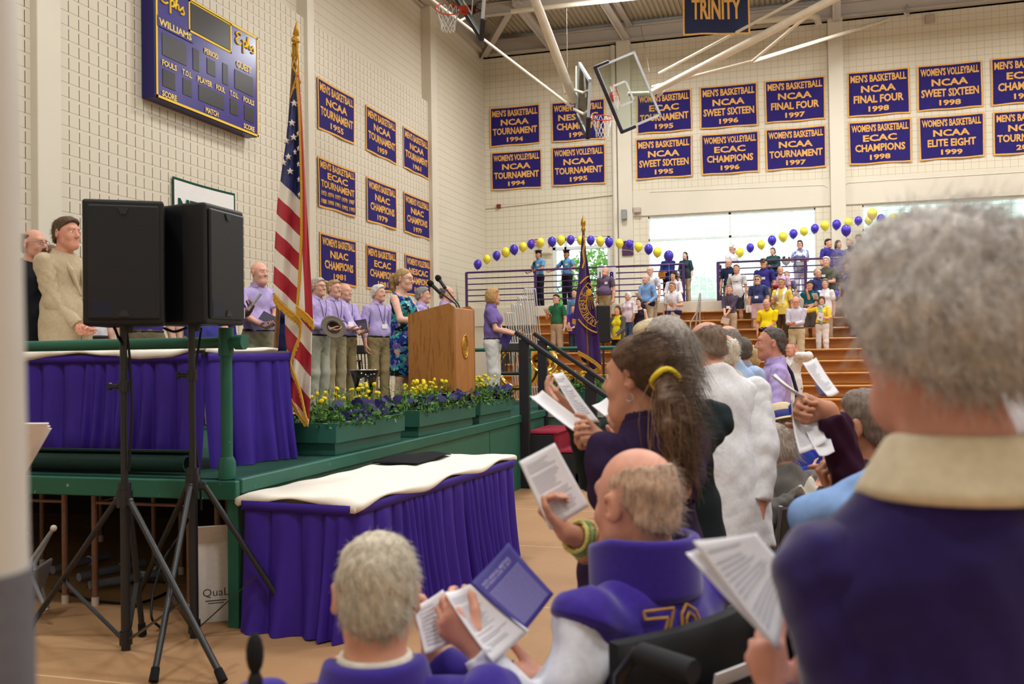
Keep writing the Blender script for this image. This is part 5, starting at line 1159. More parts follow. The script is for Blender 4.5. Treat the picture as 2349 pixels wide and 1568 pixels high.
def tripod(base, top, hub_z, feet, label, cut=None):
    t = empty('speaker_stand', base, label=label, cat='stand', group='black tripod speaker stands'); b = np.asarray(base, float); q = np.asarray(top, float)-b
    mb = MB(); mb.tube([(0, 0, .02), q], .019, 14); mb.build('pole', M_TRI, t); mb = MB(); mb.tube([(0, 0, .0), q*(hub_z+.05)/q[2]], .0245, 14); mb.build('outer_tube', M_TRI, t)
    h = q*hub_z/q[2]
    mb = MB(); mb.tube([h-(0, 0, .03), h+(0, 0, .06)], .042, 14); mb.tube([h+(0, 0, .06), h+(0, 0, .10)], .034, 14); hub = mb.build('hub', M_TRI, t)
    g2 = q*(hub_z+.62)/q[2]; mb = MB(); mb.tube([g2-(0, 0, .03), g2+(0, 0, .03)], .031, 12); mb.tube([g2-(.07, .02, 0), g2+(.0, 0, 0)], .012, 8); mb.box(g2-(.075, .02, 0), (.02, .03, .04), None, .006); mb.build('height_clamp', M_TRI, t)
    mb = MB(); mb.tube([(0, 0, .03), (0, 0, .10)], .034, 14); mb.build('lower_collar', M_TRI, t)
    for f in feet:
        f = np.asarray(f, float)-b; e = nrm(np.array([f[0], f[1], 0])); a_ = h+e*.062; mb = MB(); mb.tube([a_, f+np.array([0, 0, .02])], .0165, 10); l_ = mb.build('leg', M_TRI, t)
        d_ = nrm(f-a_); mb = MB(); mb.tube([f+np.array([0, 0, .02])-d_*.06, f+np.array([0, 0, .012])], [.021, .024], 10); mb.build('rubber_foot', mat('121214', .9, 'rubber', var=0), l_)
        mb = MB(); mb.box(h+e*.05, (.05, .03, .045), rotz(math.atan2(e[1], e[0])), .008); mb.build('leg_bracket', M_TRI, t)
        m_ = a_+(f-a_)*.58; mb = MB(); mb.bar(np.array([0, 0, .06])+e*.03, m_, .024, .007); mb.build('brace', M_TRI, t)
    return t
def third(b, f1, f2): return b-((f1-b)+(f2-b))*.95
def feet_fix(b, fs, r=.95):
    return [np.array([*(b+nrm(f-b)*r)[:2], 0.]) for f in fs]
b = hit(289, 1490, 2, 0); tp = at(279, 748, 5.2); f1, f2 = hit(512, 1568, 2, 0), hit(62, 1456, 2, 0); b[2] = 0
tripod(b, (b[0], b[1], tp[2]), at(285, 1150, 5.2)[2], [f1, f2, third(b, f1, f2)], 'black tripod stand under the loudspeaker facing the camera')
speaker_box((b[0]+.0, b[1]+.03, tp[2]), math.atan2(b[0], -b[1])*-1.0+.0-.06 if False else .60, 'large black loudspeaker with its grille facing the camera')
b2 = hit(446, 1462, 2, 0); tp2 = at(443, 748, 5.6); g1, g2 = hit(690, 1455, 2, 0), hit(352, 1568, 2, 0); b2[2] = 0
tripod(b2, (b2[0], b2[1], tp2[2]), at(440, 1112, 5.45)[2], [g1, g2, third(b2, g1, g2)], 'black tripod stand in front of the skirted floor table')
speaker_box((b2[0]+.0, b2[1]+.03, tp2[2]), .60+1.0, 'black loudspeaker turned towards the audience, seen from its side')
def cable(pts, r, label, m=None):
    p = np.array(pts, float); t = np.linspace(0, len(p)-1, len(p)*6); q = np.stack([np.interp(t, range(len(p)), p[:, i]) for i in range(3)], 1)
    for _ in range(6): q[1:-1] = (q[:-2]+2*q[1:-1]+q[2:])/4
    mb = MB(); mb.tube(q, r, 6); return mb.build('cable', m or mat('151518', .5, 'rubber', var=0), label=label, cat='cable')
cable([at(462, 752, 5.62), at(455, 800, 5.55), at(433, 930, 5.5), at(448, 1010, 5.48), at(459, 1100, 5.46), at(462, 1170, 5.45)], .007, 'black cable hanging down the stand by the skirted table')
cable([at(290, 752, 5.25), at(300, 840, 5.22), at(303, 950, 5.2), at(296, 1080, 5.2)], .007, 'black cable running down the stand facing the camera')
cable([at(262, 750, 5.3), at(272, 775, 5.2), at(282, 790, 5.17)], .008, 'short loop of black cable under the loudspeaker facing the camera'); cable([at(375, 752, 5.5), at(400, 762, 5.5), at(428, 752, 5.6)], .008, 'short cable loop under the loudspeaker seen from its side')
cable([hit(120, 1350, 2, .01), hit(220, 1380, 2, .01), hit(330, 1385, 2, .01), hit(420, 1340, 2, .01), hit(340, 1330, 2, .02), hit(200, 1345, 2, .02)], .008, 'black cables looping on the floor under the stage')
cable([at(432, 1190, 5.9), at(410, 1230, 5.8), at(375, 1280, 5.7), at(350, 1360, 5.6), at(345, 1420, 5.5), hit(370, 1440, 2, .01)], .008, 'black cable dangling from the stage beside the white carton')
# ---- white carton and pipes under the stage
p = hit(456, 1434, 2, 0); t = empty('carton', (p[0]-.02, p[1]+.2, 0), .62, label='open white cardboard carton with printed lettering under the stage corner', cat='box'); M_CTN = mat('dcd8d6', .7, 'card', var=.04)
mb = MB()
for c_, s_ in (((0, -.12, .24), (.25, .006, .48)), ((0, .12, .24), (.25, .006, .48)), ((-.122, 0, .24), (.006, .24, .48)), ((.122, 0, .24), (.006, .24, .48)), ((0, 0, .005), (.25, .24, .006))): mb.box(c_, s_)
mb.build('carton_body', M_CTN, t)
mb = MB(); mb.box((0, -.16, .525), (.25, .006, .13), rotx(.6)); mb.build('flap', M_CTN, t); mb = MB(); mb.box((.16, 0, .53), (.006, .24, .13), roty(.6)); mb.build('flap', M_CTN, t)
M_PRT = mat('3b3a3f', .7, 'ink', var=0); mb = MB(); put_text(mb, 'QuaL', (0, -.1235, .17), (1, 0, 0), (0, 0, 1), .15, .055, .0); mb.box((0, -.1235, .125), (.12, .001, .006)); mb.box((0, -.1235, .11), (.09, .001, .005)); mb.build('lettering', M_PRT, t)
mb = MB(); put_text(mb, 'QuaL', (.1255, 0, .17), (0, 1, 0), (0, 0, 1), .15, .055, .0); mb.box((.1255, 0, .125), (.001, .12, .006)); mb.build('lettering', M_PRT, t)
mb = MB(); mb.box((.1257, .02, .32), (.001, .15, .20)); mb.build('purple_label', mat('2f2a5c', .6, 'ink', var=.1, scale=90), t)
mb = MB(); mb.box((0, 0, .47), (.2, .2, .03), rotx(.1)); mb.build('contents', cloth('33373f'), t)
for k, (a_, c_, lb) in enumerate((((205, 1290), (392, 1258), 'grey plastic pipe with a white coupling under the stage'), ((180, 1240), (330, 1245), 'grey plastic pipe lying deeper under the stage'), ((120, 1258), (250, 1262), 'short grey plastic pipe under the stage by the chair frame'))):
    A, B = hit(*a_, 2, .05), hit(*c_, 2, .05); dd = 6.3+.5*k; A, B = at(*a_, 6.5+.25*k), at(*c_, 6.9+.3*k); A[2] = B[2] = .05+.0; o = np.array([A[0], A[1], 0]); t = empty('plastic_pipe', o, label=lb, cat='pipe', group='grey pipes under the stage')
    mb = MB(); mb.tube([A-o, B-o], .03, 10); mb.build('tube', paint('7c8394'), t); mb = MB(); mb.tube([A-o+(B-A)*.62, A-o+(B-A)*.66], .036, 10); mb.build('coupling', paint('c9cdd6'), t)
# tipped folding chair frame
o = hit(95, 1400, 2, 0); t = empty('folding_chair', o, label='folded grey metal chair tipped under the stage near its leg', cat='chair'); M_GCH = mat('84868c', .35, 'metal', spec=.5, var=.06)
z0 = lambda px, py, d: at(px, py, d)-o
mb = MB(); mb.tube([z0(122, 1213, 5.75), z0(75, 1280, 5.75), z0(66, 1305, 5.72), z0(100, 1385, 5.72), z0(108, 1400, 5.70)], .013, 8); mb.build('front_frame', M_GCH, t); mb = MB(); mb.tube([z0(116, 1222, 5.95), z0(80, 1292, 5.95), z0(84, 1310, 5.93), z0(110, 1396, 5.93)], .013, 8); mb.build('rear_frame', M_GCH, t)
mb = MB(); mb.box(z0(88, 1330, 5.85), (.02, .22, .22), roty(.35)@rotz(.3), .006); mb.build('seat', M_GCH, t); mb = MB(); mb.ball(z0(123, 1211, 5.75), .02); mb.build('rubber_foot', M_TIP, t)
# ---- leaning boards, blurred post and small microphone near the camera
A = at(112, 972, 3.2)
for k in range(3):
    o = at(38-6*k, 1110+8*k, 3.25-.04*k); t = empty('sign_board', o, label=('frontmost', 'second', 'hindmost')[k]+' white foam board of the leaning stack by the stage corner', cat='sign board', group='stack of white foam boards')
    q = lambda px, py, d: at(px, py, d)-o
    P4 = [q(-70-8*k, 972+5*k, 3.1+.04*k), q(112+3*k, 971+6*k, 3.2+.04*k), q(38+4*k, 1092+8*k, 3.25+.04*k), q(-150, 1120+6*k, 3.1+.04*k)]
    n_ = nrm(np.cross(P4[1]-P4[0], P4[3]-P4[0]))*.009; mb = MB(); mb.add(P4+[p_+n_ for p_ in P4], [(0, 1, 2, 3), (7, 6, 5, 4), (0, 4, 5, 1), (1, 5, 6, 2), (2, 6, 7, 3), (3, 7, 4, 0)]); mb.build('board', mat('ece9e8', .6, 'card', var=.02), t)
    if k == 0:
        mb = MB(); put_text(mb, 'th', q(38, 998, 3.165)+n_*-.15, nrm(P4[1]-P4[0]), nrm(np.cross(nrm(np.cross(P4[1]-P4[0], P4[3]-P4[0])), P4[1]-P4[0])*-1), .044, .034, 0, .3); mb.build('lettering', M_PRT, t)
o = np.array([*at(10, 1300, .75)[:2], 0]); t = empty('post', o, label='blurred white post with a grey lower wrap very close to the camera', cat='post')
e0, e1 = at(-62, 1310, .75), at(-92, -60, .75); e1 = e0+(e1-e0)*1.5; ez = e0+(e0-e1)*((e0[2]-.0)/(e1[2]-e0[2])); mb = MB(); mb.tube([e0-o, e1-o], .040, 20); mb.build('upper_post', paint('cdc8c0'), t); mb = MB(); mb.tube([ez-o, e0-o], .043, 20); mb.build('lower_wrap', cloth('6a6a72'), t)
o = at(585, 1530, 1.55); t = empty('microphone_stand', (o[0], o[1], 0), label='slim microphone stand with a black foam tip near the camera', cat='microphone'); zt = o[2]
mb = MB(); mb.ball((0, 0, zt+.022), (.0145, .0145, .034), 14); mb.build('foam_windscreen', mat('1c1c1f', .95, 'foam', var=.25, scale=300), t); mb = MB(); mb.tube([(0, 0, .02), (0, 0, zt-.03)], .007, 10); mb.build('shaft', metal('b9bcc2', .3), t)
mb = MB(); mb.lathe([(.006, -.05), (.012, -.035), (.012, -.018), (.008, -.008)], (0, 0, zt), 12); mb.build('clip', mat('1c1c1f', .5, 'plastic', var=0), t); mb = MB(); mb.lathe([(.001, .0), (.12, 0), (.12, .015), (.01, .03)], n=20); mb.build('base', mat('1c1c1f', .5, 'metal', var=0), t)
# ---- flags
def drape(name, Lp, Rp, d, parent, o, mats, mf, rip=.02, folds=2.5, nu=26, nv=46, ph=0., th=.004, dd=0.):
    """hanging cloth between two edge outlines (pixels of the view at distance d), rippled in depth"""
    Lp, Rp = np.array(Lp, float), np.array(Rp, float); tl, tr = np.linspace(0, 1, len(Lp)), np.linspace(0, 1, len(Rp)); rec = {}
    def px(u, v):
        l = np.array([np.interp(v, tl, Lp[:, i]) for i in (0, 1)]); r_ = np.array([np.interp(v, tr, Rp[:, i]) for i in (0, 1)]); return l+(r_-l)*u
    def fn(u, v):
        q = px(u, v); return at(q[0], q[1], d+dd*u+rip*math.sin(folds*2*PI*u+ph+1.6*v)*min(1, .15+v*2)+rip*.4*math.sin(7*u+5*v))-o
    mb = MB(); mb.sheet(fn, nu, nv, two=th); ob = mb.build(name, mats, parent)
    sv = [mf(*px(i/nu, j/nv)) for i in range(nu+1) for j in range(nv+1)]; a_ = ob.data.attributes.new('stripe', 'FLOAT', 'POINT'); a_.data.foreach_set('value', np.array(sv+sv, np.float32)); return ob, fn, px
M_FR, M_FW, M_FB, M_FG = mat('a8182c', .6, 'satin', spec=.3, var=.10, scale=8), mat('e4dcd0', .6, 'satin', spec=.3, var=.05, scale=8), mat('1c2866', .6, 'satin', spec=.3, var=.10, scale=8), mat('c9962f', .7, 'fringe', spec=.3, var=.35, scale=180)
FD = 6.85; fb = np.array([-3.74, 6.32, SZ]); t = empty('flag', fb, label='striped star-spangled flag with gold fringe on a pole at the stage front', cat='flag', group='flags on poles'); o = fb
tip = at(678, 96, FD)-o; M_PWD = mat('6e4a2a', .35, 'wood', spec=.5, var=.2, scale=20); M_BRS = metal('b58a3c', .3)
mb = MB(); mb.tube([(0, 0, .03), tip], .017, 12); mb.build('pole', M_PWD, t); mb = MB(); mb.lathe([(.001, .0), (.14, 0), (.14, .015), (.10, .035), (.04, .05), (.03, .12), (.02, .13)], n=28); mb.build('base', M_BRS, t)
mb = MB(); e = nrm(tip); u1, v1, _ = frame(e); R_ = np.stack([u1, v1, e], 1); mb.lathe([(.018, -.12), (.026, -.10), (.02, -.07), (.026, -.03), (.018, -.01), (.030, .0), (.030, .012), (.012, .02), (.024, .05), (.016, .09), (.001, .15)], tip, 14, R_); mb.build('finial', M_BRS, t)
def flag_cloth(name, wd, canton):
    m = bpy.data.materials.new(name); m.use_nodes = True; nt = m.node_tree; b_ = nt.nodes['Principled BSDF']; b_.inputs['Roughness'].default_value = .6; b_.inputs['Sheen Weight'].default_value = .1
    at_ = nt.nodes.new('ShaderNodeAttribute'); at_.attribute_name = 'stripe'
    def mm(op, a, c=0):
        n = nt.nodes.new('ShaderNodeMath'); n.operation = op
        for i, v in enumerate((a, c)):
            if isinstance(v, (int, float)): n.inputs[i].default_value = v
            else: nt.links.new(v, n.inputs[i])
        return n.outputs[0]
    def mix(f, a, c):
        n = nt.nodes.new('ShaderNodeMix'); n.data_type = 'RGBA'
        for i, v in ((0, f), (6, a), (7, c)):
            if isinstance(v, str): n.inputs[i].default_value = (*hexc(v), 1)
            else: nt.links.new(v, n.inputs[i])
        return n.outputs[2]
    s_ = at_.outputs['Fac']; c = mix(mm('GREATER_THAN', mm('MODULO', mm('ADD', s_, 4*wd), 2*wd), wd), 'e4dcd0', 'a8182c')
    if canton: c = mix(mm('LESS_THAN', s_, 0.), c, '1c2866')
    nt.links.new(c, b_.inputs['Base Color']); return m
def stripe(x, y): return y-.95*(x-636)-408
A_ = drape('left_fold', [(674, 172), (664, 250), (655, 330), (645, 400), (636, 470), (631, 560), (628, 640), (628, 676)], [(683, 172), (687, 250), (691, 340), (693, 440), (692, 540), (690, 640), (690, 700), (688, 730)], FD, t, o, flag_cloth('flag_stripes', 41.5, True), stripe, .022, 1.6, 40, 96, .4)
B_ = drape('right_fold', [(682, 172), (688, 260), (691, 340), (693, 430), (692, 540), (686, 640), (680, 704)], [(686, 172), (692, 270), (697, 350), (703, 460), (710, 580), (716, 680), (719, 742)], FD-.05, t, o, flag_cloth('flag_red_fold', 400., False), lambda x, y: 500-((x-709-(y-560)*.035)*20 if y > 540 else -100), .015, 1.0, 16, 50, 1.)
def low_s(x, y): return y-1.15*(x-655)-640+52
C_ = drape('lower_fold', [(652, 690), (655, 770), (662, 830), (657, 880), (662, 910), (680, 945), (698, 972)], [(716, 700), (716, 770), (714, 830), (713, 880), (712, 930), (709, 960), (706, 974)], FD+.05, t, o, flag_cloth('flag_low_stripes', 52., False), low_s, .03, 1.3, 30, 80, 2.)
def fringe(name, pts, d, w_, parent, o, m=M_FG):
    p = np.array(pts, float); tt = np.linspace(0, len(p)-1, len(p)*8); q = np.stack([np.interp(tt, range(len(p)), p[:, i]) for i in (0, 1)], 1)
    for _ in range(4): q[1:-1] = (q[:-2]+2*q[1:-1]+q[2:])/4
    P3 = [at(x, y, d)-o for x, y in q]; mb = MB(); n = len(P3)
    for i in range(n-1):
        a_, b_ = P3[i], P3[i+1]
        for j in range(3): c_ = a_+(b_-a_)*j/3; mb.bar(c_, c_+np.array([.004*math.sin(i*2.1+j), 0, -w_*(1+.1*math.sin(i*3+j))]), .009, .004, (1, 0, 0))
    mb.tube(P3, .009, 6); return mb.build(name, m, parent)
fringe('fringe', [(627, 672), (640, 690), (660, 708), (684, 728), (690, 740)], FD-.03, .055, t, o); fringe('fringe', [(680, 702), (690, 710), (705, 722), (719, 738)], FD-.09, .055, t, o)
mb = MB(); mb.tube([at(x, y, FD-.06)-o for x, y in ((681, 178), (687, 255), (690, 340), (692, 430), (692, 540), (687, 640), (682, 700))], .011, 8); mb.build('gold_edge', M_FG, t)
fringe('fringe', [(690, 735), (688, 770), (676, 800), (666, 830), (672, 850), (684, 880), (692, 910), (700, 950), (706, 968)], FD-.02, .035, t, o); fringe('fringe', [(657, 895), (670, 920), (685, 945), (700, 968)], FD-.0, .035, t, o)
mb = MB(); mb.tube([at(x, y, FD-.04)-o for x, y in ((678, 130), (670, 150), (680, 168), (690, 190), (672, 205), (666, 225), (684, 160), (676, 140))], .006, 6); mb.tube([at(x, y, FD-.045)-o for x, y in ((676, 82), (669, 88), (682, 96), (671, 102), (684, 90), (672, 84))], .007, 6); mb.tube([at(x, y, FD-.04)-o for x, y in ((680, 95), (684, 130), (686, 180))], .005, 6); mb.build('gold_cord', M_FG, t)
for sx_, sy2 in ((669, 281), (656, 322), (673, 314), (683, 306), (684, 340), (676, 348), (661, 359), (684, 376), (665, 392), (685, 411), (686, 446), (650, 372), (674, 236)):
    c_ = at(sx_, sy2, FD-.05)-o; mb = MB(); a_ = np.arange(10)*2*PI/10+PI/2; rr = np.where(np.arange(10) % 2 == 0, .024, .010)*(1 if sx_ < 675 else .8)
    P = [c_+RT*(math.cos(k)*r_*(1 if sx_ < 675 else .6))+UP*math.sin(k)*r_ for k, r_ in zip(a_, rr)]; mb.add(P+[c_-FW*.003]+[p_+FW*.025 for p_ in P], [(i, (i+1) % 10, 10) for i in range(10)]+[(i, 11+i, 11+(i+1) % 10, (i+1) % 10) for i in range(10)]); mb.build('star', M_FW, t)
# purple college flag
GD = 13.0; gb = at(1352, 935, GD); gb[2] = SZ; gb[1] = max(gb[1], 12.5); t = empty('flag', gb, label='purple flag with gold ring lettering and fringe on a pole past the stairs', cat='flag', group='flags on poles'); o = gb; M_FP = mat('45296b', .6, 'satin', spec=.3, var=.12, scale=7)
tip = at(1338, 522, GD)-o; mb = MB(); mb.tube([(0, 0, .03), tip], .018, 10); mb.build('pole', M_PWD, t); mb = MB(); mb.lathe([(.001, .0), (.15, 0), (.15, .02), (.05, .05), (.025, .13)], n=20); mb.build('base', M_BRS, t)
mb = MB(); mb.lathe([(.018, -.06), (.034, -.02), (.02, 0), (.036, .05), (.03, .09), (.001, .17)], tip, 12); mb.build('finial', M_BRS, t)
drape('main_fold', [(1335, 540), (1331, 590), (1327, 640), (1321, 690), (1318, 740), (1322, 775), (1326, 806)], [(1341, 540), (1346, 590), (1354, 640), (1363, 690), (1370, 740), (1376, 790), (1380, 838)], GD, t, o, [M_FP], lambda x, y: 0, .03, 1.4, 24, 50, .6)
drape('lower_fold', [(1328, 800), (1334, 825), (1350, 838), (1362, 848)], [(1374, 812), (1379, 828), (1379, 838), (1370, 852)], GD+.06, t, o, [M_FP], lambda x, y: 0, .02, 1., 12, 12, .2); drape('back_fold', [(1324, 660), (1317, 710), (1313, 733)], [(1334, 660), (1333, 720), (1334, 742)], GD+.05, t, o, [M_FP], lambda x, y: 0, .015, 1., 10, 12, .2)
fringe('fringe', [(1326, 805), (1345, 815), (1365, 828), (1379, 840)], GD-.05, .05, t, o); fringe('fringe', [(1313, 732), (1322, 734), (1333, 731)], GD+.02, .06, t, o); fringe('fringe', [(1350, 842), (1362, 850), (1378, 838)], GD+.02, .05, t, o)
mb = MB(); mb.tube([at(x, y, GD-.05)-o for x, y in ((1338, 540), (1342, 555), (1337, 575), (1340, 600), (1336, 615))], .012, 6); mb.build('tassel_cord', M_FG, t)
cx, cy_ = 1387, 694; pxd = lambda a_, r_: (cx+r_*math.cos(math.radians(a_)), cy_-r_*math.sin(math.radians(a_)))
def on_flag(px, py): return at(px, py, GD-.045)-o
for r_, a0, a1 in ((71, 212, 262), (71, 112, 142), (59, 118, 250), (42, 112, 250)):
    q = [pxd(a_, r_) for a_ in np.linspace(a0, a1, 40)]; q = [(x, y) for x, y in q if x < 1345+max(0, (y-590))*.148-1]; mb = MB(); mb.tube([on_flag(x, y) for x, y in q], .012 if r_ == 71 else .006, 6); mb.build('gold_ring', M_FG, t)
mb = MB()
for ch, a_ in zip('ARMIGERIELI', (246, 234.5, 221.5, 211.5, 202.5, 192.5, 182.5, 175, 157, 135, 128)):
    c_ = pxd(a_, 50.5); up_ = RT*math.cos(math.radians(a_))+UP*math.sin(math.radians(a_)); rt_ = RT*math.cos(math.radians(a_-90))+UP*math.sin(math.radians(a_-90)); put_text(mb, ch, on_flag(*c_), rt_, up_, {'I': .016, 'M': .062}.get(ch, .046), .078, .0)
mb.build('lettering', M_FG, t)
mb = MB(); c_ = (1352, 672)
for k in range(9): a_ = math.radians(200+k*15); mb.tube([on_flag(c_[0]+7*math.cos(a_), c_[1]-9*math.sin(a_)), on_flag(min(c_[0]+24*math.cos(a_), 1364), c_[1]-38*math.sin(a_))], .003, 4)
mb.ball(on_flag(1351, 671), (.045, .01, .05)); mb.build('sun_emblem', M_FG, t)
# ---- silver rails stored by the stand, aisle rail, far loudspeaker, sousaphone
M_SIL = metal('c9ccd0', .35)
for g_, (px, py, n, d) in enumerate(((1158, 720, 4, 19.5), (1173, 700, 4, 20.0), (1187, 684, 4, 20.5), (1202, 664, 5, 21.0))):
    for k in range(n):
        a_ = at(px+k*5.2, py, d+.06*k); b_ = at(px+k*5.2+22, py+125, d+.06*k); a2, b3 = a_+RT*.055, b_+RT*.055; b_[2] = b3[2] = 0.0; b_[:2] += (b_-a_)[:2]*.4; b3[:2] += (b3-a2)[:2]*.4
        mb = MB(); mb.tube([b_, a_, a_+RT*.012+np.array([0, 0, .025]), a2-RT*.012+np.array([0, 0, .025]), a2, b3], .011, 7); mb.build('removable_hand_rail', M_SIL, label='silver stair rail leaning in the %s stack beside the stand' % ('lowest', 'second-lowest', 'second-tallest', 'tallest')[g_], cat='rail', group='silver rails, %s stack' % ('lowest', 'second-lowest', 'second-tallest', 'tallest')[g_])
mb = MB(); P = lambda x, y, d=24.6: at(x, y, d); mb.tube([P(1606, 672), P(1600, 712), P(1584, 740), P(1583, 782)], .022, 8); mb.tube([P(1606, 672), P(1605, 780)], .022, 8); mb.tube([P(1600, 712), P(1592, 782)], .018, 8); mb.build('aisle_rail', M_SIL, label='silver tubular aisle rail standing on the bleachers', cat='railing')
p = at(1384, 790, 17.0); t = empty('loudspeaker', (p[0], p[1], 0), label='tall black loudspeaker on a stand behind the purple flag', cat='loudspeaker'); z0_ = at(1384, 786, 17.)[2]; z1_ = at(1384, 700, 17.)[2]
mb = MB(); mb.box((0, 0, (z0_+z1_)/2), (.24, .24, z1_-z0_), rotz(.3), .02); mb.build('cabinet', M_SPK, t); mb = MB(); mb.tube([(0, 0, .0), (0, 0, z0_)], .02, 8); mb.build('pole', M_TRI, t)
for k in range(3): a_ = k*2.1; mb = MB(); mb.tube([(0, 0, .55), (.4*math.cos(a_), .4*math.sin(a_), .01)], .014, 6); mb.build('leg', M_TRI, t)
p = at(1246, 823, 16.2); t = empty('sousaphone', (p[0], p[1], 0), label='gold sousaphone bell resting beyond the stage stairs', cat='sousaphone'); M_BRA = metal('d8b25a', .16)
Rb = rotz(.6) @ rotx(1.15); mb = MB(); mb.lathe([(.06, -.34), (.07, -.25), (.10, -.16), (.15, -.08), (.22, -.02), (.265, 0), (.27, .006), (.26, .008), (.21, -.01), (.14, -.07), (.09, -.15), (.06, -.25)], (0, 0, p[2]), 36, Rb); mb.build('bell', M_BRA, t)
c_ = np.array([0, 0, p[2]])+Rb @ np.array([0, 0, -.34]); a_ = np.linspace(0, 2.2*PI, 40); mb = MB(); mb.tube([c_+np.array([-.36+.36*math.cos(k), .1*k/PI, -.0-.36*math.sin(k)]) for k in a_], np.linspace(.06, .025, 40), 10); mb.build('coiled_tubing', M_BRA, t); mb = MB(); mb.tube([(-.36, .1, 0), (-.36, .1, max(.1, p[2]-.6))], .02, 8); mb.build('stand', M_TRI, t)
p = at(1420, 585, 27.9)
mb = MB(); P4 = hit(1370, 614, 1, 27.125), hit(1413, 640, 1, 27.125); w_, h_ = P4[1][0]-P4[0][0], P4[0][2]-P4[1][2]; mb.box((0, 0, 0), (w_, .01, h_)); o_ = mb.build('railing_sign', paint('e6e6ea'), label='white sign on the balcony railing behind the plum-shirted man', cat='sign'); o_.location = (P4[0]+P4[1])/2
mb = MB(); put_text(mb, '11', (-w_*.27, -.006, -.05), (1, 0, 0), (0, 0, 1), .12, .2, .05); put_text(mb, '8', (w_*.27, -.006, -.05), (1, 0, 0), (0, 0, 1), .12, .2, .05); mb.build('lettering', M_NAVY, o_)
# ---------------------------------------------------------------- helpers for held things and stage figures
M_PAP = mat('e9e8ee', .7, 'paper', var=.02, scale=8); M_TXT = mat('b9b9c6', .8, 'ink', var=0); M_BKP = mat('3f2f78', .55, 'cover', var=.06, scale=10); M_BKD = mat('241c33', .5, 'cover', var=.06)
def booklet(c, n, up, label, w_=.14, h_=.215, fold=0., m=None, page=None, group='programs held by the audience'):
    """program held open (fold = half-opening angle) or shut; n: the way its cover faces, up: its long side"""
    n = nrm(n); up = nrm(np.asarray(up, float)-n*np.dot(up, n)); x = np.cross(up, n); R = np.stack([x, -n, up], 1)
    t = empty('booklet', c, label=label, cat='booklet', group=group)
    mb = MB()
    if fold:
        for g in (-1, 1):
            Rg = R @ rotz(g*fold); mb.box(Rg @ np.array([g*w_/2, 0, 0]), (w_, .004, h_), Rg)
        mb.build('cover', m or M_BKP, t); mb = MB()
        for g in (-1, 1): Rg = R @ rotz(g*fold); mb.box(Rg @ np.array([g*w_/2, .0045, 0]), (w_-.008, .004, h_-.008), Rg)
        mb.build('pages', page or M_PAP, t)
    else:
        mb.box((0, 0, 0), (w_, .004, h_), R); mb.build('cover', m or M_BKP, t); mb = MB(); mb.box(R @ np.array([.002, .0055, -.002]), (w_-.002, .006, h_-.002), R); mb.build('pages', page or M_PAP, t)
    return t
def in_hand(i, g, fwd=.075, up=.03):
    S, el, wr_ = i['A'][g]; return i['w'](wr_+nrm(wr_-el)*fwd+np.array([0, 0, up]))
def vdir(i, v): return rotz(i['yaw']) @ np.asarray(v, float)
def on_stage(px, top, H, zb=None):
    zb = SZ if zb is None else zb; lo, hi = 2., 25.
    for _ in range(50):
        m_ = (lo+hi)/2
        if at(px, top, m_)[2] > zb+H+.005: hi = m_
        else: lo = m_
    p = at(px, top, lo); return np.array([p[0], p[1], zb])
LAV = 'b9a9da'; SKP = 'dba58e'; SKT = 'cf9a7c'
# men and women on the stage
i = person('man in a dark suit with glasses and short beard at the stage edge', on_stage(18, 510, 1.78)+np.array([0, .25, 0]), -PI/2-.05, 1.78, top=('jacket', '1f2027', 'long', None, 'c9c4d6'), leg=('trousers', '1f2027'), hair=('fringe', '6a5b50'), glasses='7d6a4e', beard=('bm', '3f332c'), res=.010, sk='d09a84')
i = person('man in a beige jacket with hands clasped, standing in profile', on_stage(100, 483, 1.84)+np.array([0, .22, 0]), -PI/2-.12, 1.84, top=('jacket', 'b7a68a', 'long', None, 'cbbfdc'), leg=('trousers', '2d2b30'), hair=('short', '54402f', .003), res=.009, sk='d0937c', hl=np.array([.0, .20, .98]), hr=np.array([.06, .20, .97]), hd_l=np.array([.6, .3, -.6]), hd_r=np.array([-.6, .3, -.6]), hand_curl=.9, w=1.1, belly=.02)
mb = MB()
for z_, y_ in ((1.02, .155), (1.13, .16)): mb.ball((.03, y_, z_*1.84/1.75), (.009, .006, .009), 8)
mb.build('jacket_button', mat('4b3c30', .4, 'horn', var=0), i['ob']); mb = MB(); mb.box((-.172, .06, 1.05), (.012, .15, .05), None, .005); mb.build('pocket_flap', cloth('b7a68a'), i['ob'])
person('brown-haired woman mostly hidden behind the man in the beige jacket', on_stage(50, 547, 1.68)+np.array([0, .3, 0]), -PI/2, 1.68, 1, top=('tee', 'd8cfc8', 'short'), leg=('skirt', '3a3440'), hair=('long', '6b4a35'), res=.012)
M_SKT = shader('leaf_print', lambda P, M, NZ, MIX, BUMP: MIX(M('GREATER_THAN', NZ(26, 2, (1, 1, 2.5)), .53), '8e9347', 'c9cf8e'), .85)
person('woman in a green leaf-print skirt behind the loudspeaker', on_stage(206, 596, 1.64), -PI/2-.3, 1.64, 1, top=('tank', 'e9e6ea', 'none'), leg=('skirt', M_SKT), hair=('bob', 'a5865c'), res=.011, sk='e0b09c')
person('man in olive trousers and purple polo hidden behind the loudspeakers', on_stage(332, 580, 1.74), -2.2, 1.74, top=('polo', '4a3a90', 'short'), leg=('trousers', '7b7058'), hair=('short', '6b5138'), res=.013)
person('person in a pale purple shirt between the two loudspeakers', on_stage(392, 610, 1.68)+np.array([0, .5, 0]), -2.0, 1.68, top=('tee', '6d66b5', 'short'), leg=('trousers', 'c9bfa6'), hair=('short', '4b382a'), res=.013)
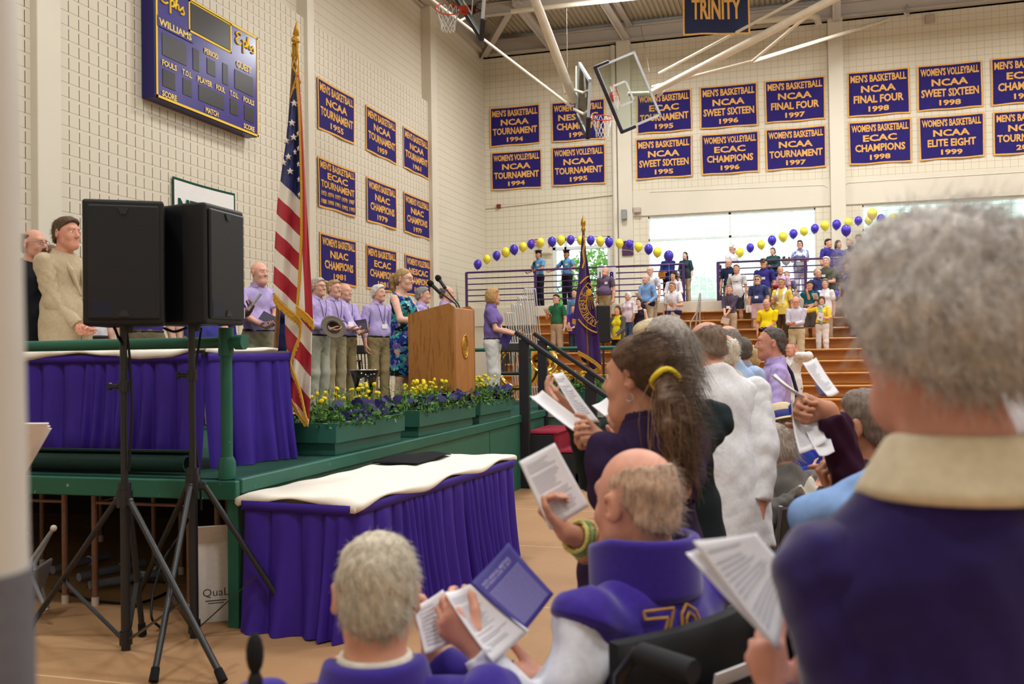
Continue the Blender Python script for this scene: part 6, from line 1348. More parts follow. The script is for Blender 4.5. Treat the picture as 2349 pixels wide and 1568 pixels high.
person('man in a blue-purple polo behind the loudspeaker seen from its side', np.array([-5.75, 8.45, SZ]), -2.1, 1.74, top=('tee', '4a4aa5', 'short'), leg=('trousers', 'b9b2a0'), hair=('short', '3a2c22'), res=.013)
i = person('person in a purple T-shirt raising a rolled paper beside the loudspeaker', on_stage(522, 610, 1.74)+np.array([0.05, -.25, 0]), -1.95, 1.74, top=('tee', '43369a', 'short'), leg=('trousers', '3a3e58'), hair=('short', '2a211c'), res=.010, sk='8a5c45', hl=np.array([-.08, .44, 1.22]), hr=np.array([.2, .36, 1.08]), hd_l=np.array([.1, .5, .6]))
o_ = empty('rolled_paper', in_hand(i, 0, .09, .05), label='rolled grey paper held up beside the bald man in lavender', cat='paper'); e = nrm(RT*.55+UP*.75+FW*.1); mb = MB(); mb.tube([-e*.07, e*.15], .016, 12, cap=False); mb.tube([e*.15, -e*.07], .013, 12, cap=False); mb.build('roll', mat('a9a9b4', .6, 'paper', var=.05), o_)
hd_ = i['w'](i['A'][1][2]); booklet(at(549, 718, depth(hd_)-.02), -FW+RT*.1, UP, 'white booklet at the chest of the person in the purple T-shirt', .11, .11, m=M_PAP)
i = person('bald man in a lavender polo and khaki trousers behind the skirted table', on_stage(592, 596, 1.82), -2.25, 1.82, top=('polo', LAV, 'short'), leg=('trousers', 'a39b83'), hair=('bald', 'b58f70'), brow='a97f60', res=.008, sk='e0a892', w=1.12, belly=.03, hl=np.array([-.04, .36, 1.10]), hr=np.array([.10, .34, 1.08]), head=(.35, .02, 0))
hd_ = in_hand(i, 1); booklet(at(628, 722, depth(hd_))*.35+hd_*.65+np.array([0, 0, .03]), UP*.6-FW*.5+RT*.4, RT-FW*.2, 'dark booklet held by the bald man in lavender', .15, .17, m=M_BKD)
i = person('woman in a navy sleeveless dress mostly hidden behind the striped flag', on_stage(650, 640, 1.66), -2.0, 1.66, 1, top=('dress', '232a52', 'none'), leg=None, hair=('long', '5a4030'), res=.011, hl=np.array([-.05, .30, 1.02]))
def lav(px, ytop, H, label, **k):
    d = dict(top=('shirt', LAV, 'long'), leg=('trousers', 'b1a283'), res=.0085, sk=SKP, lanyard=1, w=1.05, belly=.02); d.update(k); yaw = d.pop('yaw', -2.0); o = d.pop('off', (0, 0)); return person(label, on_stage(px, ytop, H)+np.array([*o, 0]), yaw, H, **d)
lav(727, 633, 1.79, 'man with dark-rimmed glasses in lavender just behind the striped flag', hair=('short', 'b5ac9f'), glasses=True, leg=('trousers', 'b5b3a2'), hl=np.array([-.05, .3, 1.08]), hr=np.array([.1, .3, 1.08]), yaw=-1.8)
i = lav(764, 638, 1.795, 'man with glasses in lavender holding a grey felt hat', hair=('short', 'ab8a66'), glasses='b59a80', hl=np.array([-.12, .36, 1.06]), hr=np.array([.02, .34, 1.10]), yaw=-1.95, head=(.1, 0, 0))
hp_ = at(765, 750, 12.55); t = empty('felt_hat', hp_, label='grey wide-brimmed felt hat held brim-out by a man in lavender', cat='hat'); Rh = np.stack([RT, UP, -FW], 1) @ rotx(-.15) @ roty(.25) @ rotz(-.6); M_HAT = mat('7b7062', .9, 'felt', var=.08, scale=60)
mb = MB(); mb.lathe([(.075, .002), (.10, .0), (.15, -.006), (.17, .004), (.168, .010), (.15, .001), (.10, .008)], n=30, R=Rh @ np.diag([1.0, .82, 1.])); mb.build('brim', M_HAT, t); mb = MB(); mb.lathe([(.088, .004), (.082, -.07), (.06, -.105), (.02, -.10), (.001, -.095)], n=26, R=Rh @ np.diag([1., .8, 1.])); mb.build('crown', M_HAT, t); mb = MB(); mb.tube([Rh @ np.array([.083*math.cos(a_), .068*math.sin(a_), .003]) for a_ in np.arange(24)*2*PI/24], .006, 6, closed=True); mb.box(Rh @ np.array([.02, -.045, -.01]), (.035, .02, .004), Rh); mb.build('sweatband', mat('2e2824', .6, 'leather', var=0), t)
i = lav(790, 641, 1.80, 'balding man with a white moustache in lavender reading an open dark booklet', hair=('fringe', 'c9c4bc'), off=(-.2, .4), beard=('m', 'd9d5cc'), leg=('trousers', 'a5936c'), hl=np.array([-.04, .38, 1.10]), hr=np.array([.12, .36, 1.08]), yaw=-1.95)
hd_ = in_hand(i, 1); booklet(at(826, 728, depth(hd_))*.35+hd_*.65+np.array([0, 0, .04]), UP*.75-FW*.6, RT*.9+UP*.35, 'open dark booklet in front of the man with the white moustache', .13, .19, fold=.25, m=M_BKD)
lav(866, 650, 1.79, 'white-haired man in lavender, arm at his side, behind the woman in print dress', hair=('short', 'd9d6d0', .006), leg=('trousers', '9d8a63'), yaw=-2.1, top=('shirt', LAV, 1.55), head=(.3, 0, 0))
def _dress(P, M, NZ, MIX, BUMP):
    a = NZ(9, 2, (1, 1, 1.2)); c = MIX(M('GREATER_THAN', a, .5), '24308c', '35a6a6'); b_ = NZ(12, 3, (1.3, 1, .9)); c = MIX(M('GREATER_THAN', b_, .58), c, '7f6cc0'); d_ = NZ(7.5, 2, (1.1, .9, 1.4)); c = MIX(M('GREATER_THAN', d_, .565), c, '101018'); e_ = NZ(30, 2); return MIX(M('GREATER_THAN', e_, .63), c, '7fd6cf')
M_DRS = shader('flower_print', _dress, .8)
i = person('blonde woman with a ponytail in a blue and teal flower-print dress at the lectern', np.array([-4.02, 9.52, SZ]), -PI/2-.12, 1.66, 1, top=('dress', M_DRS, 'none'), leg=None, hair=('pony', 'a98a5c'), glasses='3a2c24', res=.007, sk='e3b3a0', hl=np.array([-.16, .34, 1.06]), hr=np.array([.16, .34, 1.06]), hand_curl=.3, head=(0, .08, 0), w=1.0)
mb = MB(); f = i['f']; mb.ball(f(0, -.128, .036), np.array([.02, .012, .02]), 10); mb.build('hair_tie', mat('2a2420', .8, 'elastic', var=0), i['ob'])
for g in (-1, 1): mb = MB(); mb.tube([(g*.09, -.06, .05), (g*.09, .0, .06), (g*.09, .07, .03), (g*.09, .12, .015)], [.03, .035, .036, .02], 10); mb.build('shoe', mat('1e1c22', .4, 'leather', var=0), i['ob'])
lav(944, 651, 1.78, 'grey-haired man in lavender turned away behind the lectern', hair=('short', '8f8a84', .004), off=(0, .4), yaw=-PI/2+.25, leg=('trousers', 'a79a80'))
lav(1022, 652, 1.76, 'balding man in lavender whose head shows over the lectern microphones', hair=('fringe', '6a5f57'), off=(0, 0), yaw=-PI/2+.35)
i = person('woman in a purple blouse and white trousers looking towards the stand', on_stage(1128, 657, 1.66)+np.array([.0, 0, 0]), -PI/2+.12, 1.66, 1, top=('polo', '7b67a5', 'short', .04), leg=('trousers', 'dcd9d6'), hair=('bob', 'b8925e'), belt='1f1d22', res=.008, sk='d9a68d', hl=np.array([-.02, .30, 1.02]), hr=np.array([.10, .30, 1.0]), head=(.6, .0, 0), w=1.05)
booklet(at(1161, 776, 13.3), -FW*.8+RT*.5, UP*.7+RT*.45, 'purple booklet hanging from the hands of the woman in white trousers', .15, .21)
# ---------------------------------------------------------------- people on the stand and the balcony
def std_person(px, ytop, H, label, **k):
    d = dict(res=.0135, sk=random.choice((SKP, SKT, 'd7a288', 'e0b09a')), leg=('trousers', 'b3a58c'), yaw=2.85); d.update(k); yaw = d.pop('yaw'); dy = d.pop('dy', 0.); z = d.pop('z', None)
    if z is None: loc, h = row_at(px, ytop, H)
    else:
        loc = hit(px, ytop, 1, 27.62+dy); h = float(np.clip(loc[2]-z, 1.5, 1.88)); loc[2] = z; dy = 0
    loc = loc+np.array([0, dy, 0]); s_ = h/1.75
    for q in ('hl', 'hr'):
        if q in d: d[q] = np.array(d[q])*s_
    i = person(label, loc, yaw, h, **d); return i
BAG = 'programs held on the stand'
def hold(i, label, g=1, m=None, n=(0, -.7, .6), up=(0, .5, .8), w_=.14, h_=.2, fwd=.08, upz=.04): return booklet(in_hand(i, g, fwd, upz), vdir(i, n)*1., vdir(i, up), label, w_, h_, m=m, group=BAG)
def badge(i, x=.07, z=.30, label=None):
    on = i['on']; so = [c for c in i['ob'].children if c.name.split('.')[0] in ('shirt', 'jacket', 'sweater')][0]; me = so.data; k = len(me.vertices); q = np.empty(k*3, np.float32); me.vertices.foreach_get('co', q); q = q.reshape(-1, 3); c = on(x, 0, z); m_ = (abs(q[:, 0]-c[0]) < .04) & (abs(q[:, 2]-c[2]) < .03); y = q[m_, 1].max()+.004 if m_.any() else .15
    mb = MB(); mb.box((c[0], y, c[2]), (.095, .006, .065)); mb.build('name_badge', mat('eeeef2', .5, 'paper', var=0), i['ob'])
CL = np.array([-.02, .30, 1.05]); CR = np.array([.06, .30, 1.05])
def cap(i, hx, brim=True, nm='cap'):
    f, R = i['f'], i['RH']; s = i['s']; m_ = cloth(hx) if isinstance(hx, str) else hx
    V, Q = solid([E(f(0, -.014, .045), np.array([.088, .106, .088])*s, R, .01)], .010, clips=[(f(0, 0, .042), R @ np.array([0, .12, -1.]))]); o = link(nm, rawmesh(nm, V, Q, m_), i['ob'])
    if brim: mb = MB(); mb.sheet(lambda u, v: f((u-.5)*.15*(1-.3*v*v), .078+.07*v*(1-2.2*(u-.5)**2), .052-.02*v-.03*(2*u-1)**2), 8, 4, two=.004); mb.build('brim', m_, o)
def police(px, top, label, yaw, **k):
    i = std_person(px, top+4, 1.7, label, z=2.98, top=('shirt', '5f97c4', 'short'), leg=('trousers', '1d1f2b'), hair=('crew', '2b221d'), sk=k.pop('sk', 'b98468'), belt='17171b', yaw=yaw, **k); f, R = i['f'], i['RH']
    mb = MB(); mb.lathe([(.088, .075), (.094, .09), (.115, .125), (.118, .137), (.10, .147), (.001, .150)], (0, 0, 0), 20); mb.V[-1] = np.array([f(*p_) for p_ in mb.V[-1]]); mb.build('peaked_cap', mat('15161c', .6, 'cloth', var=0), i['ob'])
    mb = MB(); mb.sheet(lambda u, v: f((u-.5)*.15, .075+.045*v*(1-2*(u-.5)**2), .072-.022*v), 8, 3, two=.004); mb.build('cap_peak', mat('101014', .2, 'patent', var=0), i['ob']); mb = MB(); mb.ball(f(0, .105, .118), .016, 8); mb.build('cap_badge', metal('c9a13c'), i['ob'])
    mb = MB(); a_ = i['on'](.12, .10, .42); mb.tube([a_, i['on'](.14, .13, .30), i['on'](.16, .08, .12)], .012, 6); mb.box(a_, (.04, .03, .07)); mb.build('radio', mat('18181c', .5, 'plastic', var=0), i['ob']); badge(i, -.06, .36); return i
police(1236, 570, 'policeman in a peaked cap leaning with one knee raised on the balcony railing', 2.6, hl=(-.25, .38, 1.10), hr=(.12, .36, 1.06))
police(1300, 569, 'smiling policeman in a peaked cap with both arms spread on the balcony railing', 2.75, hl=(-.40, .34, 1.10), hr=(.42, .32, 1.10), sk='a87458', w=1.08)
i = std_person(1532, 578, 1.68, 'person in a blue jacket at the railing, face behind a balloon', z=2.95, top=('jacket', '23306e', 'long', -.12), leg=('trousers', '20242e'), hl=(-.05, .28, 1.06), hr=(.1, .3, 1.06)); mb = MB(); mb.box((0, 0, 0), (.2, .06, .2), None, .02); tag(place(mb.build('orange_bag', cloth('d08a2a')), in_hand(i, 1, .05, -.08)), 'small orange bag held by the person in the blue jacket', 'bag')
i = std_person(1572, 581, 1.66, 'woman with long dark hair and a shoulder bag at the end of the railing', z=2.95, fem=1, top=('tee', '2f4146', 'elbow'), leg=('trousers', 'b9a58a'), hair=('long', '2a2220'), sk='e3bca8'); q = i['w'](np.array([.33, .02, .78])); mb = MB(); mb.ball((0, 0, 0), (.12, .10, .22), 14); mb.tube([(0, 0, .2), (-.05, 0, .45), (-.12, 0, .66)], .012, 6); tag(place(mb.build('shoulder_bag', mat('8f8f8d', .8, 'cloth', var=.4, scale=18)), q), 'grey patterned shoulder bag hanging by the long-haired woman', 'bag')
# near the purple flag
i = std_person(1277, 673, 1.76, 'man with glasses in a green polo reading a small dark book on the stand', top=('polo', '2e6a47', 'short', -.02), leg=('trousers', 'b39d82'), hair=('short', '2a221e'), glasses=True, hr=(.10, .30, 1.22), yaw=2.8, res=.011); hold(i, 'small dark red book in the hand of the man in the green polo', 1, mat('3a1d24', .5, 'cover', var=0), (0, -.6, .7))
std_person(1319, 661, 1.72, 'dark-haired man in a light blue shirt mostly behind the purple flag', top=('shirt', '6f93c4', 'long'), leg=('trousers', '3b4a66'), hair=('short', '1f1a18'))
i = std_person(1317, 697, 1.62, 'person in a purple T-shirt with a purple book, half hidden by the flag', top=('tee', '47308a', 'short'), leg=('trousers', '34405c'), hair=('short', '5a4332'), hr=(.02, .3, 1.02), hl=(-.1, .3, 1.02)); hold(i, 'purple book in the hands of the person half hidden by the flag', 1)
i = std_person(1388, 610, 1.80, 'heavy man in a plum polo looking up, khaki trousers, in front of the balcony', top=('polo', '5f4f66', 'short'), leg=('trousers', 'a89878'), hair=('fringe', 'a9a29c'), w=1.35, belly=.09, head=(.1, -.28, 0), yaw=2.75, res=.011, sk='d59c84'); badge(i, -.10, .36)
std_person(1441, 668, 1.60, 'white-haired woman in a pale pink top and jeans beside the plum-shirted man', fem=1, top=('tee', 'dccbd6', 'short'), leg=('trousers', '49618a'), hair=('curly', 'e3dfd8'), yaw=2.75)
i = std_person(1417, 699, 1.60, 'woman with a yellow top under a grey cardigan on the stand', fem=1, top=('tee', 'e0cf2e', 'none', -.08), leg=('trousers', '1f1d22'), hair=('long', '4a3024'), hl=(-.1, .28, .98), hr=(.1, .28, .98)); 
so_x = []
for g, (S, el, wr_) in enumerate(i['A']): so_x += [C(S, el, .066, .056, .03), C(el, wr_, .055, .045, .02, None, 1), C(i['on']((-.12, .12)[g], .02, .47), i['on']((-.15, .15)[g], .06, -.05), .055, .06, .03)]
sobj('cardigan', so_x+[C(i['on'](0, -.06, .45), i['on'](0, -.06, -.05), .12, .13, .04, (i['fy'], .6))], .0135, cloth('5a5752'), i['ob']); hold(i, 'white-edged booklet held by the woman in the yellow top', 1, M_BKD)
i = std_person(1466, 682, 1.60, 'woman with long dark hair in a black tank top holding a booklet to her chin', fem=1, top=('tank', '2a2430', 'none'), leg=('trousers', '2b2c36'), hair=('long', '2a1f1c'), hr=(.03, .26, 1.32), sk='e0b8a4', yaw=2.9); hold(i, 'purple booklet raised to the chin of the woman in black', 1, None, (.8, -.5, .1), (0, .1, 1))
i = std_person(1483, 627, 1.76, 'elderly bald man in a light blue shirt with a navy sweater tied at his waist', top=('shirt', '7fa3d2', 'long'), leg=('trousers', 'b5a690'), hair=('fringe', 'b5ada6'), hr=(.05, .3, 1.12), hl=(-.2, .2, .98), w=1.1, yaw=2.7); sobj('tied_sweater', [C(i['on'](-.1, 0, .05), i['on'](.1, 0, .05), .14, None, .04, (i['fy'], .9)), C(i['on'](.0, .16, .06), i['on'](-.05, .17, -.2), .045, .03), C(i['on'](.0, .16, .06), i['on'](.08, .16, -.24), .045, .03)], .0135, cloth('20304f'), i['ob'], clips=[(i['on'](0, 0, .09), (0, 0, 1))]); hold(i, 'pale sheet in the hand of the elderly man in light blue', 1, mat('b7a2b4', .6, 'paper', var=0))
std_person(1492, 609, 1.78, 'white-haired man with glasses in a white shirt behind the man in light blue', top=('shirt', 'd9dce2', 'short'), hair=('receding', 'd6d2ca'), glasses='6b5a50', w=1.1)
i = std_person(1545, 622, 1.68, 'dark-haired person in a white shirt wearing headphones', top=('shirt', 'e2dfe6', 'long'), leg=('trousers', 'b9a98f'), hair=('bob', '2a2326'), w=1.1, hl=(-.18, .28, 1.05), hr=(.15, .28, 1.08)); f = i['f']; mb = MB(); mb.tube([f(.10*math.sin(a_), -.01, .03+.11*math.cos(a_)) for a_ in np.linspace(-1.7, 1.7, 12)], .008, 6); mb.ball(f(.105, -.005, .0), (.02, .035, .04), 10); mb.ball(f(-.105, -.005, .0), (.02, .035, .04), 10); mb.build('headphones', mat('26232a', .5, 'plastic', var=0), i['ob'])
i = std_person(1543, 645, 1.74, 'man with glasses in a white polo holding a purple book, jacket round his waist', top=('polo', 'e6e2e8', 'short'), leg=('trousers', 'd3ccc0'), hair=('short', '8d7060'), glasses=True, hl=(-.20, .30, 1.12), yaw=2.75, res=.011); sobj('tied_jacket', [C(i['on'](-.1, 0, .05), i['on'](.1, 0, .05), .138, None, .04, (i['fy'], .9)), C(i['on'](.02, .15, .05), i['on'](.08, .16, -.16), .04, .03)], .0135, cloth('3d2d5c'), i['ob'], clips=[(i['on'](0, 0, .08), (0, 0, 1)), (i['on'](0, 0, -.2), (0, 0, -1))]); hold(i, 'purple book tilted in the hand of the man in the white polo', 0, None, (.1, -.7, .5), (.5, .2, .7), .19, .23)
# balcony, right-hand run
i = std_person(1679, 560, 1.76, 'man in a white cap and white T-shirt turned aside at the railing end', z=2.95, top=('tee', 'e2dfe4', 'short'), leg=('trousers', 'b9a98f'), hair=('short', 'b9b2a8'), yaw=-2.2, w=1.15, belly=.04); cap(i, 'dedad6')
std_person(1773, 566, 1.66, 'woman in a dark green jacket behind a purple balloon at the railing', z=2.95, fem=1, top=('jacket', '2e4a44', 'long', -.1), leg=('trousers', '2b2b33'), hair=('bob', '6a5a4c'), hl=(-.06, .28, 1.08), hr=(.06, .3, 1.10))
M_TIE = shader('tie_dye', lambda P, M, NZ, MIX, BUMP: MIX(M('GREATER_THAN', NZ(9, 3), .52), MIX(NZ(5), '54487c', '8fa3cf'), 'cfd6ea'), .85)
i = std_person(1835, 549, 1.66, 'woman with short dark hair in a blue tie-dye top leaning on the railing', z=2.95, fem=1, top=('tee', M_TIE, 'short'), leg=('trousers', 'd9d8e2'), hair=('bob', '3b2f2e'), glasses=True, hl=(-.12, .34, 1.1), hr=(.12, .34, 1.1), w=1.15, yaw=3.0); hold(i, 'purple book under the hands of the woman in tie-dye', 0, None, (0, -.9, .2), (1, 0, .2), .16, .24, .08, -.1)
std_person(1898, 546, 1.78, 'dark-haired man in a purple T-shirt talking at the pilaster', z=2.95, top=('tee', '413a94', 'short'), leg=('trousers', '35384a'), hair=('short', '241c1a'), yaw=-2.3, head=(.1, .05, 0), w=1.12)
std_person(1922, 549, 1.70, 'woman with brown shoulder-length hair in a purple T-shirt by the pilaster', z=2.95, fem=1, dy=.3, top=('tee', '403a90', 'short'), leg=('trousers', '3b3f52'), hair=('long', '46302a'), yaw=-2.5)
std_person(1950, 545, 1.76, 'grey-haired man turned aside behind the bearded man in navy', z=2.95, dy=.4, top=('tee', '55508a', 'short'), leg=('trousers', '8d8470'), hair=('short', 'a9a098'), yaw=2.2)
i = std_person(1970, 536, 1.84, 'bearded man in a navy T-shirt with white and red lettering reading a booklet', z=2.95, top=('tee', '1e2350', 'short'), leg=('trousers', '2c2f3c'), hair=('crew', '3b2c24', .006), beard=('bm', '6a4630'), hl=(-.06, .3, 1.12), hr=(.1, .3, 1.12), head=(.1, .2, 0), yaw=2.9); hold(i, 'bluish booklet in the hands of the bearded man in navy', 1, mat('7f86b5', .5, 'cover', var=0))
def chest_text(i, t, z, w_, h_, m_, x=0.):
    c = i['on'](x, 0, z); so = [k for k in i['ob'].children if k.name.split('.')[0] == 'shirt'][0]; me = so.data; k = len(me.vertices); q = np.empty(k*3, np.float32); me.vertices.foreach_get('co', q); q = q.reshape(-1, 3); m2 = (abs(q[:, 0]-c[0]) < w_*.6) & (abs(q[:, 2]-c[2]) < .04); y = q[m2, 1].max()+.004
    mb = MB(); put_text(mb, t, (c[0], y, c[2]), (-1, 0, 0), (0, 0, 1), w_, h_, .04); mb.build('lettering', m_, i['ob'])
chest_text(i, 'WILLIAMS', .40, .22, .045, mat('e6dfe2', .6, 'ink', var=0))
# right-hand block of the stand
i = std_person(1672, 592, 1.80, 'bald man with glasses in a navy polo at the railing corner', top=('polo', '1e2c45', 'short'), leg=('trousers', '5a5a62'), hair=('fringe', 'b3a79e'), glasses=True, yaw=2.8); badge(i, -.08, .33)
i = std_person(1690, 605, 1.80, 'man in a pale grey T-shirt with small lettering, hand on hip', top=('tee', 'd3d0cf', 'short'), leg=('shorts', '33384a'), hair=('short', '7d6a5a'), hr=(.30, .04, .98)); chest_text(i, 'WILLIAMS', .34, .15, .03, mat('7c7c84', .6, 'ink', var=0))
i = std_person(1674, 652, 1.74, 'laughing grey-haired man in a plum shirt with hands crossed', top=('shirt', '574a5c', 1.5), leg=('trousers', 'bba58d'), hair=('short', '8f8983'), hl=(.02, .26, .92), hr=(.06, .28, .90), lanyard=1, res=.011, yaw=2.9); hold(i, 'purple booklet hanging low in the hands of the laughing man in plum', 1, None, (.2, -.8, .5), (.8, 0, .4), .17, .2, .1, -.08)
i = std_person(1752, 590, 1.80, 'man in a black cap and blue-purple polo with a badge by the railing', top=('polo', '3a3480', 'short'), leg=('trousers', '8d8470'), hair=('short', '8d8680'), w=1.15); cap(i, '24232a'); badge(i, -.02, .30)
std_person(1735, 627, 1.60, 'grey-haired person half hidden behind the man in sunglasses', top=('tee', '8a8594', 'short'), hair=('bob', 'a09a94'), dy=.25)
i = std_person(1739, 630, 1.76, 'man with sunglasses and a teal lanyard in a dark blue polo and pink shorts', top=('polo', '3a426e', 'short'), leg=('shorts', 'd9b9c4'), hair=('short', '7f7267', .006), glasses='dark', lanyard=1, w=1.2, belly=.04, yaw=2.9, res=.011); hold(i, 'white paper hanging from the hand of the man in pink shorts', 1, M_PAP, (.3, -.8, 0), (0, .1, -1))
i = std_person(1790, 609, 1.76, 'balding man in a pink polo looking up beside the white balloon', top=('polo', 'd7b3cc', 'short'), leg=('trousers', '5c5f6e'), hair=('receding', 'a1978e'), head=(.4, -.1, 0), hr=(.06, .3, 1.12), w=1.1); mb = MB(); mb.ball((0, 0, 0), (.09, .06, .06), 10); tag(place(mb.build('red_cap', cloth('8e1f30')), in_hand(i, 1, .08, .02)), 'dark red cap held by the balding man in the pink polo', 'cap')
std_person(1805, 618, 1.55, 'grey-haired person peeping out behind the man in pink', top=('tee', '6b6a80', 'short'), hair=('short', '8f8780'), dy=.3)
i = std_person(1793, 636, 1.76, 'bearded man in a yellow T-shirt with a white towel round his neck, singing', top=('tee', 'e3cb62', 'short'), leg=('trousers', '4a382c'), hair=('short', '8a7a6c'), glasses=True, beard=('bm', '9a8878'), hr=(.08, .30, 1.16), sk='c98f70', yaw=2.85, res=.011); hold(i, 'grey-purple booklet read by the man with the towel', 1, mat('8d7a86', .5, 'cover', var=0))
sobj('towel', [C(i['on'](g*.09, -.03, .54), i['on'](g*.085, .135, .40), .032, .03, .01) for g in (-1, 1)]+[C(i['on'](g*.085, .135, .40), i['on'](g*.06, .15, .16), .03, .028, .01, None, 1) for g in (-1, 1)]+[C(i['on'](-.09, -.05, .54), i['on'](.09, -.05, .54), .03, None, .01)], .011, cloth('efedea'), i['ob'])
i = std_person(1762, 682, 1.72, 'dark-haired man in a bright yellow polo looking down at a black bag', top=('polo', 'f0d51c', 'short', -.06), leg=('trousers', '2c2a28'), hair=('baldback', '30251f'), head=(.2, .45, .1), hl=(-.02, .28, 1.02), hr=(.25, .05, .9), lean=.1, w=1.15, belly=.04, res=.011); mb = MB(); mb.ball((0, 0, 0), (.13, .06, .07), 12); tag(place(mb.build('black_bag', cloth('1b1b22')), in_hand(i, 0, .06, -.02)), 'small black bag in front of the man in the bright yellow polo', 'bag')
std_person(1826, 677, 1.74, 'bald man with glasses in a pale grey shirt and khaki trousers, hands together', top=('shirt', 'c9c4d4', 'long'), leg=('trousers', 'c4b596'), hair=('fringe', 'b9aca2'), glasses=True, hl=(-.0, .28, 1.08), hr=(.05, .29, 1.09), head=(.1, .3, 0), res=.011, w=1.1, sk='dba08a', yaw=2.95)
std_person(1857, 642, 1.74, 'man in a dark teal polo with a hand at his chin', top=('polo', '1f5560', 'short'), leg=('shorts', '5a5552'), hair=('short', '3a2f28'), hr=(.02, .16, 1.42), hl=(-.02, .26, 1.08), head=(.3, .25, 0), w=1.1)
std_person(1874, 613, 1.78, 'grey-haired man in a navy polo looking away along the stand', top=('polo', '34386a', 'short'), hair=('receding', '9b938c'), yaw=-2.4, dy=.1)
i = std_person(1896, 587, 1.80, 'white-bearded man in an olive T-shirt with a badge', top=('tee', '3c4634', 'short'), leg=('trousers', '8b8068'), hair=('short', 'dcd8d0', .008), beard=('bm', 'dcd6cc'), w=1.15, hl=(-.05, .28, 1.1)); badge(i, .05, .33)
i = std_person(1893, 637, 1.66, 'grey-haired woman in a white T-shirt beside the lone purple balloon', fem=1, top=('tee', 'ebe8ee', 'short'), leg=('trousers', 'b7a58c'), hair=('bob', '7d756f'), yaw=2.7, head=(.3, 0, 0), hr=(.18, .2, 1.22)); hold(i, 'lilac booklet held up by the woman in the white T-shirt', 1, mat('8e7bb5', .5, 'cover', var=0))
M_SCF = shader('scarf_print', lambda P, M, NZ, MIX, BUMP: MIX(M('GREATER_THAN', NZ(40, 2), .58), 'bcd0d2', '4a5a66'), .85)
i = std_person(1885, 678, 1.62, 'woman in a yellow top, patterned scarf and white trousers with one hand raised', fem=1, top=('tee', 'ecca3a', 'elbow', -.04), leg=('trousers', 'e9e4e6'), hair=('bob', '5a4034', .008), hr=(.22, .05, 1.50), hl=(-.12, .28, 1.12), yaw=2.8, res=.011, pole_r=np.array([.9, .3, -.2]), head=(.3, 0, 0)); hold(i, 'dark purple booklet against the chest of the woman in the patterned scarf', 0, mat('33244a', .5, 'cover', var=0), (0, -1, .1), (-.3, .2, 1), .14, .2)
sobj('scarf', [C(i['on'](.08*math.cos(a_), .075*math.sin(a_), .53+.01*math.sin(3*a_)), i['on'](.08*math.cos(a_+.5), .075*math.sin(a_+.5), .53), .024, None, .01) for a_ in np.arange(13)*.5]+[C(i['on'](-.02, .10, .50), i['on'](-.02, .15, .05), .03, .035, .01), C(i['on'](.03, .10, .50), i['on'](.035, .15, .15), .03, .03, .01)], .011, M_SCF, i['ob'])
M_PRN = shader('dark_print', lambda P, M, NZ, MIX, BUMP: MIX(M('GREATER_THAN', NZ(45, 2), .54), '4a3f55', '9a8aa0'), .85)
std_person(1945, 598, 1.66, 'woman with glasses in a dark printed top near the railing', fem=1, top=('tee', M_PRN, 'short'), hair=('bob', '4a4142'), glasses='e6e0e6', yaw=2.6)
i = std_person(1958, 611, 1.74, 'man in a black and grey cap and purple shirt by the blurred white hair', top=('tee', '5a4a80', 'short'), hair=('short', '6a5a50'), yaw=2.6, sk='c9957c'); cap(i, '3a3a40')
std_person(1962, 628, 1.74, 'man with glasses in a dim purple shirt partly behind the blurred white hair', top=('shirt', '5d4f86', 'short'), leg=('trousers', '6b4a4a'), hair=('short', '3a2f2c'), glasses=True, yaw=2.4)
# folded white cloth lying on a bench
p = at(1848, 817, 24.2); k = int(np.argmin([abs(y_-p[1]) for y_ in ROWY])); 
p = hit(1848, 817, 1, 23.85+.1); zr = min(ROWZ, key=lambda z_: abs(z_-p[2])); mb = MB(); mb.sheet(lambda u, v: np.array([(u-.5)*.34, (v-.5)*.2, .02+.02*math.sin(6*u)*math.sin(4*v)+.015*math.sin(PI*u)]), 12, 8, two=.015); o_ = place(mb.build('white_cloth', cloth('ece7e0')), (p[0], ROWY[ROWZ.index(zr)]-.12, zr+.005)); tag(o_, 'crumpled white cloth on the bench below the man with glasses in pale grey', 'cloth')
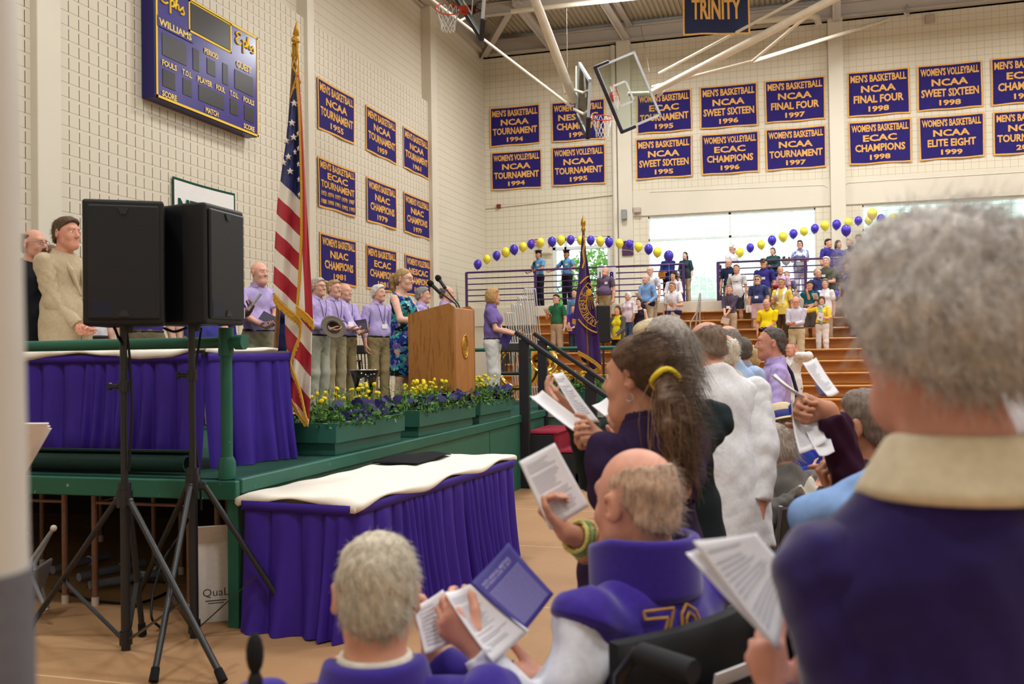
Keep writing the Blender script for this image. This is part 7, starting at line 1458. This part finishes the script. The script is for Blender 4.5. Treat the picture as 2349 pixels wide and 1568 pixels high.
# ---------------------------------------------------------------- the audience on the floor, near the camera
def paper(name, c4, label, cat='paper', bend=.01, group=None, m=None, lines=0, th=.0012, fold=None, m2=None):
    """sheet through four corners (upper-left, upper-right, lower-right, lower-left), slightly curved"""
    c4 = [np.asarray(p, float) for p in c4]; O = sum(c4)/4; n = nrm(np.cross(c4[1]-c4[0], c4[3]-c4[0]))
    def fn(u, v, e=0.): 
        p = (c4[0]*(1-u)+c4[1]*u)*(1-v)+(c4[3]*(1-u)+c4[2]*u)*v; return p+n*(bend*math.sin(PI*u)*(1 if fold is None else 1)+bend*.5*math.sin(PI*v)+e)-O
    t = empty(name, O, label=label, cat=cat, group=group); mb = MB(); mb.sheet(fn, 14, 14, two=th); mb.build('sheet', m or M_PAP, t)
    if lines:
        r = np.random.RandomState(int(abs(O[0]*1000)) % 97); mb = MB(); s_ = 1 if np.dot(n, CAMP-O) > 0 else -1
        for k in range(lines):
            v = .10+.8*k/lines
            if r.rand() < .12: continue
            a_, b_ = .12, .12+.76*(.55+.45*r.rand())
            for q in range(6):
                u0, u1 = a_+(b_-a_)*q/6, a_+(b_-a_)*(q+1)/6
                mb.add([fn(u0, v, s_*.0016+(0 if s_ > 0 else -th)), fn(u1, v, s_*.0016+(0 if s_ > 0 else -th)), fn(u1, v+.35/lines, s_*.0016+(0 if s_ > 0 else -th)), fn(u0, v+.35/lines, s_*.0016+(0 if s_ > 0 else -th))], [(0, 1, 2, 3)])
        mb.build('printed_text', m2 or mat('c9c9d4', .8, 'ink', var=0), t)
    t['fn'] = 0; del t['fn']; return t, fn, O, n
def folding_chair(loc, rz, label):
    t = empty('folding_chair', loc, rz, label=label, cat='chair', group='audience folding chairs')
    mb = MB(); mb.box((0, .02, .43), (.40, .38, .025), None, .008); mb.build('seat', paint('5f5c59'), t); mb = MB(); mb.box((0, -.22, .74), (.40, .02, .18), rotx(.15), .006); mb.build('backrest', paint('5f5c59'), t)
    for s_ in (-1, 1):
        mb = MB(); mb.tube([(s_*.21, -.25, .84), (s_*.21, -.16, .45), (s_*.21, .22, 0)], .011, 7); mb.build('front_leg', M_GCH, t); mb = MB(); mb.tube([(s_*.205, .12, .42), (s_*.205, -.22, 0)], .011, 7); mb.build('rear_leg', M_GCH, t)
def floor_at(px, top, d): p = at(px, top, d); return np.array([p[0], p[1], 0.]), p[2]
def to_local(i_loc, yaw, p): return rotz(-yaw) @ (np.asarray(p, float)-np.asarray(i_loc, float))
def fperson(px, ytop, d, label, yaw, **k):
    loc, z = floor_at(px, ytop, d); sit = k.get('sit'); H = k.pop('H', None)
    if H is None: H = z if sit is None else 1.75*(z-sit)/(1.753-.93)
    lean = k.get('lean', 0)
    off = rotz(yaw) @ np.array([0, .03+math.sin(lean)*.72, 0]); loc = loc-np.array([off[0], off[1], 0]); q = k.pop('nudge', None)
    if q is not None: loc = loc+np.array([*q, 0])
    for nm in ('hl', 'hr'):
        if nm in k and k[nm] is not None: k[nm] = to_local(loc, yaw, k[nm])
    for nm in ('hd_l', 'hd_r', 'hn_l', 'hn_r', 'pole_l', 'pole_r'):
        if nm in k: k[nm] = rotz(-yaw) @ np.asarray(k[nm], float)
    if k.pop('chair', False): folding_chair((*loc[:2], 0), yaw, 'folding chair under the '+label.split(' in ')[0].split(' with ')[0])
    return person(label, loc, yaw, H, **k)
# far end of the aisle
i = fperson(1813, 783, 17.0, 'man in a white blazer clapping in front of the bleachers', 2.5, H=1.74, top=('jacket', 'e4e1e0', 'long', None, 'efeef2'), leg=('trousers', '8f877c'), hair=('receding', '8a6a50'), res=.010, hl=at(1822, 812, 16.75), hr=at(1826, 812, 16.72), sk='d59a84', hd_l=UP, hd_r=UP, hand_curl=.1)
mb = MB(); c_ = i['on'](0, .155, .30); put_text(mb, 'W', c_+i['fy']*.03, (-1, 0, 0), (0, 0, 1), .09, .08, .05); mb.build('lettering', mat('5a3a9a', .6, 'ink', var=0), i['ob'])
fperson(1702, 757, 8.6, 'dark-grey-haired head between the pale blue and lavender shirts', .3, H=1.70, top=('shirt', '8f98b5', 'long'), hair=('short', '55504a', .006), res=.012)
fperson(1722, 776, 9.2, 'fair-haired woman whose tied-back hair shows beside the man in lavender', .2, H=1.64, fem=1, top=('tee', 'd9cdb8', 'short'), hair=('bob', 'b59a6c'), res=.012)
i = fperson(1764, 747, 7.4, 'bald-fronted man in a lavender shirt in profile with a strap down his back', PI/2+.15, H=1.76, top=('shirt', 'b6a4dd', 'long'), leg=('trousers', 'c2b597'), hair=('receding', '5a5450'), res=.008, belt='6b3326', sk='cf937c', w=1.1, belly=.03, hl=at(1700, 950, 7.2), brow='4a4440')
mb = MB(); mb.tube([i['on'](.05, -.08, .54), i['on'](.06, -.14, .45), i['on'](.03, -.17, .32), i['on'](.0, -.165, .2)], .014, 6); mb.build('camera_strap', mat('241f38', .7, 'strap', var=0), i['ob'])
fperson(1668, 738, 6.7, 'bald man in a pale blue shirt behind the cream jacket', .45, H=1.76, top=('shirt', 'a9c2e8', 'long'), hair=('fringe', '8d8782'), res=.009, sk='d8a38e', head=(.1, .1, 0))
fperson(1654, 763, 5.7, 'white-haired man in a cream jacket with a pink collar', .5, H=1.68, top=('jacket', 'd6cbbd', 'long', None, 'dcb6c6'), leg=('trousers', '8b8378'), hair=('fringe', 'd9d3c6', .006), res=.008, sk='d99f8a', w=1.08, lean=.12, wr=.004)
# white jacket man
loc = at(1690, 900, 4.5)
i = fperson(1626, 784, 4.5, 'stooping man with grey fringe in a crumpled white jacket', .38, H=1.74, top=('jacket', 'e3e3e8', 'long', -.24, 'e3e3e8'), leg=('trousers', '2f2f36'), hair=('fringe', '7d6a5c', .0), res=.0065, w=1.12, belly=.03, lean=.24, hr=at(1745, 1188, 4.15), hd_r=(0, 0, -1), wr=.0028, head=(.35, .25, 0), sk='d39a84', hl=at(1560, 1010, 4.4))
strands(i, 500, .02, .0007, seed=5)
# grey-haired woman in a dark cardigan
i = fperson(1525, 716, 3.35, 'woman with long grey hair and a beaded clip in a black cardigan', .35, H=1.685, fem=1, top=('sweater', '1f2a2e', 'long', -.13), leg=('trousers', 'b8ab93'), hair=('long', '9a928a', .012), res=.0065, w=.95, shoulders=.15, drop=.02, hr=at(1470, 1010, 2.95), pole_r=(0, 0, -1), hl=at(1325, 945, 3.0), hd_l=-RT*.8+UP*.4+FW*.3, head=(.25, .05, 0), sk='d9a690', wr=.004)
strands(i, 2600, .07, .0006, seed=3, jit=.13, flow=(0, -.25, -1), wav=.003)
f = i['f']; mb = MB()
for k_ in range(9): a_ = -.9+.16*k_; mb.ball(f(-.094*math.cos(a_*.6)+.01, -.04-.012*k_+.03, .098-.006*k_*1.2), .0075, 8, k_ % 2)
mb.build('beaded_clip', [mat('d9b84a', .3, 'bead', var=0), mat('5b5568', .3, 'bead', var=0)], i['ob'])
fr_ = [C(f(g, .02, .09), f(g*1.02, -.03, .11), .02, .02, .02) for g in (-.04, .03)]
sobj('light_front_hair', [E(f(-.01, .035, .085), np.array([.085, .075, .052]), i['RH'], .02)], .007, hairm('cdbb98'), i['ob'], clips=[(f(0, .045, 0), i['RH'] @ np.array([0, .8, -.55]))], wrinkle=.003, wf=3)
q = at(1318, 925, 2.95); paper('program_sheet', [at(1266, 856, 2.98), at(1291, 853, 3.0), at(1376, 968, 2.92), at(1330, 962, 2.92)], 'folded white program held up past the stair rail by a white-cuffed hand', bend=.006, group='white programs near the camera', lines=16)
mb = MB(); a_ = i['A'][0]; e = nrm(a_[2]-a_[1]); mb.tube([a_[2]-e*.16, a_[2]-e*.01], [.045, .036], 14); mb.build('white_cuff', cloth('e7e4e2'), i['ob'])
# ponytail woman
yawp = .92
i = fperson(1462, 765, 2.68, 'woman with a long brown ponytail in a dark purple polo reading a program', yawp, H=1.615, fem=1, top=('polo', '2f2040', 'elbow', -.14), leg=('trousers', '3a3638'), hair=('pony', '4a3527', .006), res=.0055, w=1.22, belly=.03, sk='d29a80',
            hl=at(1300, 1222, 2.30), hd_l=-RT*.55+UP*.65+FW*.2, hr=at(1392, 1015, 2.62), hd_r=-RT*.9+UP*.15, hn_l=FW*-.4+RT*.8+UP*.4, hn_r=UP*.4-RT*.2-FW*.6, hand_curl=.8, grip=.5, wr=.005, head=(.32, .05, 0), pole_l=np.array([.3, -.3, -1.]))
f, RH = i['f'], i['RH']; L_ = lambda px, py, d: to_local(i['loc'], i['yaw'], at(px, py, d))
pt = [f(0, -.085, .03), L_(1526, 872, 2.50), L_(1543, 930, 2.42), L_(1554, 985, 2.37), L_(1562, 1035, 2.35), L_(1574, 1085, 2.34)]
hob = [c for c in i['ob'].children if c.name.split('.')[0] == 'hair'][0]
bpy.data.objects.remove(hob)
P_, cl_ = hair_prims((RH, i['hc']), i['s'], 'pony', .006); V1, Q1 = solid(P_, .0055, cl_, wrinkle=.002, wf=4); V2, Q2 = solid([C(pt[k], pt[k+1], (.026, .024, .036, .038, .030)[k], (.024, .036, .038, .030, .010)[k], .02) for k in range(5)], .0055, wrinkle=.004, wf=3)
link('hair', rawmesh('hair', np.concatenate([V1, V2]), np.concatenate([Q1, Q2+len(V1)]), hairm('5c4432')), i['ob'])
strands(i, 2600, .04, .0006, seed=8, jit=.10, flow=(0, -1., -.25), wav=.002)
rr = np.random.RandomState(4); mb = MB()
for k in range(260):
    o_ = rr.randn(3)*np.array([.016, .016, .01]); e_ = rr.randn(3)*np.array([.024, .02, .035]); mb.tube([pt[1]+o_*.6, pt[2]+o_*1.4, pt[3]+o_*1.5+e_*.3, pt[4]+o_*1.3+e_*.7, pt[5]+e_-np.array([0, 0, .01])], [.0011, .0013, .0013, .001, .0005], 3, cap=False)
mb.build('ponytail_strands', hairm('7d5c3e'), i['ob'])
mb = MB(); e_ = nrm(pt[2]-pt[1]); u1, v1, _ = frame(e_); mb.tube([pt[1]+(u1*math.cos(a_)+v1*math.sin(a_))*.034+e_*.004*math.sin(3*a_) for a_ in np.arange(20)*2*PI/20], .008, 8, closed=True); mb.build('hair_tie', mat('e8cf3a', .8, 'elastic', var=.1), i['ob'])
mb = MB(); a_ = i['A'][0]; e = nrm(a_[2]-a_[1]); u1, v1, _ = frame(e)
for k, (o_, hx, r_) in enumerate(((.035, 'd8d27a', .006), (.05, '7fae6a', .005), (.062, 'c9a86a', .005), (.074, 'd88a7a', .004), (.085, '9a7a48', .0045))):
    c_ = a_[2]-e*o_; m_ = MB(); m_.tube([c_+(u1*math.cos(t)+v1*math.sin(t))*(.037+.004*k)+e*.004*math.sin(2*t+k) for t in np.arange(20)*2*PI/20], r_, 6, closed=True); m_.build('bracelet', mat(hx, .4, 'bead', var=.3, scale=160), i['ob'])
mb = MB(); c_ = f(-.078, -.012, -.043); mb.tube([c_+RH @ (np.array([0, math.cos(t), math.sin(t)])*.011)-RH @ np.array([0, 0, .009]) for t in np.arange(14)*2*PI/14], .0018, 5, closed=True); mb.build('earring', metal('c9ccd0', .2), i['ob'])
paper('program_sheet', [at(1190, 1058, 2.30), at(1272, 1015, 2.34), at(1352, 1160, 2.32), at(1262, 1215, 2.27)], 'white program in the braceleted hand of the woman with the ponytail', bend=.004, group='white programs near the camera', lines=22)
paper('program_sheet', [at(1214, 908, 2.72), at(1244, 895, 2.75), at(1390, 1000, 2.62), at(1362, 1020, 2.60)], 'white program seen nearly edge-on under the white-cuffed hand', bend=.01, group='white programs near the camera'); paper('program_sheet', [at(1358, 930, 3.2), at(1392, 912, 3.22), at(1424, 962, 3.1), at(1405, 966, 3.1)], 'white program corner showing just before the ponytail woman\'s face', bend=.004, group='white programs near the camera')
# seated row: grey sweater, straw hat, papers and sleeves
i = fperson(1778, 955, 4.9, 'seated person with wispy grey-brown hair in a grey knitted coat', .55, sit=.46, fem=1, top=('sweater', '6b6864', 'long', -.1), leg=('trousers', '4a4744'), hair=('bob', 'a89a8c', .004), res=.009, w=1.35, belly=.04, lean=.16, chair=True, hl=at(1850, 1130, 4.6), wr=.006, sk='c98f78', head=(.2, .35, 0)); strands(i, 900, .05, .0007, seed=6, jit=.35, flow=(0, -.3, -.8))
i = fperson(1802, 928, 5.9, 'seated person in a royal blue dress and cream straw hat with blue ribbon', .5, sit=.46, fem=1, top=('sweater', '27358f', 'long', -.1), leg=('skirt', '27358f'), hair=('bob', '8a7a6a'), res=.009, w=1.25, lean=.12, chair=True, hl=at(1860, 1080, 5.6), head=(.2, .5, 0))
f, R = i['f'], i['RH']; M_STR = mat('dccba4', .85, 'straw', var=.12, scale=200); Rt = R @ rotx(.15); hat = empty('straw_hat', i['w'](f(0, -.012, .075)), label='cream straw hat with a royal blue ribbon bow on a seated head', cat='hat'); Rw = rotz(i['yaw']) @ Rt
mb = MB(); mb.lathe([(.096, .0), (.13, -.006), (.165, -.022), (.163, -.026), (.13, -.011), (.092, -.005)], n=32, R=Rw); mb.build('brim', M_STR, hat); mb = MB(); mb.lathe([(.097, -.004), (.094, .05), (.088, .085), (.078, .095), (.06, .092), (.03, .088), (.001, .087)], n=32, R=Rw); mb.build('crown', M_STR, hat)
M_RIB = mat('222f86', .5, 'satin', spec=.4, var=.06); mb = MB(); mb.lathe([(.0985, .001), (.0995, .012), (.098, .044), (.0965, .046)], n=32, R=Rw); mb.build('ribbon', M_RIB, hat)
mb = MB(); c_ = Rw @ np.array([.06, -.085, .02])
for k in range(4): a_ = k*1.6+.4; mb.ball(c_+np.array([.035*math.cos(a_), -.02, .035*math.sin(a_)]), (.036, .018, .026), 10, R=roty(a_))
mb.build('bow', M_RIB, hat)
# person in a maroon jersey and striped shirt behind the white hair, papers in hand
i = fperson(2040, 762, 4.2, 'person in a purple striped shirt mostly hidden behind the white-haired woman', 1.0, H=1.68, top=('polo', shader('stripe_knit', lambda P, M, NZ, MIX, BUMP: MIX(M('LESS_THAN', M('FRACT', M('MULTIPLY', P[2], 34)), .45), '2a1f48', '7b6bb0'), .9), 'short', -.1), leg=('trousers', '3b3648'), hair=('short', '8a8078'), res=.009, w=1.3, belly=.03, hl=at(1990, 1120, 3.95))
i = fperson(1985, 880, 3.8, 'seated person in a plum velvet jacket holding sheets of paper', .9, sit=.46, top=('sweater', '35182f', 'long', -.1), leg=('trousers', '2a2530'), hair=('short', '7a6a60'), res=.007, w=1.15, belly=.02, chair=True, hl=at(1902, 940, 3.3), hd_l=-RT*.9+UP*.2+FW*.2, hn_l=UP*-.3-FW*.7, hand_curl=1.0, grip=.5, hr=at(1925, 1075, 3.3), hd_r=-RT*.8-UP*.3, wr=.006, sk='c78d72')
M_PG = 'loose sheets in the seated row'
paper('program_sheet', [at(1841, 832, 3.45), at(1872, 820, 3.51), at(1925, 900, 3.39), at(1898, 908, 3.33)], 'folded white program raised above the plum velvet sleeve', bend=.008, group=M_PG, lines=18); paper('program_sheet', [at(1770, 858, 3.40), at(1778, 857, 3.45), at(1850, 912, 3.31), at(1846, 908, 3.28)], 'white sheet seen edge-on across the lavender shirt', bend=.01, group=M_PG)
t_, fn, O, n_ = paper('purple_flyer', [at(1868, 880, 3.47), at(1886, 862, 3.51), at(1908, 905, 3.39), at(1880, 907, 3.37)], 'purple printed flyer just under the raised white program', bend=.004, group=M_PG, m=M_BKP, lines=8, m2=mat('b9b0d9', .7, 'ink', var=0))
paper('program_sheet', [at(1815, 915, 3.33), at(1862, 905, 3.39), at(1898, 1010, 3.24), at(1834, 1040, 3.17)], 'large white sheet drooping below the plum-sleeved hand', bend=.02, group=M_PG, lines=20); paper('program_sheet', [at(1850, 990, 3.27), at(1895, 960, 3.33), at(1915, 1035, 3.21), at(1880, 1045, 3.19)], 'white sheet tucked under the drooping one', bend=.01, group=M_PG)
i = fperson(2150, 790, 2.3, 'person in a pale blue shirt bent forward beside the white-haired woman', .8, H=1.62, top=('shirt', '86a8da', 'long'), leg=('trousers', '4a4a55'), hair=('fringe', 'b5aca6'), res=.007, w=1.25, lean=.15, hl=at(2090, 1150, 2.05), pole_l=-RT-UP*.6, glasses=True, wr=.005)
p = at(1868, 1118, 4.5); mb = MB(); mb.sheet(lambda u, v: np.array([(u-.5)*.16+.01*math.sin(9*v), (v-.5)*.13, .03*math.sin(7*u+2)*math.sin(5*v+1)+.02*math.sin(13*u+4*v)-.5*(u-.5)**2*.2]), 16, 14, two=.004); tag(place(mb.build('crumpled_cloth', cloth('dcd5c6')), p), 'crumpled off-white cloth on a lap beside the grey coat', 'cloth')
# the man in the purple vest, in a wheelchair
yv = 1.02; SKV = 'dca08a'
i = fperson(1452, 1004, 2.2, 'seated bald man in a purple fleece vest reading an open program', yv, sit=.52, top=('sweater', mat('3a2590', .95, 'fleece', spec=.1, var=.12, scale=90, Sheen_Weight=.4), .04, -.1), leg=('trousers', '34343c'), hair=('fringe', 'c4a48c', -.003), res=.0055, w=1.35, belly=.06, sk=SKV, hl=at(1100, 1492, 1.98), hd_l=-RT*.7+UP*.62+FW*.2, hn_l=FW*.8+UP*.2, hand_curl=.6, head=(-.12, .05, 0), hr=at(1250, 1560, 2.25), pole_l=np.array([.15, -.3, -1.]), pole_r=np.array([.4, 0, -1.]), wr=.004, neckcut=-.01, shoulders=.205)
strands(i, 1500, .020, .0005, hairm('b9aa9c'), seed=2, jit=.45, flow=(0, -.5, -.25))
on, s_, fy, fx, u_, nb = i['on'], i['s'], i['fy'], i['fx'], i['u'], i['nb']
M_FLE = mat('3a2590', .95, 'fleece', spec=.1, var=.12, scale=90, Sheen_Weight=.4); pr = []
for k in range(70):
    a_ = k/70*2*PI; dx, dy = math.cos(a_), math.sin(a_)
    if 1.25 < a_ < 1.9: continue
    pr.append(C(nb+(fx*dx*.106+fy*(dy*.112+.012)+u_*-.045)*s_, nb+(fx*dx*.104+fy*(dy*.116+.016)+u_*(.060-.035*max(0, dy)))*s_, .012*s_, .010*s_, .012))
sobj('stand_collar', pr, .0055, M_FLE, i['ob'])
pr = []
for S, el, wr_ in i['A']: pr += [C(S+(el-S)*.0, el, .063*s_, .062*s_, .03), C(el, wr_, .062*s_, .042*s_, .03, None, 1)]
sobj('shirt_sleeves', pr, .0065, cloth('dfe1ec'), i['ob'], wrinkle=.009, wf=1.2)
mb = MB()
for x_, t_, w_, h_ in ((.0, '70', .14, .12),):
    V0, F0, _ = text2d('70', .0); me = [c for c in i['ob'].children if c.name.split('.')[0] == 'sweater'][0].data; k = len(me.vertices); q = np.empty(k*3, np.float32); me.vertices.foreach_get('co', q); q = q.reshape(-1, 3)
    def back_y(x, z): m_ = (abs(q[:, 0]-x) < .02) & (abs(q[:, 2]-z) < .02); return q[m_, 1].min()-.004 if m_.any() else -.2
    zc = .955
    from_edges = {}
    for fc in F0:
        for a_, b_ in zip(fc, fc[1:]+fc[:1]): e_ = (min(a_, b_), max(a_, b_)); from_edges[e_] = from_edges.get(e_, 0)+1
    P3 = [np.array([(-.055+(x-.5)*w_), 0, zc+(y-.5)*h_]) for x, y in V0]; P3 = [np.array([p_[0], back_y(p_[0], p_[2]), p_[2]]) for p_ in P3]
    for (a_, b_), c_ in from_edges.items():
        if c_ == 1: mb.tube([P3[a_], P3[b_]], .0035, 5)
mb.build('embroidered_numerals', mat('b8873a', .7, 'thread', var=.1), i['ob'])
wl_ = i['loc']; wl_ = wl_-RT*.10; t = empty('wheelchair', (wl_[0], wl_[1], 0), yv, label='black wheelchair of the man in the purple vest', cat='wheelchair'); K = mat('17181b', .7, 'vinyl', spec=.3, var=.1, scale=60); KF = mat('1b1b1e', .35, 'metal', spec=.5, var=0)
mb = MB(); mb.box((0, .06, .47), (.46, .46, .04), None, .012); mb.build('seat', K, t)
mb = MB(); mb.sheet(lambda u, v: np.array([(u-.5)*.46, -.255-.03*math.sin(PI*u), .50+.50*v]), 12, 8, two=.03); mb.build('back_panel', K, t); mb = MB(); mb.sheet(lambda u, v: np.array([(u-.5)*.40, -.315-.03*math.sin(PI*u)-.012*v, .58+.30*v]), 12, 6, two=.006); mb.build('back_pocket', K, t)
mb = MB(); mb.box((.05, -.325, .90), (.15, .005, .03), rotx(.2)); mb.build('folded_paper', M_PAP, t); mb = MB(); mb.box((.02, -.362, .70), (.10, .004, .026), None, .001); mb.build('brand_tag', mat('6b4a3a', .6, 'tag', var=.3, scale=60), t)
for g in (-1, 1):
    mb = MB(); mb.tube([(g*.24, -.24, .45), (g*.24, -.27, .95), (g*.24, -.31, 1.0), (g*.24, -.40, 1.0)], .014, 8); mb.tube([(g*.24, -.24, .45), (g*.24, .30, .45), (g*.24, .34, .10)], .013, 8); mb.build('frame', KF, t); mb = MB(); mb.tube([(g*.24, -.32, 1.0), (g*.24, -.44, .995)], .022, 10); mb.build('push_handle', mat('26272b', .8, 'rubber', var=0), t)
    mb = MB(); mb.tube([(g*.29, -.12+.29*math.cos(a_), .30+.29*math.sin(a_)) for a_ in np.arange(28)*2*PI/28], .014, 8, closed=True)
    for a_ in np.arange(8)*PI/4: mb.tube([(g*.29, -.12, .30), (g*.29, -.12+.28*math.cos(a_), .30+.28*math.sin(a_))], .002, 4)
    mb.build('wheel', KF, t); mb = MB(); mb.tube([(g*.24, .34+.07*math.cos(a_), .085+.07*math.sin(a_)) for a_ in np.arange(14)*2*PI/14], .014, 6, closed=True); mb.build('caster', KF, t)
    mb = MB(); mb.box((g*.26, .02, .68), (.05, .32, .03), None, .01); mb.build('armrest', K, t)
# open program: purple page and white page
t_, fn, O, n_ = paper('open_program', [at(1078, 1338, 2.02), at(1166, 1244, 2.10), at(1270, 1362, 2.06), at(1204, 1447, 1.97)], 'open program with a purple printed page held by the man in the vest', 'program', bend=.006, m=mat('3c3487', .5, 'cover', var=.05, scale=10))
pg, fnp, Op, np_ = paper('white_page', [at(1018, 1358, 1.99), at(1078, 1339, 2.02), at(1215, 1445, 1.97), at(1130, 1520, 1.93)], None, None, bend=.012, lines=24)
for c in list(pg.children): c.parent = t_; c.location = Vector(Op)-Vector(O); c.name = 'white_page' if c.name.startswith('sheet') else c.name
bpy.data.objects.remove(pg)
s1 = 1 if np.dot(n_, CAMP-O) > 0 else -1; e_ = s1*.0018+(0 if s1 > 0 else -.0012); mb = MB(); M_WTX = mat('a8a0d4', .7, 'ink', var=0)
for k in range(19):
    v0 = .30+.034*k
    for q_ in range(8): mb.add([fn(.1+.1*q_, v0, e_), fn(.1+.1*q_+.097, v0, e_), fn(.1+.1*q_+.097, v0+.010, e_), fn(.1+.1*q_, v0+.010, e_)], [(0, 1, 2, 3)])
for tx_, v0 in (('196TH ANNUAL MEETING', .125), ('SATURDAY, JUNE 10, 2017', .185)):
    V0, F0, _ = text2d(tx_, .02); mb.add([fn(.12+.7*x, v0+.05*(1-y), e_) for x, y in V0], F0)
mb.build('printed_text', M_WTX, t_)
# the man in front, seen from behind
yf = .44
i = fperson(856, 1203, 1.86, 'seated grey-haired man in a purple sweater with his back to the camera', yf, sit=.45, top=('sweater', mat('3b2a8c', .9, 'knit', spec=.12, var=.08, scale=70, Sheen_Weight=.25), 'long', -.1), leg=('trousers', '4a4640'), hair=('crew', 'c4b9a6', .002), res=.0055, w=1.3, belly=.04, sk='d69a82', chair=True, hl=at(760, 1640, 2.1), hr=at(990, 1500, 2.12), hd_r=UP*.8+FW*.3, hand_curl=.5, wr=.004, shoulders=.215, neckcut=-.02, head=(-.03, .16, .03))
strands(i, 4200, .016, .0005, hairm('cfc5b4'), seed=1, jit=.22, flow=(.25, -.6, -.45)); on, s_, fx, fy, u_, nb = [i[k] for k in ('on', 's', 'fx', 'fy', 'u', 'nb')]
M_SW = mat('3b2a8c', .9, 'knit', spec=.12, var=.08, scale=70, Sheen_Weight=.25)
sobj('collar', [C(nb+(fx*math.cos(a_)*.098+fy*(math.sin(a_)*.094+.004)-u_*.045)*s_, nb+(fx*math.cos(a_)*.088+fy*(math.sin(a_)*.086+.002)+u_*(.010-.03*max(0, math.sin(a_))))*s_, .016*s_, .011*s_, .014) for a_ in np.arange(72)/72*2*PI if not 1.2 < a_ < 1.95], .0055, M_SW, i['ob'])
sobj('shirt_collar', [C(nb+(fx*math.cos(a_)*.072+fy*(math.sin(a_)*.070)+u_*.0)*s_, nb+(fx*math.cos(a_)*.067+fy*(math.sin(a_)*.066)+u_*.026)*s_, .006*s_, .005*s_, .008) for a_ in np.arange(72)/72*2*PI if not 1.2 < a_ < 1.95], .005, cloth('e6dfd0'), i['ob'])
paper('program_sheet', [at(948, 1392, 2.05), at(1016, 1352, 2.08), at(1062, 1462, 2.02), at(975, 1500, 1.99)], 'grey-white sheet beside the ear of the seated man in front', bend=.006, group='white programs near the camera', lines=10)
# white-haired woman close to the camera
yw = .30; SKW = 'd59a8a'
i = fperson(2150, 540, 1.20, 'white-haired woman in a purple sweatshirt with a cream collar, close and blurred', yw, H=1.715, fem=1, top=('sweater', mat('2a1f5e', .95, 'fleece', spec=.1, var=.10, scale=60, Sheen_Weight=.35), 'long', -.14), leg=('trousers', '3a3644'), hair=('crop', 'dad5d2', .020), res=.006, w=1.25, belly=.03, sk=SKW, drop=.075, armk=.8, hl=at(1790, 1625, 1.36), hd_l=UP*.75-RT*.15+FW*.3, hn_l=RT*.5+FW*.6, hand_curl=.55, head=(.30, .0, 0), neckcut=-.035, wr=.003, shoulders=.155, pole_l=np.array([0, 0, -1.])+RT*.15, fuzz=None)
strands(i, 6500, .035, .0006, seed=9, jit=.6, flow=(.1, -.5, -.3), wav=.006); on, s_, fx, fy, u_, nb = [i[k] for k in ('on', 's', 'fx', 'fy', 'u', 'nb')]
sobj('cream_collar', [C(nb+(fx*math.cos(a_)*.112+fy*(math.sin(a_)*.105-.004)-u_*(.058+.04*max(0, math.sin(a_))))*s_, nb+(fx*math.cos(a_)*.080+fy*(math.sin(a_)*.076-.004)-u_*(.004+.045*max(0, math.sin(a_))))*s_, .009*s_, .008*s_, .010) for a_ in np.arange(90)/90*2*PI if not 1.3 < a_ < 1.85], .006, cloth('ddd2b8'), i['ob'])
f, RH = i['f'], i['RH']; mb = MB(); mb.ball(f(-.083, -.004, -.032), .006, 10); mb.build('earring', mat('3f5a4c', .2, 'bead', var=0), i['ob'])
for k, (a4, lb) in enumerate((((at(1588, 1240, 1.375), at(1735, 1222, 1.410), at(1818, 1312, 1.387), at(1785, 1495, 1.339)), 'white program in the hand of the white-haired woman'), ((at(1572, 1268, 1.392), at(1600, 1258, 1.398), at(1770, 1440, 1.369), at(1762, 1470, 1.351)), 'second page just behind the white-haired woman\'s program'))):
    paper('program_sheet', a4, lb, bend=.006, group='white programs near the camera', lines=14 if k == 0 else 0)
# taller pink-faced man at the frame edge
i = fperson(2385, 462, 1.72, 'tall white-haired man at the very edge of the view, blurred', .3, top=('shirt', 'd8d5dd', 'long'), hair=('fringe', 'd9d2cc', .004), res=.009, sk='dba798', w=1.1); strands(i, 1500, .03, .0006, seed=12, jit=.5)

for o_ in list(COL.objects):
    if o_.name.startswith('person') and not o_.parent and '--dbg' in __import__('sys').argv: print('PLOC', o_.name, [round(v, 2) for v in o_.location], o_['label'])
bpy.context.view_layer.update()
